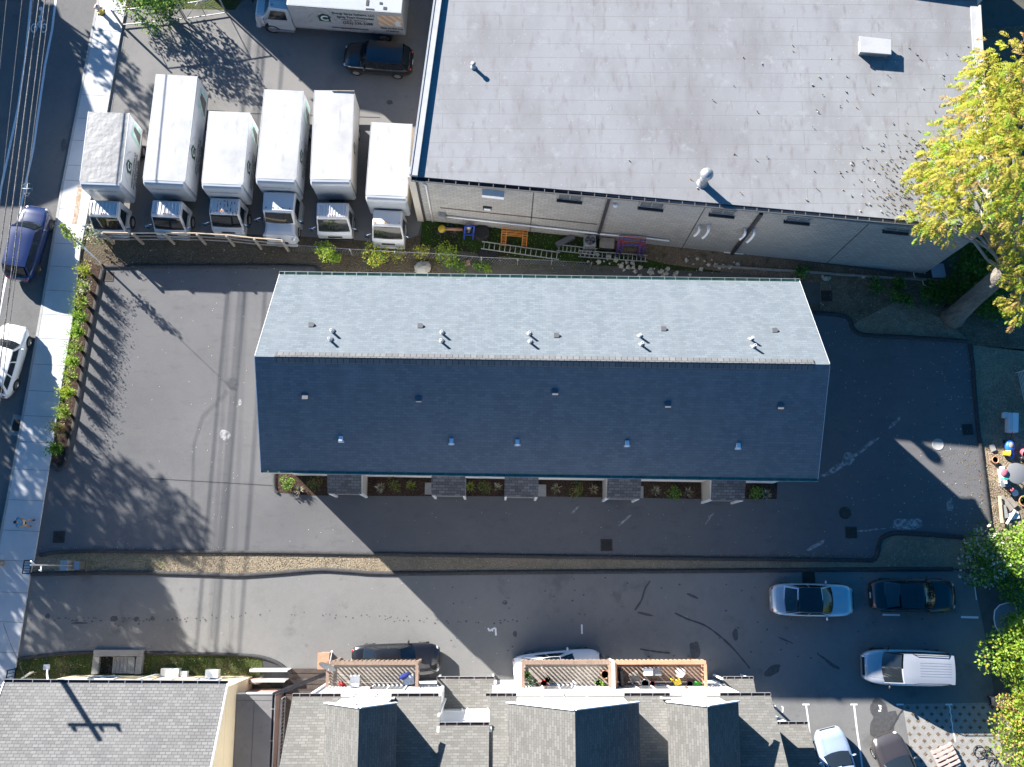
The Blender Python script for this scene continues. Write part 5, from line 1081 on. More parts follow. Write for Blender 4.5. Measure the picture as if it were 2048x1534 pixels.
for s_, sz, px, zz, mt in (('Energy Spray Systems, LLC', .31, 704, 3.12, 'print_green'), ('Spray Foam Contractor', .31, 707, 2.74, 'print_black'), ('(203) 536-3388', .42, 709, 2.14, 'print_black'), ('www.myspraysystems.com', .24, 690, 1.5, 'print_black'), ('Residential - Commercial', .15, 702, 2.46, 'print_grey'), ('Save on the cost', .25, 778, 1.84, 'print_black'), ('of energy!', .25, 778, 1.54, 'print_black')):
    tw = {'E': 2.62, 'S': 2.3, '(': 1.85, 'w': 2.3, 'R': 1.5}.get(s_[0], .8)
    if s_.startswith('Save'): tw = 1.4
    lo_ = text_mb(s_, sz); wid = max(v[0] for v in lo_.v)-min(v[0] for v in lo_.v); lettering(t, s_, sz, (sx(px), ys_, zz), ux, uy, mt, .008, xs=tw/wid)
m = MB(); q = [(sx(752), 3.25), (sx(800), 3.3), (sx(800), 2.12), (sx(752), 2.12)]; m.face([Vector((a, ys_, b)) for a, b in reversed(q)]); m.build('printed_panel', MT['print_tan'], t)
m = MB(); q = [(sx(786), 2.125), (sx(797), 2.125), (sx(797), 2.5), (sx(792), 2.85), (sx(787), 2.6)]; m.face([Vector((a, ys_+.003, b)) for a, b in q]); m.build('printed_panel', MT['box_side'], t)
# ================================================================== PLANTS
LF = {
 'yellow': leafmat('leaf_yellow', (.50, .46, .05), (.30, .38, .035), .4), 'yellow_b': leafmat('leaf_gold', (.60, .44, .10), (.42, .40, .06), .4),
 'green': leafmat('leaf_green', (.045, .13, .018), (.10, .22, .025)), 'green_b': leafmat('leaf_bright', (.16, .32, .035), (.28, .40, .06)),
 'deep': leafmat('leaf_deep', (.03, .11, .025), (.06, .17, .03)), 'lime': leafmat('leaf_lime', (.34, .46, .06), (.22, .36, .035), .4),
 'dry': leafmat('leaf_dry', (.30, .24, .13), (.20, .17, .07), .2), 'brown': leafmat('leaf_brown', (.22, .12, .05), (.36, .22, .10), .2), 'pale': leafmat('leaf_pale', (.42, .42, .33), (.55, .54, .45), .2), 'blush': leafmat('leaf_blush', (.45, .25, .10), (.40, .34, .10), .3),
}
mk('bark', (.16, .14, .115), [(3, .4, .65, (.24, .215, .18), .8, (1, 1, .22)), (9, .5, .7, (.07, .06, .05), .7, (1, 1, .2))], rough=.95, bump=(6, 1, .1))
mk('bark_grey', (.3, .29, .27), [(5, .4, .65, (.2, .19, .175), .8, (1, 1, .3))], rough=.95)
def leaf(mb, c, d, n, ln, w, m):
    d = d.normalized(); s_ = d.cross(n)
    s_ = s_.normalized() if s_.length > 1e-5 else d.orthogonal().normalized()
    i = len(mb.v); tip = c+d*ln
    mb.v += [tuple(c), tuple(c+d*ln*.45+s_*w), tuple(tip), tuple(c+d*ln*.45-s_*w)]; mb.f.append((i, i+1, i+2, i+3)); mb.m.append(m); mb.s.append(False)
def rdir(r, up=0.0):
    while True:
        v = Vector((r.uniform(-1, 1), r.uniform(-1, 1), r.uniform(-1, 1)))
        if .05 < v.length < 1: v = v.normalized(); v.z += up; return v.normalized()
def clump(mb, r, c, rad, n, ln, w, mats, sq=.75, shell=.45):
    c = Vector(c)
    for i in range(n):
        d = rdir(r, .25); q = rad*(shell+(1-shell)*r.random()**.6)*(1+.25*mnoise.noise(d*2+c)); p = c+Vector((d.x, d.y, d.z*sq))*q
        dd = (d+rdir(r)*.9); nn = (Vector((0, 0, 1))+rdir(r)*.8).normalized(); leaf(mb, p, dd, nn, ln*r.uniform(.7, 1.3), w*r.uniform(.7, 1.3), r.choice(mats))
def spray(mb, r, c, d, ln, n, lw, ll, mats):
    "pinnate leaf: a drooping midrib with paired leaflets"
    d = Vector(d).normalized(); p = Vector(c); s_ = d.cross(Vector((0, 0, 1))).normalized(); mt = r.choice(mats)
    for i in range(n):
        t = i/n; p = p+d*ln/n; d = (d+Vector((0, 0, -.22/n*4))).normalized(); k = math.sin(math.pi*(.15+.8*t))
        for sg in (1, -1): leaf(mb, p, s_*sg+d*.7+rdir(r)*.15, Vector((0, 0, 1))+rdir(r)*.35, ll*k, lw*k, mt)
# big yellow tree at the right
r = random.Random(21)
base = G(1906, 632, 0); base.z = 0
TT = thing('yellow_tree', 'tall yellow leaved tree with a thick bare trunk hanging over the warehouse roof', 'tree', base)
def at(px, py, z): return G(px, py, z)
m = MB(); fork = at(2012, 541, 6.6); m.tube([base+Vector((0, 0, -.1)), base+Vector((0, 0, .5)), lp(base, fork, .45), fork], [.85, .62, .52, .5], 14); m.build('trunk', MT['bark'], TT, world=True)
lobes = [(2010, 125, 13, 1.3), (1985, 150, 12.5, 1.2), (2030, 180, 12.2, 1.3), (1955, 178, 11.5, .7), (1938, 163, 11.2, .4), (1990, 235, 13, 1.6), (1945, 265, 12, 1.4), (2035, 255, 13, 1.5), (1902, 285, 11.5, 1.1), (1965, 325, 13, 1.6), (1892, 335, 11, 1.1), (1872, 372, 10.5, 1.0), (2022, 335, 13.5, 1.6), (1922, 395, 11, 1.2), (1874, 428, 10, .95), (1850, 447, 9.5, .65), (1892, 462, 9, .6), (1962, 405, 12, 1.2), (2035, 405, 13, 1.3), (1845, 352, 10.5, .55), (2035, 470, 10, .8), (2046, 560, 9, 1.0), (2018, 512, 9, .5), (2038, 612, 8.5, .75), (2007, 478, 9.5, .45), (2060, 440, 11, 1.2), (2080, 300, 13, 2), (2090, 180, 12, 1.8), (2100, 520, 10, 1.6), (2046, 615, 8, .5), (1915, 335, 12, 1.1), (1925, 220, 11.6, .6), (1846, 330, 10.6, .4), (1832, 440, 9.6, .35)]
for px, py, z, q in lobes:
    e = at(px, py, z-.3*q); mid = lp(fork, e, .5)+Vector((0, 0, .9)); m = MB(); m.tube([fork+Vector((0, 0, -.15)), lp(fork, mid, .5)+Vector((r.uniform(-.3, .3), r.uniform(-.3, .3), .2)), mid, lp(mid, e, .6)+Vector((r.uniform(-.25, .25), r.uniform(-.25, .25), .15)), e], [.2 if q > 1 else .12, .14 if q > 1 else .08, .08, .05, .02], 7); m.build('limb', MT['bark_grey'], TT, world=True)
m = MB()
for px, py, z, q in lobes:
    c = at(px, py, z)
    for i in range(int(30*q*q+14*q)):
        d = rdir(r, .2); p = c+Vector((d.x, d.y, d.z*.7))*q*(.25+1.0*r.random()**.8)*(1+.35*mnoise.noise(d*1.7+c)); dd = Vector((d.x-.35, d.y-.35, d.z*.4-.15)); spray(m, r, p, dd+rdir(r)*.4, r.uniform(.42, .72), 7, .045, r.uniform(.17, .25), [0, 0, 0, 1, 1, 2] if r.random() < .9 else [3])
m.build('crown', [LF['yellow'], LF['yellow_b'], LF['lime'], LF['blush']], TT, world=True)
# generic shrub / tree
def bush(name, label, cat, px, py, hz, rad, n, ln, w, mats, lob=5, group=None, seed=0, stem=True, spread=.7, base=None):
    r = random.Random(seed*7+int(px)*3+int(py)); b = G(px, py, 0) if base is None else Vector(base); b.z = 0
    t = thing(name, label, cat, b, 0, group); m = MB(); s_ = MB()
    for i in range(lob):
        a = 2*math.pi*i/lob+r.random(); k = spread*rad*r.uniform(.3, 1) if lob > 1 else 0; q = rad*r.uniform(.5, .75) if lob > 1 else rad
        c = Vector((math.cos(a)*k, math.sin(a)*k, hz*r.uniform(.45, .85))); clump(m, r, c, q, n//lob, ln, w, list(range(len(mats))))
        s_.tube([(0, 0, -.05), (c.x*.4, c.y*.4, c.z*.5), c], [.04*rad+.015, .025*rad+.01, .008], 6)
    m.build('foliage', [LF[k] for k in mats], t)
    if stem: s_.build('stem', MT['bark_grey'], t)
    return t
bush('shrub', 'large hydrangea like green shrub at the corner of the car park', 'shrub', 1945, 1118, 2.1, 1.5, 1500, .17, .075, ['green', 'green_b', 'green', 'pale'], 8)
bush('shrub', 'bright yellow green shrub beside the hydrangea like shrub', 'shrub', 2010, 1100, 2.3, 1.5, 1500, .16, .07, ['lime', 'green_b', 'green_b'], 7)
bush('shrub', 'dark green shrub behind the basketball hoop', 'shrub', 2010, 1175, 1.8, 1.0, 900, .16, .07, ['green', 'deep', 'green_b'], 5)
bush('tree', 'dense bright green tree at the right edge beside the lower car park', 'tree', 2008, 1300, 3.4, 1.8, 2600, .16, .07, ['lime', 'green_b', 'green_b', 'yellow'], 8, spread=.85)
bush('tree', 'loose yellowing tree above the trash bin at the right edge', 'tree', 2015, 1440, 3.2, 1.5, 2200, .15, .06, ['lime', 'green_b', 'blush', 'yellow'], 8, spread=.95)
bush('shrub', 'small reddish leaved shrub by the trash bin', 'shrub', 1988, 1398, 1.5, .55, 360, .13, .055, ['blush', 'lime', 'brown'], 3)
bush('shrub', 'bright green hedge bush just below the backboard', 'shrub', 2022, 1262, 2.4, 1.2, 1100, .16, .065, ['green_b', 'lime', 'green'], 6)
bush('shrub', 'yellow green hedge bush between the bright tree and the loose tree', 'shrub', 2022, 1372, 2.6, 1.2, 1200, .15, .06, ['lime', 'green_b', 'yellow'], 6)
bush('shrub', 'thin yellow green shrub in the bottom right corner', 'shrub', 2020, 1510, 2.0, 1.1, 900, .13, .05, ['lime', 'yellow', 'green_b'], 5)
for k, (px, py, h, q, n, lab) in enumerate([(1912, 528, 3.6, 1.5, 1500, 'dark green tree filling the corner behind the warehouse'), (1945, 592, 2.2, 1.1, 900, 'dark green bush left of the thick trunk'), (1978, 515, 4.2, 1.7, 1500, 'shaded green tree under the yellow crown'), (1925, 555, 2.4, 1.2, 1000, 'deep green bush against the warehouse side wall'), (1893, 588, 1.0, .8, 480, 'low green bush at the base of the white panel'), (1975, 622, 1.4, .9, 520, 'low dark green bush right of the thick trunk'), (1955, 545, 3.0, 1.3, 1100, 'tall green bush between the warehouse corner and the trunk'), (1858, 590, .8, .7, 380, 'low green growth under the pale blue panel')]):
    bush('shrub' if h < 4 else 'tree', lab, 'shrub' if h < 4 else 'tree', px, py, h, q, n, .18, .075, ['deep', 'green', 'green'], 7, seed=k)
for k, (px, py, q, lab) in enumerate([(1600, 548, .4, 'small bright weed clump by the low wall behind the terrace'), (1748, 575, .5, 'green weed clump right of the terrace end'), (1790, 590, .6, 'spreading green weed clump in the leafy ground'), (1795, 570, .35, 'little weed clump touching the low rail'), (1810, 602, .4, 'outermost green weed clump in the leafy ground')]):
    bush('weed_clump', lab, 'weed', px, py, .45, q, 190, .13, .05, ['green', 'green_b', 'deep'], 4, 'weed clumps behind the terrace', stem=False)
# bushes growing through the fence by the trucks
for k, (px, py, h, q, n, mats, lab) in enumerate([(655, 512, 1.5, .62, 420, ['lime', 'yellow', 'green_b'], 'yellow green bush in front of the wide ribbed cab'), (672, 520, 1.0, .45, 260, ['green_b', 'lime'], 'bright green bush at the end of the rail fence'), (752, 520, 1.4, .8, 620, ['lime', 'yellow', 'green_b', 'yellow_b'], 'broad yellow bush in front of the tan sided truck'), (845, 512, 1.2, .5, 220, ['yellow', 'yellow_b', 'lime'], 'sparse yellow bush above the round stone'), (800, 515, 1.1, .5, 170, ['yellow', 'lime', 'dry'], 'thin yellow bush beside the tan sided truck'), (892, 515, 1.6, .7, 430, ['green_b', 'lime', 'yellow'], 'airy yellow green bush near the spare wheel'), (905, 530, .7, .4, 180, ['green_b', 'green'], 'low green bush under the ladder end'), (925, 538, .5, .35, 130, ['green_b', 'green'], 'small green bush by the brick lump'), (960, 535, .6, .4, 130, ['green', 'green_b'], 'low weedy bush along the wire fence'), (975, 540, .4, .3, 100, ['lime', 'green_b'], 'lime coloured weed near the roof gutter')]):
    bush('bush', lab, 'bush', px, py, h, q, n, .11, .045, mats, 5, 'bushes along the wire fence', k)
bush('bush', 'grey green bush at the fence corner by the sidewalk', 'bush', 205, 475, 1.3, .7, 420, .11, .045, ['pale', 'green', 'dry'], 5)
bush('tree', 'green tree behind the sliding gate at the top edge', 'tree', 330, 30, 3.6, 1.9, 2200, .16, .065, ['green', 'deep', 'green_b'], 9)
bush('bush', 'pale leafy bush by the gate post at the top edge', 'bush', 268, 22, 2.6, .9, 800, .13, .05, ['pale', 'green_b', 'dry'], 5)
# ornamental grass along the sidewalk
def grass_tuft(px, py, h, mats, label, group, n=150, seed=0, spread=.42, dia=None, nm='ornamental_grass', cat='grass clump', bush_=0):
    r = random.Random(seed+int(px)); b = G(px, py, 0); b.z = .02; t = thing(nm, label, cat, b, 0, group); m = MB()
    for i in range(n):
        a = r.random()*6.283; s_ = spread*r.random()**.6*h; hh = h*r.uniform(.6, 1.1); p0 = Vector((math.cos(a)*.08*r.random(), math.sin(a)*.08*r.random(), 0)); d = Vector((math.cos(a), math.sin(a), 0)); w = .012+.012*r.random(); sd = Vector((-d.y, d.x, 0))*w
        p1 = p0+d*s_*.35+Vector((0, 0, hh*.6)); p2 = p0+d*s_+Vector((0, 0, hh)); k = r.randrange(len(mats)); i0 = len(m.v)
        m.v += [tuple(q) for q in (p0-sd, p0+sd, p1+sd, p1-sd, p2)]; m.f += [(i0, i0+1, i0+2, i0+3), (i0+3, i0+2, i0+4)]; m.m += [k, k]; m.s += [False, False]
        if bush_ and r.random() < bush_:
            for q in (p1, lp(p1, p2, .5), p2): leaf(m, q, d+rdir(r)*.8+Vector((0, 0, .3)), Vector((0, 0, 1))+rdir(r)*.5, .12, .03, k)
    m.build('blades', [LF[k] for k in mats], t); return t
spots = [(177, 546, ['lime', 'dry', 'yellow'], 'pale yellow grass clump nearest the guy wire'), (174, 580, ['dry', 'lime', 'pale'], 'straw coloured grass clump, second from the guy wire'), (170, 610, ['green_b', 'dry', 'lime'], 'mixed green grass clump by the shaded sidewalk'), (167, 640, ['green_b', 'green', 'lime'], 'bushy green grass clump where the sidewalk turns sunny'), (162, 668, ['green_b', 'lime'], 'round green grass clump by the sunny sidewalk'), (157, 699, ['lime', 'dry', 'green_b'], 'thin yellowish grass clump by the sunny sidewalk'), (152, 727, ['lime', 'green_b'], 'fresh green grass clump opposite the white suv'), (148, 757, ['lime', 'dry', 'green_b'], 'yellow green grass clump beside the tail of the white suv'), (143, 788, ['green_b', 'lime', 'yellow'], 'bright green grass clump above the street drain'), (135, 826, ['lime', 'green_b', 'dry'], 'yellow green grass clump level with the street drain'), (124, 859, ['brown', 'dry', 'green'], 'brownish grass clump near the end of the bed'), (120, 899, ['green', 'green_b', 'green'], 'deep green clump at the end of the bed')]
for k, (px, py, mats, lab) in enumerate(spots): grass_tuft(px+5, py+2, 1.35, mats, lab, 'grass clumps along the sidewalk', 150, k, .36, bush_=.5)
fsh = [(578, 968, 'g'), (600, 980, 'd'), (630, 968, 's'), (762, 975, 'd'), (790, 972, 's'), (823, 972, 'y'), (941, 974, 'y'), (970, 975, 's'), (995, 976, 'd'), (1112, 977, 'd'), (1153, 980, 's'), (1186, 979, 'd'), (1309, 982, 'd'), (1347, 988, 'g'), (1376, 986, 'd'), (1508, 986, 'g'), (1530, 990, 'd')]
kinds = {'g': (['green_b', 'green'], 'bright green shrub'), 's': (['green', 'deep', 'brown'], 'dark green shrub'), 'd': (['dry', 'pale'], 'dry straw grass tuft'), 'y': (['dry', 'lime'], 'yellow grass tuft')}
where = ['in the sunlit corner of the front bed', 'on the shadow line of the front bed', 'left of the first porch', 'just right of the first porch', 'midway between the first and second porch', 'left of the second porch', 'right of the second porch', 'midway between the second and third porch', 'left of the third porch', 'right of the third porch', 'midway between the third and fourth porch', 'left of the fourth porch', 'right of the fourth porch', 'midway between the fourth and fifth porch', 'left of the fifth porch', 'right of the fifth porch', 'at the right end of the front bed']
for (px, py, k), wh in zip(fsh, where):
    mats, nm = kinds[k]
    if k in 'gs': bush('foundation_shrub', nm+' '+wh, 'shrub', px, py, .6, .42, 260, .09, .035, mats, 4, 'planting in the front bed')
    else: grass_tuft(px, py, .45, mats, nm+' '+wh, 'planting in the front bed', 60, int(px), .8)
# off the photo's edge: trees and houses that throw the shadows lying in it
def shade_tree(name, label, x, y, h, rad, n, seed, mats=('green', 'green_b', 'yellow'), low=.45):
    r = random.Random(seed); t = thing(name, label, 'tree', (x, y, 0)); m = MB(); m.tube([(0, 0, -.1), (0, 0, h*.35), (.2, .1, h*.75)], [.32, .25, .1], 10); m.build('trunk', MT['bark'], t)
    m = MB(); L_ = MB()
    for i in range(11):
        a = i*2.4; k = rad*.72*math.sqrt((i+.5)/11); c = Vector((math.cos(a)*k, math.sin(a)*k, h*(low+(1-low)*r.random())))
        L_.tube([(0, 0, h*.33), (c.x*.5, c.y*.5, (h*.33+c.z)/2+.3), c], [.1, .06, .02], 6); clump(m, r, c, rad*.42, n//11, .26, .12, [0, 1, 2])
    L_.build('limb', MT['bark_grey'], t); m.build('crown', [LF[k] for k in mats], t); return t
# ------------------------------------------------------------------ shade givers beyond the frame
gable_box('house', 'cream house across the street beyond the photo edge', -52, -40, 33, 46, 6.5, 9.2, 'siding_cream', 'shingle_old')
gable_box('house', 'white house further up the street beyond the photo edge', -50, -38, 50, 64, 6.5, 9.5, 'siding_white', 'shingle_grey')
gable_box('house', 'beige house behind the truck yard beyond the top edge', -20.6, -5.0, 38.3, 46.6, 5.5, 8.6, 'siding_beige', 'shingle_grey')
shade_tree('street_tree', 'yellowing street tree across from the car park', -38.9, 18.0, 11, 4.4, 7000, 3)
shade_tree('street_tree', 'green street tree across from the drive', -34.9, 10.2, 10.5, 3.3, 4200, 4)
shade_tree('street_tree', 'broad street tree set back from the road', -44.5, 17.5, 11.5, 4.4, 6500, 5)
shade_tree('street_tree', 'slim street tree in front of the cream house across the street', -34.6, 40.6, 8.5, 1.7, 900, 6)
shade_tree('street_tree', 'tall street tree nearest the sidewalk across the road', -38.6, 12.6, 10.5, 3.6, 5200, 8)
shade_tree('street_tree', 'street tree beside the far corner across the street', -41.5, 9, 10, 3.6, 4200, 7)
# ------------------------------------------------------------------ fences and gate
F = thing('rail_fence', 'weathered three rail timber fence in front of the parked trucks', 'fence', G(412, 489, 0))
pb = [G(x, y, 0) for x, y in ((228, 487), (287, 488), (349, 488), (412, 489), (469, 492), (523, 498), (577, 502))]
for p in pb: m = MB(); m.box(p.x-.06, p.x+.06, p.y-.06, p.y+.06, -.1, 1.9); m.build('post', MT['wood_grey'], F, world=True)
for z in (.65, 1.22, 1.8):
    for a, b in zip(pb[:-1], pb[1:]):
        dz = random.uniform(-.04, .04); o_ = Vector((0, .085, 0)); m = MB(); m.bar(a+o_+Vector((0, 0, z)), b+o_+Vector((0, 0, z+dz)), .045, .13); m.build('rail', MT['wood_pale' if z == 1.8 else 'wood_grey'], F, world=True)
K = thing('wire_fence', 'sagging chain link fence overgrown behind the terrace', 'fence', G(880, 520, 0))
kb = [G(x, y, 0) for x, y in ((580, 502), (640, 506), (705, 511), (793, 516), (880, 520), (963, 527), (1035, 530), (1102, 532), (1180, 537))]
for p in kb: m = MB(); m.tube([p+Vector((0, 0, -.1)), p+Vector((0, 0, 1.3))], .03, 6); m.build('post', MT['galv'], K, world=True)
m = MB(); m.tube([p+Vector((0, 0, 1.25-(.15 if i > 6 else 0))) for i, p in enumerate(kb)], .014, 6); m.build('top_rail', MT['galv'], K, world=True)
m = MB(); u = 0
for a, b in zip(kb[:-1], kb[1:]):
    n = int((b-a).length/.16); d = (b-a)/n
    for i in range(n):
        p = a+d*i
        for q0, q1 in (((0, .02), (1, 1.22)), ((1, .02), (0, 1.22))):
            k = 4
            m.tube([p+d*(q0[0]+(q1[0]-q0[0])*1)*0+Vector((0, 0, q0[1])), p+d*4*(q1[0]-q0[0])*.5+Vector((0, 0, q1[1]))], .006, 3, cap=False)
tag(m.build('mesh', MT['galv'], K, world=True))
Eg = MB(); q = Gs([(1427, 533), (1532, 540), (1600, 544), (1680, 550), (1798, 558), (1908, 563)])
for a, b in zip(q[:-1], q[1:]): Eg.bar(a+Vector((0, 0, .1)), b+Vector((0, 0, .1)), .1, .25)
tag(Eg.build('garden_edging', MT['wood_grey']), 'long low timber edging between the side path and the leafy ground', 'edging')
GT = thing('sliding_gate', 'steel tube sliding gate with diagonal braces at the truck yard entrance', 'gate', G(350, 42, 0))
def gate_frame(b0, b1, n, flip):
    a, b = G(*b0, 0), G(*b1, 0); z = Vector((0, 0, 1)); m = MB()
    m.tube([a+z*.15, b+z*.15, b+z*1.78, a+z*1.78, a+z*.15], .035, 6); m.build('frame', MT['galv'], GT, world=True)
    for i in range(n):
        p, q_ = lp(a, b, i/n), lp(a, b, (i+1)/n)
        if i: m = MB(); m.tube([p+z*.16, p+z*1.77], .028, 6); m.build('upright', MT['galv'], GT, world=True)
        m = MB(); m.tube([p+z*1.75, q_+z*.18] if not (flip and i == 0) else [p+z*.18, q_+z*1.75], .022, 6); m.build('brace', MT['galv'], GT, world=True)
gate_frame((247, 52), (367, 40), 3, False); gate_frame((374, 40), (452, 28), 2, True)
for p in ((245, 53), (371, 41), (454, 28)): p = G(*p, 0); m = MB(); m.tube([p, p+Vector((0, 0, 1.95))], .05, 8); m.build('post', MT['galv'], GT, world=True)
def iron_rail(b0, b1, h, n, label):
    a, b = G(*b0, 0), G(*b1, 0); z = Vector((0, 0, 1)); t = thing('iron_railing', label, 'railing', lp(a, b, .5), 0, 'black iron railings by the sidewalk'); m = MB()
    m.bar(a+z*h, b+z*h, .05, .05); m.bar(a+z*.15, b+z*.15, .04, .04); m.build('rail', MT['black_iron'], t, world=True)
    for i in range(n+1): p = lp(a, b, i/n); m = MB(); m.tube([p+z*.0, p+z*(h-.026)], .018 if 0 < i < n else .03, 6); m.build('baluster', MT['black_iron'], t, world=True)
iron_rail((66, 1121), (62, 1147), 1.05, 5, 'short black iron railing where the grass strip meets the sidewalk')
iron_rail((34, 1337), (26, 1400), 1.1, 9, 'black iron railing beside the cream house at the sidewalk')
# ------------------------------------------------------------------ street poles, wires
UP = thing('utility_pole', 'timber utility pole with a crossarm at the left edge of the photo', 'utility pole', G(6, 1126, 0)); p = G(6, 1126, 0)
m = MB(); m.tube([(0, 0, -.1), (0, 0, 12.2)], [.17, .11], 10); m.build('pole', MT['bark_grey'], UP)
m = MB(); m.box(-1.25, 1.25, .12, .24, 11.4, 11.55); m.build('crossarm', MT['wood_grey'], UP)
for x in (-1.1, .25, 1.1): m = MB(); m.lathe([(.05, 11.551), (.09, 11.6), (.09, 11.7), (.05, 11.85)], (x, .18, 0), 8); m.build('insulator', MT['galv'], UP)
def cable(px0, px1, z, rad, label, y_to=50, y_from=.5, sag=0):
    a, b = G(*px0, z), G(*px1, z); d = (a-b)/(a.y-b.y); s_ = b+d*(y_from-b.y); e = b+d*(y_to-b.y)
    m = MB(); m.tube([lp(s_, e, t/16)-Vector((0, 0, sag*4*(t/16)*(1-t/16))) for t in range(17)], rad, 6); o = m.build('overhead_cable', MT['cable']); tag(o, label, 'cable', 'cables along the street'); return o
mk('cable', (.04, .04, .042), [(4, .5, .6, (.22, .22, .22), .8, (1, 4, 1))], rough=.6)
cable((44, 0), (2, 390), 6.4, .012, 'thin overhead cable, leftmost in the bundle over the street')
cable((67, 0), (15, 390), 6.1, .03, 'lashed overhead cable, left one of the thick bundle')
cable((78, 0), (28, 390), 6.4, .038, 'thickest overhead cable in the middle of the bundle')
cable((90, 0), (42, 390), 6.8, .03, 'lashed overhead cable right of the thickest one')
cable((100, 0), (53, 378), 6.0, .02, 'overhead cable at the right of the bundle carrying the coil ring', y_from=6)
cable((13, 0), (-25, 390), 7.2, .012, 'lone thin overhead cable at the far left')
# guy wire with guard and vine, coil ring
an = G(203, 528, 0); tp = G(53, 388, 6.0)
m = MB(); m.tube([an, tp], .014, 6); o = m.build('guy_wire', MT['cable']); tag(o, 'thin guy wire rising from the planting bed to the coil ring over the street', 'guy wire')
m = MB(); m.tube([lp(an, tp, .01), lp(an, tp, .36)], .06, 8); tag(m.build('guy_guard', MT['guard']) if 'guard' in MT else m.build('guy_guard', MT['pvc']), 'pale plastic sleeve round the foot of the guy wire', 'sleeve')
r = random.Random(8); m = MB()
for i in range(14):
    c = lp(an, tp, .30+.34*i/14*(.85)); clump(m, r, c+rdir(r)*.12, .3-.012*i, 30, .12, .045, [0, 1, 2])
tag(m.build('vine', [LF['lime'], LF['green_b'], LF['dry']]), 'yellow green vine wound round the guy wire above the sidewalk', 'vine')
rg = thing('coil_ring', 'round cable coil holder hanging from the wires over the street', 'coil holder', G(54, 377, 6.0)); m = MB(); m.tube([(.3*math.cos(i*math.pi/10), .3*math.sin(i*math.pi/10), 0) for i in range(21)], .022, 6); m.build('ring', MT['cable'], rg)
m = MB(); m.tube([(-.29, 0, 0), (.29, 0, 0)], .016, 6); m.tube([(0, -.29, .0), (0, .29, .0)], .015, 6); m.build('cross', MT['pvc'], rg)
m = MB(); m.tube([(-.2, -.22, 0), (0, -.42, -.1), (.2, -.22, 0)], .015, 6); m.build('bracket', MT['pvc'], rg)
m = MB(); m.tube([G(51, 398, 5.9), G(38, 494, 5.3), G(25, 558, 5.2), G(0, 693, 5.4), G(-25, 800, 5.7)], .016, 6); tag(m.build('service_cable', MT['cable']), 'thin service cable passing over the dark blue and white suvs', 'cable')
m = MB(); m.tube([G(4, 1240, 6.5), G(22, 1290, 5.8), G(38, 1325, 5.4), G(50, 1358, 5.2)], .016, 6); tag(m.build('service_cable', MT['cable']), 'thin service cable running to the mast on the cream house', 'cable')
mt_ = thing('service_mast', 'white service mast at the gutter of the cream house', 'mast', G(62, 1356, 0)); m = MB(); q = G(62, 1356, 0); m.tube([(0, 0, 0), (0, 0, 5.6), (.0, .1, 5.75), (.15, .15, 5.7)], .04, 8); m.build('pole', MT['pvc'], mt_)
m = MB(); q = G(50, 1351, 1.4); q.z = 0; t = thing('sign_board', 'small white board on a stake in front of the cream house', 'sign', q); m.box(-.3, .3, -.02, .02, .9, 1.35, 0, Matrix.Rotation(.6, 4, 'Z')); m.build('board', MT['trim_white'], t); m = MB(); m.box(-.025, .025, .025, .07, 0, 1.2, 0, Matrix.Rotation(.6, 4, 'Z')); m.build('stake', MT['wood_grey'], t)
ml = thing('service_pole', 'slim pale service pole with grey cabinets at its foot in the grass strip', 'pole', G(160, 1131, 0))
m = MB(); m.tube([(0, 0, 0), (0, 0, 6.1)], [.05, .035], 8); m.build('pole', MT['galv'], ml)
m = MB(); m.box(-.5, -.09, -.28, .28, .5, 1.5); m.build('cabinet', MT['galv'], ml, bevel=.02); m = MB(); m.box(.09, .42, -.24, .24, .35, 1.1); m.build('cabinet', MT['steel'], ml, bevel=.02)
m = MB(); m.tube([(0, 0, 4.9), (.15, -.3, 5.2), (.2, -.25, 5.5)], .04, 6); m.tube([(0, 0, 5.6), (-.1, .2, 5.9)], .04, 6); m.build('bracket', MT['pvc'], ml)
# ------------------------------------------------------------------ hydrant and person
hy = thing('fire_hydrant', 'yellow fire hydrant with a pale top throwing a long shadow on the sidewalk', 'hydrant', G(203, 25, .11)); mk('hydrant_yellow', (.55, .46, .1), rough=.5); mk('hydrant_top', (.62, .5, .45), rough=.5)
m = MB(); m.lathe([(.19, 0), (.19, .05), (.13, .06), (.13, .5), (.155, .52), (.155, .6), (.13, .62)], (0, 0, 0), 14); m.build('barrel', MT['hydrant_yellow'], hy)
m = MB(); m.lathe([(.16, .621), (.16, .68), (.13, .78), (.06, .85), (.035, .86), (.035, .92), (.01, .925)], (0, 0, 0), 14); m.build('bonnet', MT['hydrant_top'], hy)
for ax in ((1, 0, 0), (-1, 0, 0), (0, -1, 0)): m = MB(); m.lathe([(.07, .12), (.07, .2), (.085, .2), (.085, .25), (.03, .27)], (0, 0, .52), 10, 0, True, ax); m.build('nozzle_cap', MT['hydrant_top'], hy)
m = MB(); m.box(-.22, .22, -.22, .22, -.09, .0); m.build('base', MT['black_iron'], hy)
def skin(name, pts, edges, mat, parent, sub=1):
    me = bpy.data.meshes.new(name); me.from_pydata([p[0] for p in pts], edges, []); o = bpy.data.objects.new(name, me); COL.objects.link(o); o.parent = parent
    a = o.modifiers.new('skin', 'SKIN')
    for i, p in enumerate(pts):
        sv = me.skin_vertices[0].data[i]; rr_ = p[1] if isinstance(p[1], tuple) else (p[1], p[1]); sv.radius = rr_; sv.use_root = (i == 0)
    a.use_smooth_shade = True; b = o.modifiers.new('subdivision', 'SUBSURF'); b.levels = sub; b.render_levels = sub; me.materials.append(MT[mat]); return o
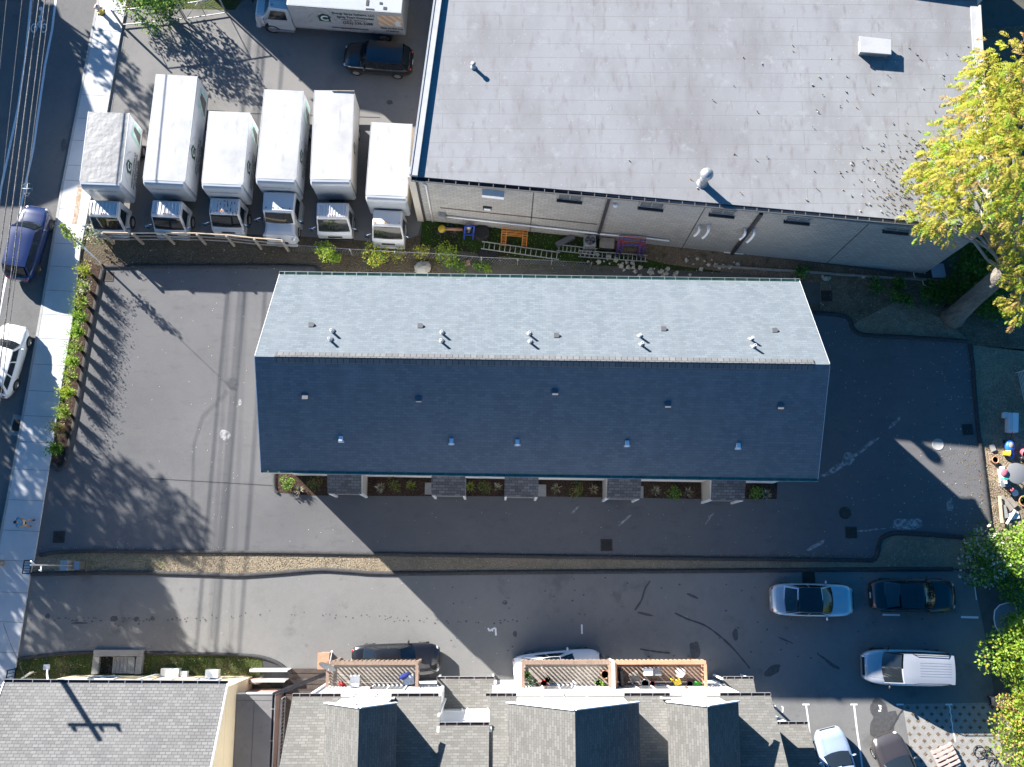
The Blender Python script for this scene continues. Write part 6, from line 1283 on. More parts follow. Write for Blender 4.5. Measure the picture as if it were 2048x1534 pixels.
mk('cloth_blue', (.05, .2, .38), rough=.9); mk('cloth_tan', (.52, .43, .3), rough=.9); mk('hair', (.02, .013, .01), rough=.7); mk('shoe', (.015, .015, .02), rough=.6); mk('sock', (.6, .6, .6), rough=.9)
pe = thing('person', 'person in a blue t-shirt and tan shorts walking along the shaded sidewalk holding something dark', 'person', G(58, 1047, .11), R_(4))
def V(x, y, z): return (x, y, z)
lf, rf = (.22, .17), (.02, -.17)
body = [((0, 0, .92), (.13, .15)), ((0, 0, 1.15), (.11, .15)), ((.0, 0, 1.38), (.12, .18)), ((.0, 0, 1.5), .06), ((.03, 0, 1.58), .055),
        ((0, .1, .86), .095), ((.12, .13, .5), .062), ((lf[0]-.05, lf[1], .1), .04), ((lf[0]+.09, lf[1]+.03, .035), .04),
        ((0, -.1, .86), .095), ((.05, -.14, .5), .062), ((rf[0], rf[1], .1), .04), ((rf[0]+.14, rf[1], .035), .04),
        ((0, .21, 1.42), .06), ((.03, .27, 1.15), .043), ((.24, .16, 1.08), .032), ((0, -.21, 1.42), .06), ((.03, -.27, 1.15), .043), ((.22, -.14, 1.02), .032)]
ed = [(0, 1), (1, 2), (2, 3), (3, 4), (0, 5), (5, 6), (6, 7), (7, 8), (0, 9), (9, 10), (10, 11), (11, 12), (2, 13), (13, 14), (14, 15), (2, 16), (16, 17), (17, 18)]
for sg, h in ((1, (.24, .16, 1.08)), (-1, (.22, -.14, 1.02))):      # palm and five fingers
    i0 = len(body); w = {1: 15, -1: 18}[sg]; body.append(((h[0]+.07, h[1]-sg*.03, h[2]-.01), (.036, .02))); ed.append((w, i0))
    for k in range(4): j = len(body); y = h[1]-sg*.03+sg*(.03-.02*k); body += [((h[0]+.12, y, h[2]-.02), .0095), ((h[0]+.15-.004*abs(k-1.5), y-sg*.01, h[2]-.045), .008)]; ed += [(i0, j), (j, j+1)]
    j = len(body); body += [((h[0]+.08, h[1]-sg*.075, h[2]+.01), .0105), ((h[0]+.12, h[1]-sg*.085, h[2]-.005), .009)]; ed += [(i0, j), (j, j+1)]
skin('body', body, ed, 'skin', pe, 2)
m = MB(); m.ball((.05, 0, 1.68), .105, 16, 0, (1.02, .82, 1.15)); m.ball((.155, 0, 1.66), .02, 6, 0, (1, .8, 1.4)); m.ball((.03, .087, 1.67), .025, 6, 0, (1, .4, 1.3)); m.ball((.03, -.087, 1.67), .025, 6, 0, (1, .4, 1.3)); m.ball((.14, .035, 1.695), .012, 6, 1); m.ball((.14, -.035, 1.695), .012, 6, 1); m.box(.146, .153, -.022, .022, 1.615, 1.622, 2)
m.build('head', [MT['skin'], MT['shoe'], MT['red_mark']], pe)
m = MB(); m.ball((.03, 0, 1.715), .112, 16, 0, (1.0, .86, .95)); m.build('hair', MT['hair'], pe)
skin('t_shirt', [((0, 0, .88), (.16, .185)), ((0, 0, 1.15), (.14, .18)), ((0, 0, 1.38), (.145, .205)), ((.01, 0, 1.5), (.075, .085)), ((0, .2, 1.43), .085), ((.02, .27, 1.24), .075), ((0, -.2, 1.43), .085), ((.02, -.27, 1.24), .075)], [(0, 1), (1, 2), (2, 3), (2, 4), (4, 5), (2, 6), (6, 7)], 'cloth_blue', pe, 2)
skin('shorts', [((0, 0, .9), (.15, .17)), ((0, .1, .82), .12), ((.09, .13, .52), .095), ((0, -.1, .82), .12), ((.04, -.14, .52), .095)], [(0, 1), (1, 2), (0, 3), (3, 4)], 'cloth_tan', pe, 2)
for (x, y), ang in ((lf, .5), (rf, .05)): m = MB(); m.ball((x+.03, y, .05), .12, 12, 0, (1.15, .42, .42)); o = m.build('shoe', MT['shoe'], pe)
m = MB(); m.box(-.035, .035, -.07, .07, -.01, .01); o = m.build('hand_held_device', MT['black_plastic'], None, bevel=.005); o.location = pe.matrix_world @ Vector((0, 0, 0)) if False else pe.location+Vector((.32, .0, 1.08)); tag(o, 'small dark device held by the person in the blue shirt', 'device')
# ------------------------------------------------------------------ clutter beside the warehouse
def single(name, mb, mat, label, cat, loc=None, rz=0, group=None, bevel=0):
    o = mb.build(name, MT[mat] if isinstance(mat, str) else [MT[k] for k in mat], bevel=bevel)
    if loc is not None: o.location = loc; o.rotation_euler = (0, 0, rz)
    return tag(o, label, cat, group)
mk('orange_steel', (.6, .22, .04), [(6, .5, .7, (.4, .15, .05), .6)], rough=.5); mk('red_steel', (.42, .06, .03), [(6, .5, .7, (.25, .05, .04), .6)], rough=.5); mk('blue_steel', (.02, .05, .3), [(6, .5, .7, (.03, .05, .15), .6)], rough=.5)
mk('alu', (.5, .49, .46), [(9, .5, .7, (.36, .35, .32), .6)], rough=.45, metal=.5); mk('yellow_plastic', (.62, .45, .03), rough=.5); mk('pink_plastic', (.6, .16, .2), rough=.5); mk('teal_plastic', (.03, .42, .3), rough=.5); mk('blue_plastic', (.015, .13, .55), rough=.4); mk('clay', (.5, .25, .15), [(8, .5, .7, (.4, .19, .11), .6)], rough=.8); mk('stone', (.42, .4, .35), [(5, .4, .7, (.26, .24, .2), .8), (14, .5, .7, (.5, .47, .42), .5)], rough=.95, bump=(9, .6, .04)); mk('rubble', (.5, .47, .38), [(7, .4, .7, (.34, .31, .25), .7)], rough=.95); mk('white_plastic', (.66, .67, .68), [(4, .5, .75, (.5, .52, .53), .5)], rough=.45); mk('grey_table', (.2, .205, .21), rough=.5); mk('board_blue', (.3, .36, .46), [(2, .4, .7, (.24, .3, .4), .6)], rough=.6); mk('red_plastic', (.5, .02, .02), rough=.45); mk('dark_plastic', (.025, .027, .03), rough=.5); mk('bin_grey', (.07, .072, .078), rough=.55); mk('green_plastic', (.05, .3, .05), rough=.45); mk('pallet_wood', (.55, .42, .37), [(4, .45, .65, (.45, .32, .27), .7)], rough=.9); mk('towel_blue', (.01, .02, .12), rough=.95)
def scaffold(px0, px1, topdy, cols, label, h=1.55, nfr=3):
    a, b = G(*px0, 0), G(*px1, 0); u = (b-a).normalized(); n = Vector((-u.y, u.x, 0)); t = thing('scaffold_frame', label, 'scaffold', lp(a, b, .5), 0, 'scaffold frames against the warehouse')
    for k in range(nfr):
        c = MT[cols[k % len(cols)]]; o_ = -n*.16*k; ln = n*.35; w = (b-a).length; m = MB(); z = Vector((0, 0, 1))
        A, B_ = a+o_, b+o_; At, Bt = A+ln+z*h, B_+ln+z*h
        m.tube([A, At, Bt, B_], .028, 6, sm=True); m.tube([lp(A, At, .95)+u*.28, lp(A, At, .08)+u*.28], .02, 6); m.tube([lp(B_, Bt, .95)-u*.28, lp(B_, Bt, .08)-u*.28], .02, 6)
        for q in (.15, .4, .65, .88): m.tube([lp(A, At, q), lp(A, At, q)+u*.28], .016, 6); m.tube([lp(B_, Bt, q), lp(B_, Bt, q)-u*.28], .016, 6)
        m.tube([lp(A, At, .9)+u*.28, lp(B_, Bt, .9)-u*.28], .02, 6); m.build('frame', c, t, world=True)
    return t
scaffold((1003, 485), (1053, 490), 0, ['orange_steel'], 'stack of orange scaffold frames leaning on the warehouse wall', 1.6, 3)
scaffold((1232, 500), (1283, 505), 0, ['red_steel', 'blue_steel'], 'mixed red and blue scaffold frames leaning on the warehouse wall', 1.7, 4)
def ladder(px0, px1, w, z, n, label):
    a, b = G(*px0, z), G(*px1, z); u = (b-a).normalized(); s_ = Vector((-u.y, u.x, 0))*w/2; t = thing('ladder', label, 'ladder', lp(a, b, .5), 0, 'ladders lying beside the warehouse')
    for sg in (1, -1): m = MB(); m.bar(a+s_*sg, b+s_*sg, .04, .09); m.build('side_rail', MT['alu'], t, world=True)
    for i in range(n): p = lp(a, b, (i+.5)/n); m = MB(); m.tube([p-s_*.93, p+s_*.93], .025, 6); m.build('rung', MT['alu'], t, world=True)
ladder((963, 490), (1119, 512), .46, .35, 15, 'longest aluminium ladder lying over old tyres in the weeds')
ladder((1114, 495), (1194, 504), .4, .2, 10, 'short ladder end beside the cooling unit'); ladder((1157, 507), (1295, 517), .4, .2, 16, 'grey ladder lying along the rubble line')
ac = thing('condenser_unit', 'square grey air conditioning condenser with a round fan grille', 'air conditioner', G(1178, 489, 0)); m = MB(); m.box(-.36, .36, -.36, .36, 0, .8); m.build('case', MT['galv'], ac, bevel=.03)
m = MB(); 
for q in (.08, .16, .24, .31): m.tube([(q*math.cos(i*math.pi/12), q*math.sin(i*math.pi/12), .825) for i in range(25)], .008, 4)
m.build('grille', MT['steel'], ac); m = MB(); m.lathe([(.32, .801), (.32, .806), (.01, .807)], (0, 0, 0), 20); m.build('fan_opening', MT['iron_pit'], ac)
m = MB()
for i in range(5): a = i*1.257; m.face([(.05*math.cos(a+1), .05*math.sin(a+1), .812), (.29*math.cos(a-.2), .29*math.sin(a-.2), .812), (.29*math.cos(a+.45), .29*math.sin(a+.45), .812)])
m.build('fan', MT['vent_grey'], ac)
m = MB(); m.box(-.42, .42, -.3, .3, .0, .55); m.box(-.45, .45, -.33, .33, .551, .6, 1); single('crate', m, ['dark_plastic', 'wood_grey'], 'dark box with a brownish lid right of the condenser', 'crate', G(1212, 492, 0), -.08)
sw = thing('spare_wheel', 'big spare wheel with a white rim lying beside the warehouse', 'wheel', G(964, 467, .02), .2)
m = MB(); m.lathe([(.30, .03), (.46, 0), (.52, .06), (.52, .2), (.46, .27), (.32, .25)], (0, 0, 0), 24); m.build('tyre', MT['tyre'], sw); m = MB(); m.lathe([(.31, .1), (.31, .22), (.24, .2), (.2, .1), (.01, .1)], (0, 0, 0), 20); m.build('rim', MT['trim_white'], sw)
bf = thing('steel_frame', 'blue steel stand with a grey cylinder beside the spare wheel', 'stand', G(938, 475, 0)); m = MB()
for x in (-.3, .25): m.bar((x, -.1, 0), (x+.1, .35, 1.1), .1, .1); m.bar((x, -.1, .05), (x, .5, .05), .1, .1)
m.bar((-.25, .35, 1.1), (.4, .35, 1.1), .1, .1); m.bar((-.3, .0, .5), (.3, .0, .5), .09, .09); m.build('frame', MT['blue_steel'], bf); m = MB(); m.lathe([(.17, 0), (.17, .75), (.08, .82)], (0, .45, .02), 14); m.build('cylinder', MT['galv'], bf)
m = MB(); m.lathe([(.24, 0), (.25, .1), (.2, .3), (.08, .32)], (0, 0, 0), 14); single('plastic_tub', m, 'yellow_plastic', 'yellow plastic tub by the warehouse corner', 'tub', G(884, 459, 0))
m = MB(); m.tube([(0, 0, .1), (1.1, -.02, .1)], .1, 10); single('pipe_length', m, 'clay', 'reddish pipe length lying beside the yellow tub', 'pipe', G(890, 459, 0))
def bicycle(loc, rz, label, frame, lying=True):
    t = thing('bicycle', label, 'bicycle', loc, rz); R = .33
    def tr(p): return Vector((p[0], p[2], .06+abs(p[1])*.6)) if lying else Vector(p)
    for x, nm in ((-.52, 0), (.52, 1)):
        m = MB(); m.tube([tr((x+R*math.cos(i*math.pi/12), 0, R+R*math.sin(i*math.pi/12))) for i in range(25)], .022, 6); w = m.build('wheel', MT['tyre'], t); m = MB()
        for i in range(8): a = i*math.pi/4; m.tube([tr((x, 0, R)), tr((x+R*.95*math.cos(a), 0, R+R*.95*math.sin(a)))], .005, 3)
        m.build('spokes', MT['galv'], w)
    m = MB()
    for a, b in (((-.52, 0, R), (-.12, 0, .3)), ((-.12, 0, .3), (-.22, 0, .82)), ((-.52, 0, R), (-.2, 0, .74)), ((-.2, 0, .74), (.36, 0, .8)), ((-.12, 0, .3), (.37, 0, .7)), ((.34, 0, .92), (.52, 0, R))): m.tube([tr(a), tr(b)], .022, 6)
    m.build('frame', MT[frame], t)
    m = MB(); m.tube([tr((.3, -.28, .98)), tr((.36, -.1, .95)), tr((.36, .1, .95)), tr((.3, .28, .98))], .016, 6); m.build('handlebar', MT['black_iron'], t); m = MB(); m.ball(tr((-.24, 0, .87)), .1, 8, 0, (1.3, .5, .5)); m.build('saddle', MT['black_plastic'], t)
    return t
bicycle(G(893, 476, 0), 0.05, 'blue bicycle lying in the weeds beside the warehouse corner', 'blue_steel')
bicycle(G(1965, 1525, .02), -.75, 'black bicycle lying on the pavers in the bottom right corner', 'black_iron')
for px, py, lab in ((967, 509, 'left old tyre under the long ladder'), (986, 513, 'right old tyre under the long ladder')): m = MB(); m.lathe([(.2, .02), (.33, 0), (.36, .06), (.36, .14), (.3, .2), (.2, .17)], (0, 0, 0), 20); single('old_tyre', m, 'tyre', lab, 'tyre', G(px, py, .01), 0, 'old tyres in the weeds')
m = MB(); m.box(-.62, .62, -.17, .17, 0, .25, 0, Matrix.Rotation(.5, 4, 'Z')); single('metal_trough', m, 'vent_grey', 'grey sheet metal trough lying left of the condenser', 'trough', G(1130, 483, 0))
m = MB(); m.ball((0, 0, .22), .5, 16, 0, (1, .95, .62), .35); single('boulder', m, 'stone', 'round pale boulder behind the terrace below the yellow bushes', 'boulder', G(845, 538, 0))
m = MB(); m.box(-.18, .18, -.14, .14, 0, .2); single('brick_lump', m, 'brick_red', 'small lump of red brickwork by the wire fence', 'brick', G(934, 527, 0), .3)
m = MB(); m.box(-.42, .42, -.5, .5, .35, .42, 0, Matrix.Rotation(-.25, 4, 'X')); m.box(-.4, .4, .3, .42, 0, .3); single('panel', m, ['board_blue'], 'pale blue panel propped by the rear warehouse corner', 'panel', G(1871, 548, 0))
m = MB(); m.tube([(.35*math.cos(i*.4), .42*math.sin(i*.4), .05) for i in range(14)]+[(.2, -.7, .04), (.6, -.9, .04)], .03, 6); single('garden_hose', m, 'pvc', 'pale looped hose near the rear warehouse corner', 'hose', G(1838, 548, 0))
m = MB(); m.tube([(-.6, 0, .06), (.6, -.1, .05)], .05, 6); m.tube([(0, 0, .12), (.05, .12, .3)], .04, 6); single('drain_elbow', m, 'pvc', 'white drain elbow at the foot of the dark warehouse downpipe', 'drain elbow', G(1467, 505, 0))
r = random.Random(4); stone_meshes = []
for k in range(5):
    m = MB(); m.ball((0, 0, .07), .13, 8, 0, (1, r.uniform(.6, .9), .7), .9, sm=False); stone_meshes.append(m)
stones = [(1187+r.gauss(0, 6)+t*165, 517+t*34+r.gauss(0, 5), 0) for t in [i/38 for i in range(38)]]+[(1372+t*110, 527+r.gauss(0, 9), 0) for t in [i/15 for i in range(15)]]+[(1640+r.uniform(0, 110), 556+r.gauss(0, 3), 0) for i in range(9)]
protos = [None]*5
for i, (x, y, _) in enumerate(stones):
    k = i % 5
    if protos[k] is None: o = stone_meshes[k].build('rubble_stone', MT['rubble']); protos[k] = o
    else: o = protos[k].copy(); COL.objects.link(o)
    s_ = r.uniform(.6, 1.5); o.scale = (s_, s_, s_); o.location = G(x, y, 0); o.rotation_euler = (0, 0, r.random()*6); tag(o, 'pale rubble stone in the loose line behind the terrace', 'stone', 'rubble stones behind the terrace')
# ------------------------------------------------------------------ back yard on the right
bn = thing('storage_bench', 'white l-shaped plastic storage bench in the back yard', 'bench', G(2018, 846, 0), 1.45); m = MB(); m.box(-.62, .55, -.28, .28, 0, .5); m.build('box', MT['white_plastic'], bn, bevel=.06); m = MB(); m.box(.2, .55, .285, .55, .1, .5); m.build('arm', MT['white_plastic'], bn, bevel=.06); m = MB(); m.box(-.63, .56, -.3, .02, .501, .56); m.build('lid', MT['trim_white'], bn, bevel=.03)
tr_ = thing('ride_on_toy', 'bright blue plastic ride on toy in the back yard', 'toy', G(2016, 894, 0), 1.5); m = MB(); m.ball((0, 0, .22), .42, 14, 0, (1, .72, .5)); m.ball((-.45, -.1, .16), .24, 12, 0, (1.2, .9, .5)); m.build('body', MT['blue_plastic'], tr_); m = MB(); m.ball((.05, 0, .38), .2, 10, 0, (1, .8, .4)); m.build('seat', MT['wood_grey'], tr_); m = MB(); m.tube([(.35, 0, .3), (.6, .05, .5), (.85, 0, .55)], .02, 6); m.build('push_bar', MT['black_iron'], tr_)
for x in (-.4, .3):
    for y in (-.28, .28): m = MB(); m.lathe([(.1, -.04), (.1, .04)], (x, y, .1), 10, 0, True, (0, 1, 0)); m.build('wheel', MT['dark_plastic'], tr_)
def pot(px, py, r0, h, mat, label, rz=0, tilt=0, plant=None, z=0, nm='plant_pot', cat='pot'):
    t = thing(nm, label, cat, G(px, py, z), rz); m = MB(); m.lathe([(r0*.75, 0), (r0, h*.85), (r0*1.12, h*.86), (r0*1.12, h), (r0*.9, h), (r0*.85, h*.8)], (0, 0, 0), 16); o = m.build('pot', MT[mat], t); o.rotation_euler = (tilt, 0, 0); o.location = (0, 0, r0 if tilt else 0)
    m = MB(); m.lathe([(r0*.86, h*.72), (r0*.86, h*.8), (.01, h*.8)], (0, 0, 0), 14); o2 = m.build('soil', MT['mulch'], t); o2.rotation_euler = (tilt, 0, 0); o2.location = o.location
    if plant: r = random.Random(int(px)); m = MB(); clump(m, r, (0, 0, h+.12), r0*1.3, 70, .1, .035, [0, 1]); m.build('foliage', [LF[k] for k in plant], t)
    return t
pot(2003, 907, .17, .42, 'yellow_plastic', 'yellow bucket tipped beside the blue toy', 1.5, 1.2); pot(1985, 921, .2, .4, 'clay', 'terracotta cylinder standing by the car park kerb', 0, 0); pot(2041, 904, .25, .35, 'pink_plastic', 'pink bowl shaped pot at the right edge', .3, .5); pot(2044, 1003, .3, .3, 'clay', 'large round terracotta planter at the right edge', 0, 0, ['green', 'dry'])
m = MB(); m.box(-.14, .14, -.2, .2, 0, .12); single('concrete_block', m, 'concrete_old', 'grey concrete block on the grass by the kerb', 'block', G(1984, 896, 0), .35)
def table(px, py, r0, label, square=False, z=.0, h=.72, mat='grey_table', group=None):
    t = thing('garden_table', label, 'table', G(px, py, z), .1, group); m = MB()
    if square: m.box(-r0, r0, -r0*.7, r0*.7, h-.04, h)
    else: m.lathe([(r0, h-.04), (r0, h), (.01, h)], (0, 0, 0), 28)
    m.build('top', MT[mat], t, bevel=.01)
    for i in range(4): a = i*math.pi/2+.78; m = MB(); m.tube([(math.cos(a)*r0*.75, math.sin(a)*r0*(.75 if not square else .55), 0), (math.cos(a)*r0*.6, math.sin(a)*r0*(.6 if not square else .45), h-.041)], .02, 6); m.build('leg', MT['trim_white'], t)
    return t
table(2021, 949, .62, 'round dark grey garden table with a pink plate'); table(2003, 968, .3, 'small square grey side table below the round one', True, h=.5)
m = MB(); m.lathe([(.1, .0), (.26, .04), (.26, .05), (.02, .02)], (0, 0, 0), 20); single('plate', m, 'pink_plastic', 'pink plate on the round garden table', 'plate', G(2008, 946, .73))
m = MB(); m.box(-.24, .24, -.05, .05, 0, .04); single('tray', m, 'teal_plastic', 'teal strip shaped tray on the edge of the round table', 'tray', G(2008, 958, .73))
m = MB(); m.box(-.03, .03, -.55, .5, 0, .75); single('lawn_chair_back', m, 'trim_white', 'white upright board beside the round garden table', 'board', G(1998, 951, 0), .08)
m = MB(); m.lathe([(.2, 0), (.2, .03), (.16, .05), (.01, .05)], (0, 0, 0), 18); single('plastic_disc', m, 'trim_white', 'round white plastic disc on the ground below the tables', 'disc', G(2030, 986, .05))
m = MB(); m.lathe([(.12, 0), (.12, .03), (.01, .03)], (0, 0, .5), 16); m.tube([(0, 0, 0), (0, 0, .5)], .02, 6); single('toy_sign', m, ['pink_plastic'], 'little pink round toy sign below the tables', 'toy', G(2016, 981, 0))
for k, (x0, y0, x1, y1, w, mat, lab) in enumerate([(2003, 993, 2024, 1020, .26, 'wood_grey', 'long grey plank, left of the heap'), (2018, 996, 2032, 1013, .28, 'wood_grey', 'shorter grey plank, upper right of the heap'), (2006, 1010, 2012, 1036, .3, 'concrete_old', 'pale slab at the left of the plank heap'), (2013, 1048, 2030, 1020, .12, 'trim_white', 'thin white slat lying across the plank heap'), (1999, 992, 2004, 1046, .16, 'wood_pale', 'half buried timber along the kerb beside the plank heap')]):
    a, b = G(x0, y0, .08+.04*k), G(x1, y1, .08+.04*k); m = MB(); m.bar(a, b, w, .06); single('plank', m, mat, lab, 'plank', None, 0, 'plank heap in the back yard')
m = MB(); m.box(-.35, .35, -.2, .2, 0, .05); single('white_board', m, 'white_plastic', 'white board under the slat in the plank heap', 'board', G(2026, 1032, .04), .2)
ch = thing('metal_chair', 'black metal garden chair at the right edge', 'chair', G(2041, 920, 0), .4); m = MB(); m.lathe([(.24, .42), (.24, .45), (.01, .45)], (0, 0, 0), 14); m.build('seat', MT['black_iron'], ch); m = MB(); m.tube([(-.2, -.2, .44), (-.24, -.22, .85), (-.24, .22, .85), (-.2, .2, .44)], .02, 6); m.build('backrest', MT['black_iron'], ch)
for x in (-.17, .17):
    for y in (-.17, .17): m = MB(); m.tube([(x*1.2, y*1.2, 0), (x, y, .42)], .015, 6); m.build('leg', MT['black_iron'], ch)
st = thing('stacked_railings', 'stack of white metal railings leaning at the right edge of the back yard', 'railing', G(2046, 790, 0), .12)
for k in range(5):
    m = MB(); x = -.18+k*.09; z0 = .1+k*.02
    for y in (-1.4, 1.4): m.tube([(x, y, 0), (x+.3, y, 1.0+z0)], .02, 6)
    for q in (.2, .5, .8, 1.0): m.tube([(x+.3*q, -1.4, q+z0*q), (x+.3*q, 1.4, q+z0*q)], .018, 6)
    m.build('railing', MT['white_plastic'], st)
hp = thing('basketball_backboard', 'clear fan shaped basketball backboard with a white rim leaning in the shrubs', 'backboard', G(2004, 1240, .3)); pts = [(.75, .95), (.3, .98), (-.1, .85), (-.38, .55), (-.46, .1), (-.42, -.35), (-.2, -.75), (.1, -1.0), (.75, -.95)]
tl_ = Matrix.Rotation(R_(-18), 4, 'Y'); m = MB(); m.tube([tl_ @ Vector((a, b, .3)) for a, b in pts+[pts[0]]], .035, 6); m.build('rim', MT['trim_white'], hp); m = MB(); m.face([tl_ @ Vector((a*.98, b*.98, .3)) for a, b in pts]); m.build('board', MT['glass_grey'], hp); m = MB(); m.tube([tl_ @ Vector((.2+.22*math.cos(i*.4), .22*math.sin(i*.4), .42)) for i in range(17)], .015, 6); m.build('hoop', MT['board_blue'], hp)
bi = thing('trash_bin', 'dark grey wheeled trash bin on the pavers by the hedge', 'trash bin', G(1988, 1400, .02), -1.45); m = MB(); b0 = [(-.24, -.3), (.24, -.3), (.24, .3), (-.24, .3)]
m.add([(a*.85, b*.85, 0) for a, b in b0]+[(a, b, .98) for a, b in b0], [(3, 2, 1, 0), (0, 1, 5, 4), (1, 2, 6, 5), (2, 3, 7, 6), (3, 0, 4, 7)]); m.build('body', MT['dark_plastic'], bi); m = MB(); m.box(-.3, .3, -.36, .38, .985, 1.05); ld = m.build('lid', MT['bin_grey'], bi, bevel=.03); m = MB(); m.box(-.1, -.06, -.1, .1, 1.051, 1.056); m.box(.02, .06, -.06, .12, 1.051, 1.056); m.build('lid_marks', MT['trim_white'], ld)
m = MB(); m.tube([(-.28, -.36, .98), (-.28, -.5, .99), (.28, -.5, .99), (.28, -.36, .98)], .022, 6); m.build('handle', MT['dark_plastic'], bi)
for x in (-.22, .22): m = MB(); m.lathe([(.12, -.03), (.12, .03)], (x, -.27, .12), 12, 0, True, (1, 0, 0)); m.build('wheel', MT['tyre'], bi)
pl = thing('pallet', 'pale pinkish wooden pallet propped at the bottom edge', 'pallet', G(1888, 1512, .05), .42)
for i in range(5): y = -.5+i*.25; m = MB(); m.box(-.62, .62, y-.07, y+.07, .26, .29); m.build('deck_board', MT['pallet_wood'], pl)
for x in (-.57, 0, .57): m = MB(); m.box(x-.045, x+.045, -.57, .57, .1, .259); m.build('bearer', MT['pallet_wood'], pl)
# ------------------------------------------------------------------ things on the balconies
z = 3.0
def dish(px, py, z, label):
    t = thing('satellite_dish', label, 'satellite dish', G(px, py, z), 0); q = Matrix.Rotation(R_(58), 4, 'X') @ Matrix.Rotation(R_(-18), 4, 'Y'); m = MB()
    def fn(u, v): a = u*2*math.pi; rr = .42*v; return q @ Vector((rr*math.cos(a)*1.15, rr*math.sin(a), .5*rr*rr))
    m.grid(lambda u, v: fn(u, v), 24, 5); m.grid(lambda u, v: fn(1-u, v)-(q @ Vector((0, 0, .012))), 24, 5); m.build('reflector', MT['galv'], t); m = MB(); m.tube([q @ Vector((0, -.4, .1)), Vector((.25, .75, .35))], .018, 6); m.ball((.25, .75, .38), .06, 8); m.build('arm', MT['trim_white'], t); m = MB(); m.tube([(0, 0, -.02), (0, -.1, -.5)], .03, 6); m.build('mast', MT['galv'], t)
dish(656, 1331, 4.45, 'grey satellite dish on the corner of the weathered balcony')
def chair(px, py, rz, mat, label):
    t = thing('folding_chair', label, 'chair', G(px, py, z), rz); m = MB(); m.box(-.26, .26, -.26, .26, .42, .46); m.build('seat', MT[mat], t, bevel=.02); m = MB(); m.box(-.26, .26, .27, .31, .5, .95, 0); m.build('backrest', MT[mat], t, bevel=.02)
    for x in (-.22, .22):
        for y in (-.22, .22): m = MB(); m.tube([(x, y, 0.002), (x, y, .419)], .015, 6); m.build('leg', MT['galv'], t)
chair(712, 1358, math.pi, 'white_plastic', 'white chair on the weathered balcony with the dish'); chair(1267, 1352, 2.0, 'wood_grey', 'brown chair turned sideways on the reddish balcony')
m = MB(); m.ball((0, 0, .16), .16, 10, 0, (1, .8, .9), .5); m.ball((.15, -.1, .1), .1, 8, 0, (1, 1, 1)); single('toy_bundle', m, 'red_plastic', 'dark red toys at the left of the weathered balcony', 'toys', G(684, 1368, z))
m = MB(); m.ball((0, 0, .9), .3, 10, 0, (1.1, .5, .25), .4); m.tube([(0, 0, 0), (0, 0, .9)], .03, 6); single('furled_parasol', m, 'towel_blue', 'furled navy parasol in the corner of the weathered balcony', 'parasol', G(812, 1349, z), .5)
m = MB(); m.box(-.3, .3, -.25, .25, 0, .4); single('cooler_box', m, 'board_blue', 'pale blue cooler box beside the furled parasol', 'cooler', G(818, 1358, z), .1, bevel=.03)
pot(1054, 1350, .14, .3, 'dark_plastic', 'dark potted plant at the left end of the double balcony', 0, 0, ['deep', 'green'], z); pot(1062, 1364, .14, .25, 'white_plastic', 'white pot in the left corner of the double balcony', 0, 0, ['deep', 'pale'], z); pot(1074, 1368, .12, .22, 'white_plastic', 'small white pot near the red bucket', 0, 0, ['pale', 'dry'], z)
pot(1087, 1366, .17, .3, 'red_plastic', 'bright red bucket on the double balcony', 0, 0, None, z, 'bucket', 'bucket'); pot(1095, 1358, .14, .3, 'dark_plastic', 'black bucket right of the red bucket', 0, 0, None, z, 'bucket', 'bucket'); pot(1197, 1365, .2, .3, 'white_plastic', 'pale pot with a green plant at the right of the double balcony', 0, 0, ['green_b', 'green'], z); pot(1209, 1348, .22, .3, 'clay', 'orange clay pot by the white privacy screen', 0, 0, None, z)
m = MB(); m.tube([(0, 0, 0), (-.5, .8, 1.3)], .02, 6); single('broom_handle', m, 'wood_pale', 'pale pole leaning across the double balcony', 'pole', G(1100, 1362, z)); m = MB(); m.ball((0, 0, .05), .2, 8, 0, (1, .7, .3), .6); single('white_cloth', m, 'trim_white', 'crumpled white cloth in the middle of the double balcony', 'cloth', G(1148, 1367, z))
m = MB(); m.box(-.08, .08, -.45, .45, 0, .9); single('folded_stroller', m, 'dark_plastic', 'folded black stroller against the white privacy screen', 'stroller', G(1240, 1354, z), .05, bevel=.04)
gr = thing('grill', 'white lidded grill with a grey side shelf on the reddish balcony', 'grill', G(1296, 1341, z)); m = MB(); m.box(-.35, .15, -.2, .2, .5, .85); m.build('body', MT['white_plastic'], gr, bevel=.04); m = MB(); m.box(.16, .6, -.2, .2, .72, .76); m.build('shelf', MT['grey_table'], gr)
for x in (-.3, .1, .55): m = MB(); m.box(x-.025, x+.025, -.15, .15, 0, .499 if x < .5 else .719); m.build('leg', MT['galv'], gr)
pot(1289, 1366, .22, .3, 'white_plastic', 'white round tub in the middle of the reddish balcony', 0, 0, None, z, 'tub', 'tub'); pot(1304, 1366, .12, .25, 'red_plastic', 'small red can beside the white tub', 0, 0, None, z, 'can', 'can')
m = MB(); m.ball((0, 0, .25), .28, 10, 0, (1, .9, .9), .5); single('white_bag', m, 'trim_white', 'stuffed white bag above the yellow toys', 'bag', G(1360, 1345, z)); m = MB(); m.box(-.22, .18, -.15, .15, 0, .3); m.ball((-.2, .25, .12), .12, 8); single('toy_bundle', m, 'yellow_plastic', 'yellow plastic toys on the reddish balcony', 'toys', G(1354, 1364, z), .4, bevel=.05); m = MB(); m.ball((0, 0, .12), .26, 12, 0, (1.2, .6, .45)); single('toy_car', m, 'green_plastic', 'green toy car at the right end of the reddish balcony', 'toy', G(1392, 1367, z)); pot(1378, 1367, .18, .3, 'dark_plastic', 'black pot beside the green toy car', 0, 0, None, z)
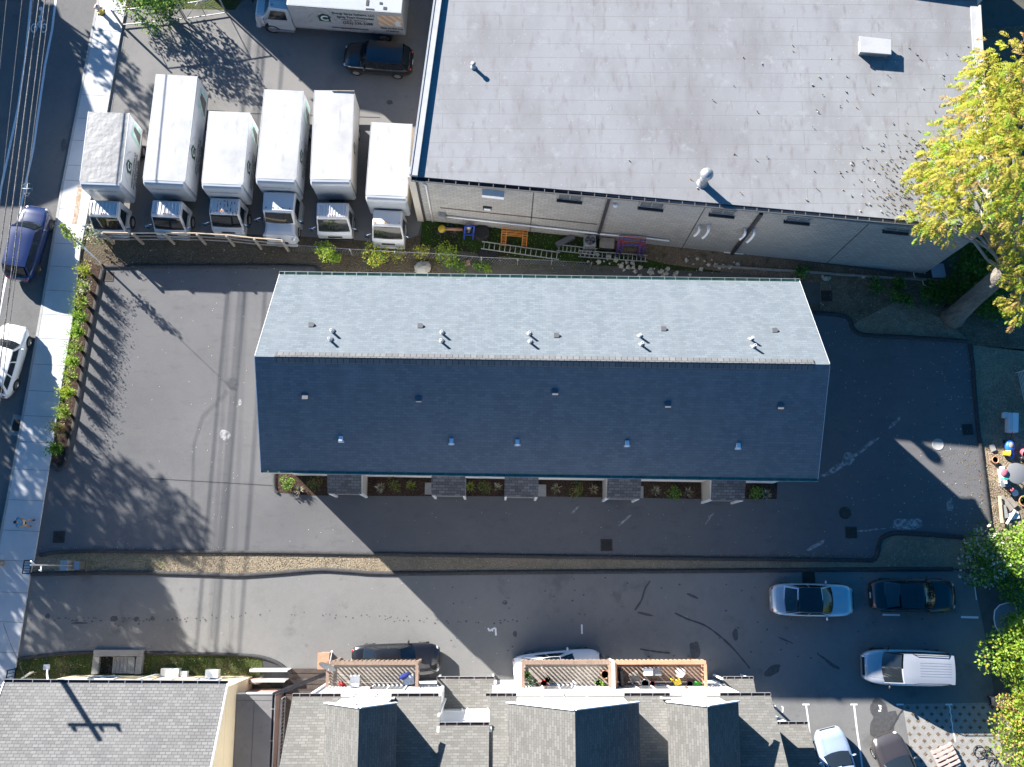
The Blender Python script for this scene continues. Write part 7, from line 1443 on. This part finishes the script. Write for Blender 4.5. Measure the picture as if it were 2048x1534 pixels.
# ------------------------------------------------------------------ litter (past counting)
r = random.Random(77); m = MB()
def onroof(): 
    while True:
        if r.random() < .86: x = 1862+r.gauss(0, 62); y = 372+r.gauss(0, 46)
        else: x = 1960-abs(r.gauss(0, 260)); y = r.uniform(90, 420)
        if 850 < x < 1955 and 20 < y < 352+(x-823)*.089-8: return G(x, y, ZW+.004)
for i in range(620):
    p = onroof(); k = r.choice((0, 0, 1, 1, 2)); h = r.uniform(.03, .08); d = Vector((r.uniform(-1, 1), r.uniform(-1, 1), .3))
    for j in range(2): leaf(m, p+Vector((0, 0, h*.5)), d+rdir(r)*.6, rdir(r), r.uniform(.06, .12), .035, k)
    leaf(m, p, Vector((r.uniform(-.3, .3), r.uniform(-.3, .3), 1)), rdir(r), h+.06, .03, k)
o = m.build('fallen_leaves', [LF['brown'], LF['dry'], LF['pale']]); tag(o, 'dry brown leaves strewn over the warehouse roof below the tree', 'leaves', None, 'stuff')
m = MB()
def litter(n, x0, x1, y0, y1, ks, ln=(.05, .1), z=.022):
    for i in range(n): p = G(r.uniform(x0, x1), r.uniform(y0, y1), z); leaf(m, p, Vector((r.uniform(-1, 1), r.uniform(-1, 1), .05)), Vector((r.uniform(-.4, .4), r.uniform(-.4, .4), 1)), r.uniform(*ln), .03, r.choice(ks))
litter(330, 1660, 1945, 680, 1060, [0, 1, 1, 2]); litter(160, 1880, 1945, 690, 1060, [0, 1, 2]); litter(120, 1925, 1968, 860, 1060, [0, 0, 1]); litter(420, 1640, 2040, 570, 690, [0, 0, 1, 2]); litter(200, 1960, 2046, 690, 1060, [0, 1, 2]); litter(260, 1660, 1860, 545, 580, [0, 1])
litter(130, 240, 1640, 500, 548, [0, 2, 1]); litter(60, 150, 1750, 1090, 1135, [0, 1]); litter(120, 560, 1900, 1000, 1110, [2, 1], (.03, .05)); litter(80, 200, 500, 560, 1090, [2], (.03, .05)); litter(120, 1400, 1745, 1106, 1113, [0, 1, 1]); litter(90, 60, 480, 1095, 1100, [2, 1], (.03, .06)); litter(60, 60, 1900, 1150, 1400, [2], (.03, .05)); litter(70, 40, 520, 1310, 1350, [0, 1, 2]); litter(120, 1300, 1640, 560, 565, [0, 1])
o = m.build('fallen_leaves', [LF['brown'], LF['dry'], LF['pale']]); tag(o, 'fallen leaves and scraps scattered on the ground round the terrace', 'leaves', None, 'stuff')
# grass blades and weeds over the rough strips
m = MB()
def blades(n, x0, x1, y0, y1, h, ks, inside=None):
    for i in range(n):
        x = r.uniform(x0, x1); y = r.uniform(y0, y1)
        if inside and not inside(x, y): continue
        p = G(x, y, .005); d = rdir(r); d.z = abs(d.z)*.8+.5; leaf(m, p, d, rdir(r), h*r.uniform(.5, 1.2), .018, r.choice(ks))
blades(2600, 80, 1750, 1106, 1145, .12, [1, 1, 0, 3]); blades(700, 1760, 1900, 1075, 1135, .12, [1, 1, 3]); blades(1300, 850, 1330, 445, 535, .22, [4, 4, 2, 5]); blades(1500, 40, 520, 1312, 1350, .12, [2, 4, 1, 0]); blades(1800, 240, 1640, 492, 548, .14, [1, 0, 0, 2]); blades(1500, 1700, 2040, 580, 690, .12, [1, 0, 1]); blades(900, 1955, 2046, 690, 1060, .12, [1, 2, 0]); blades(500, 100, 330, 1104, 1140, .12, [2, 4])
o = m.build('rough_grass', [LF['brown'], LF['dry'], LF['green'], LF['pale'], LF['green_b'], LF['deep']]); tag(o, 'rough grass and weeds on the strips between the lots', 'grass', None, 'stuff')
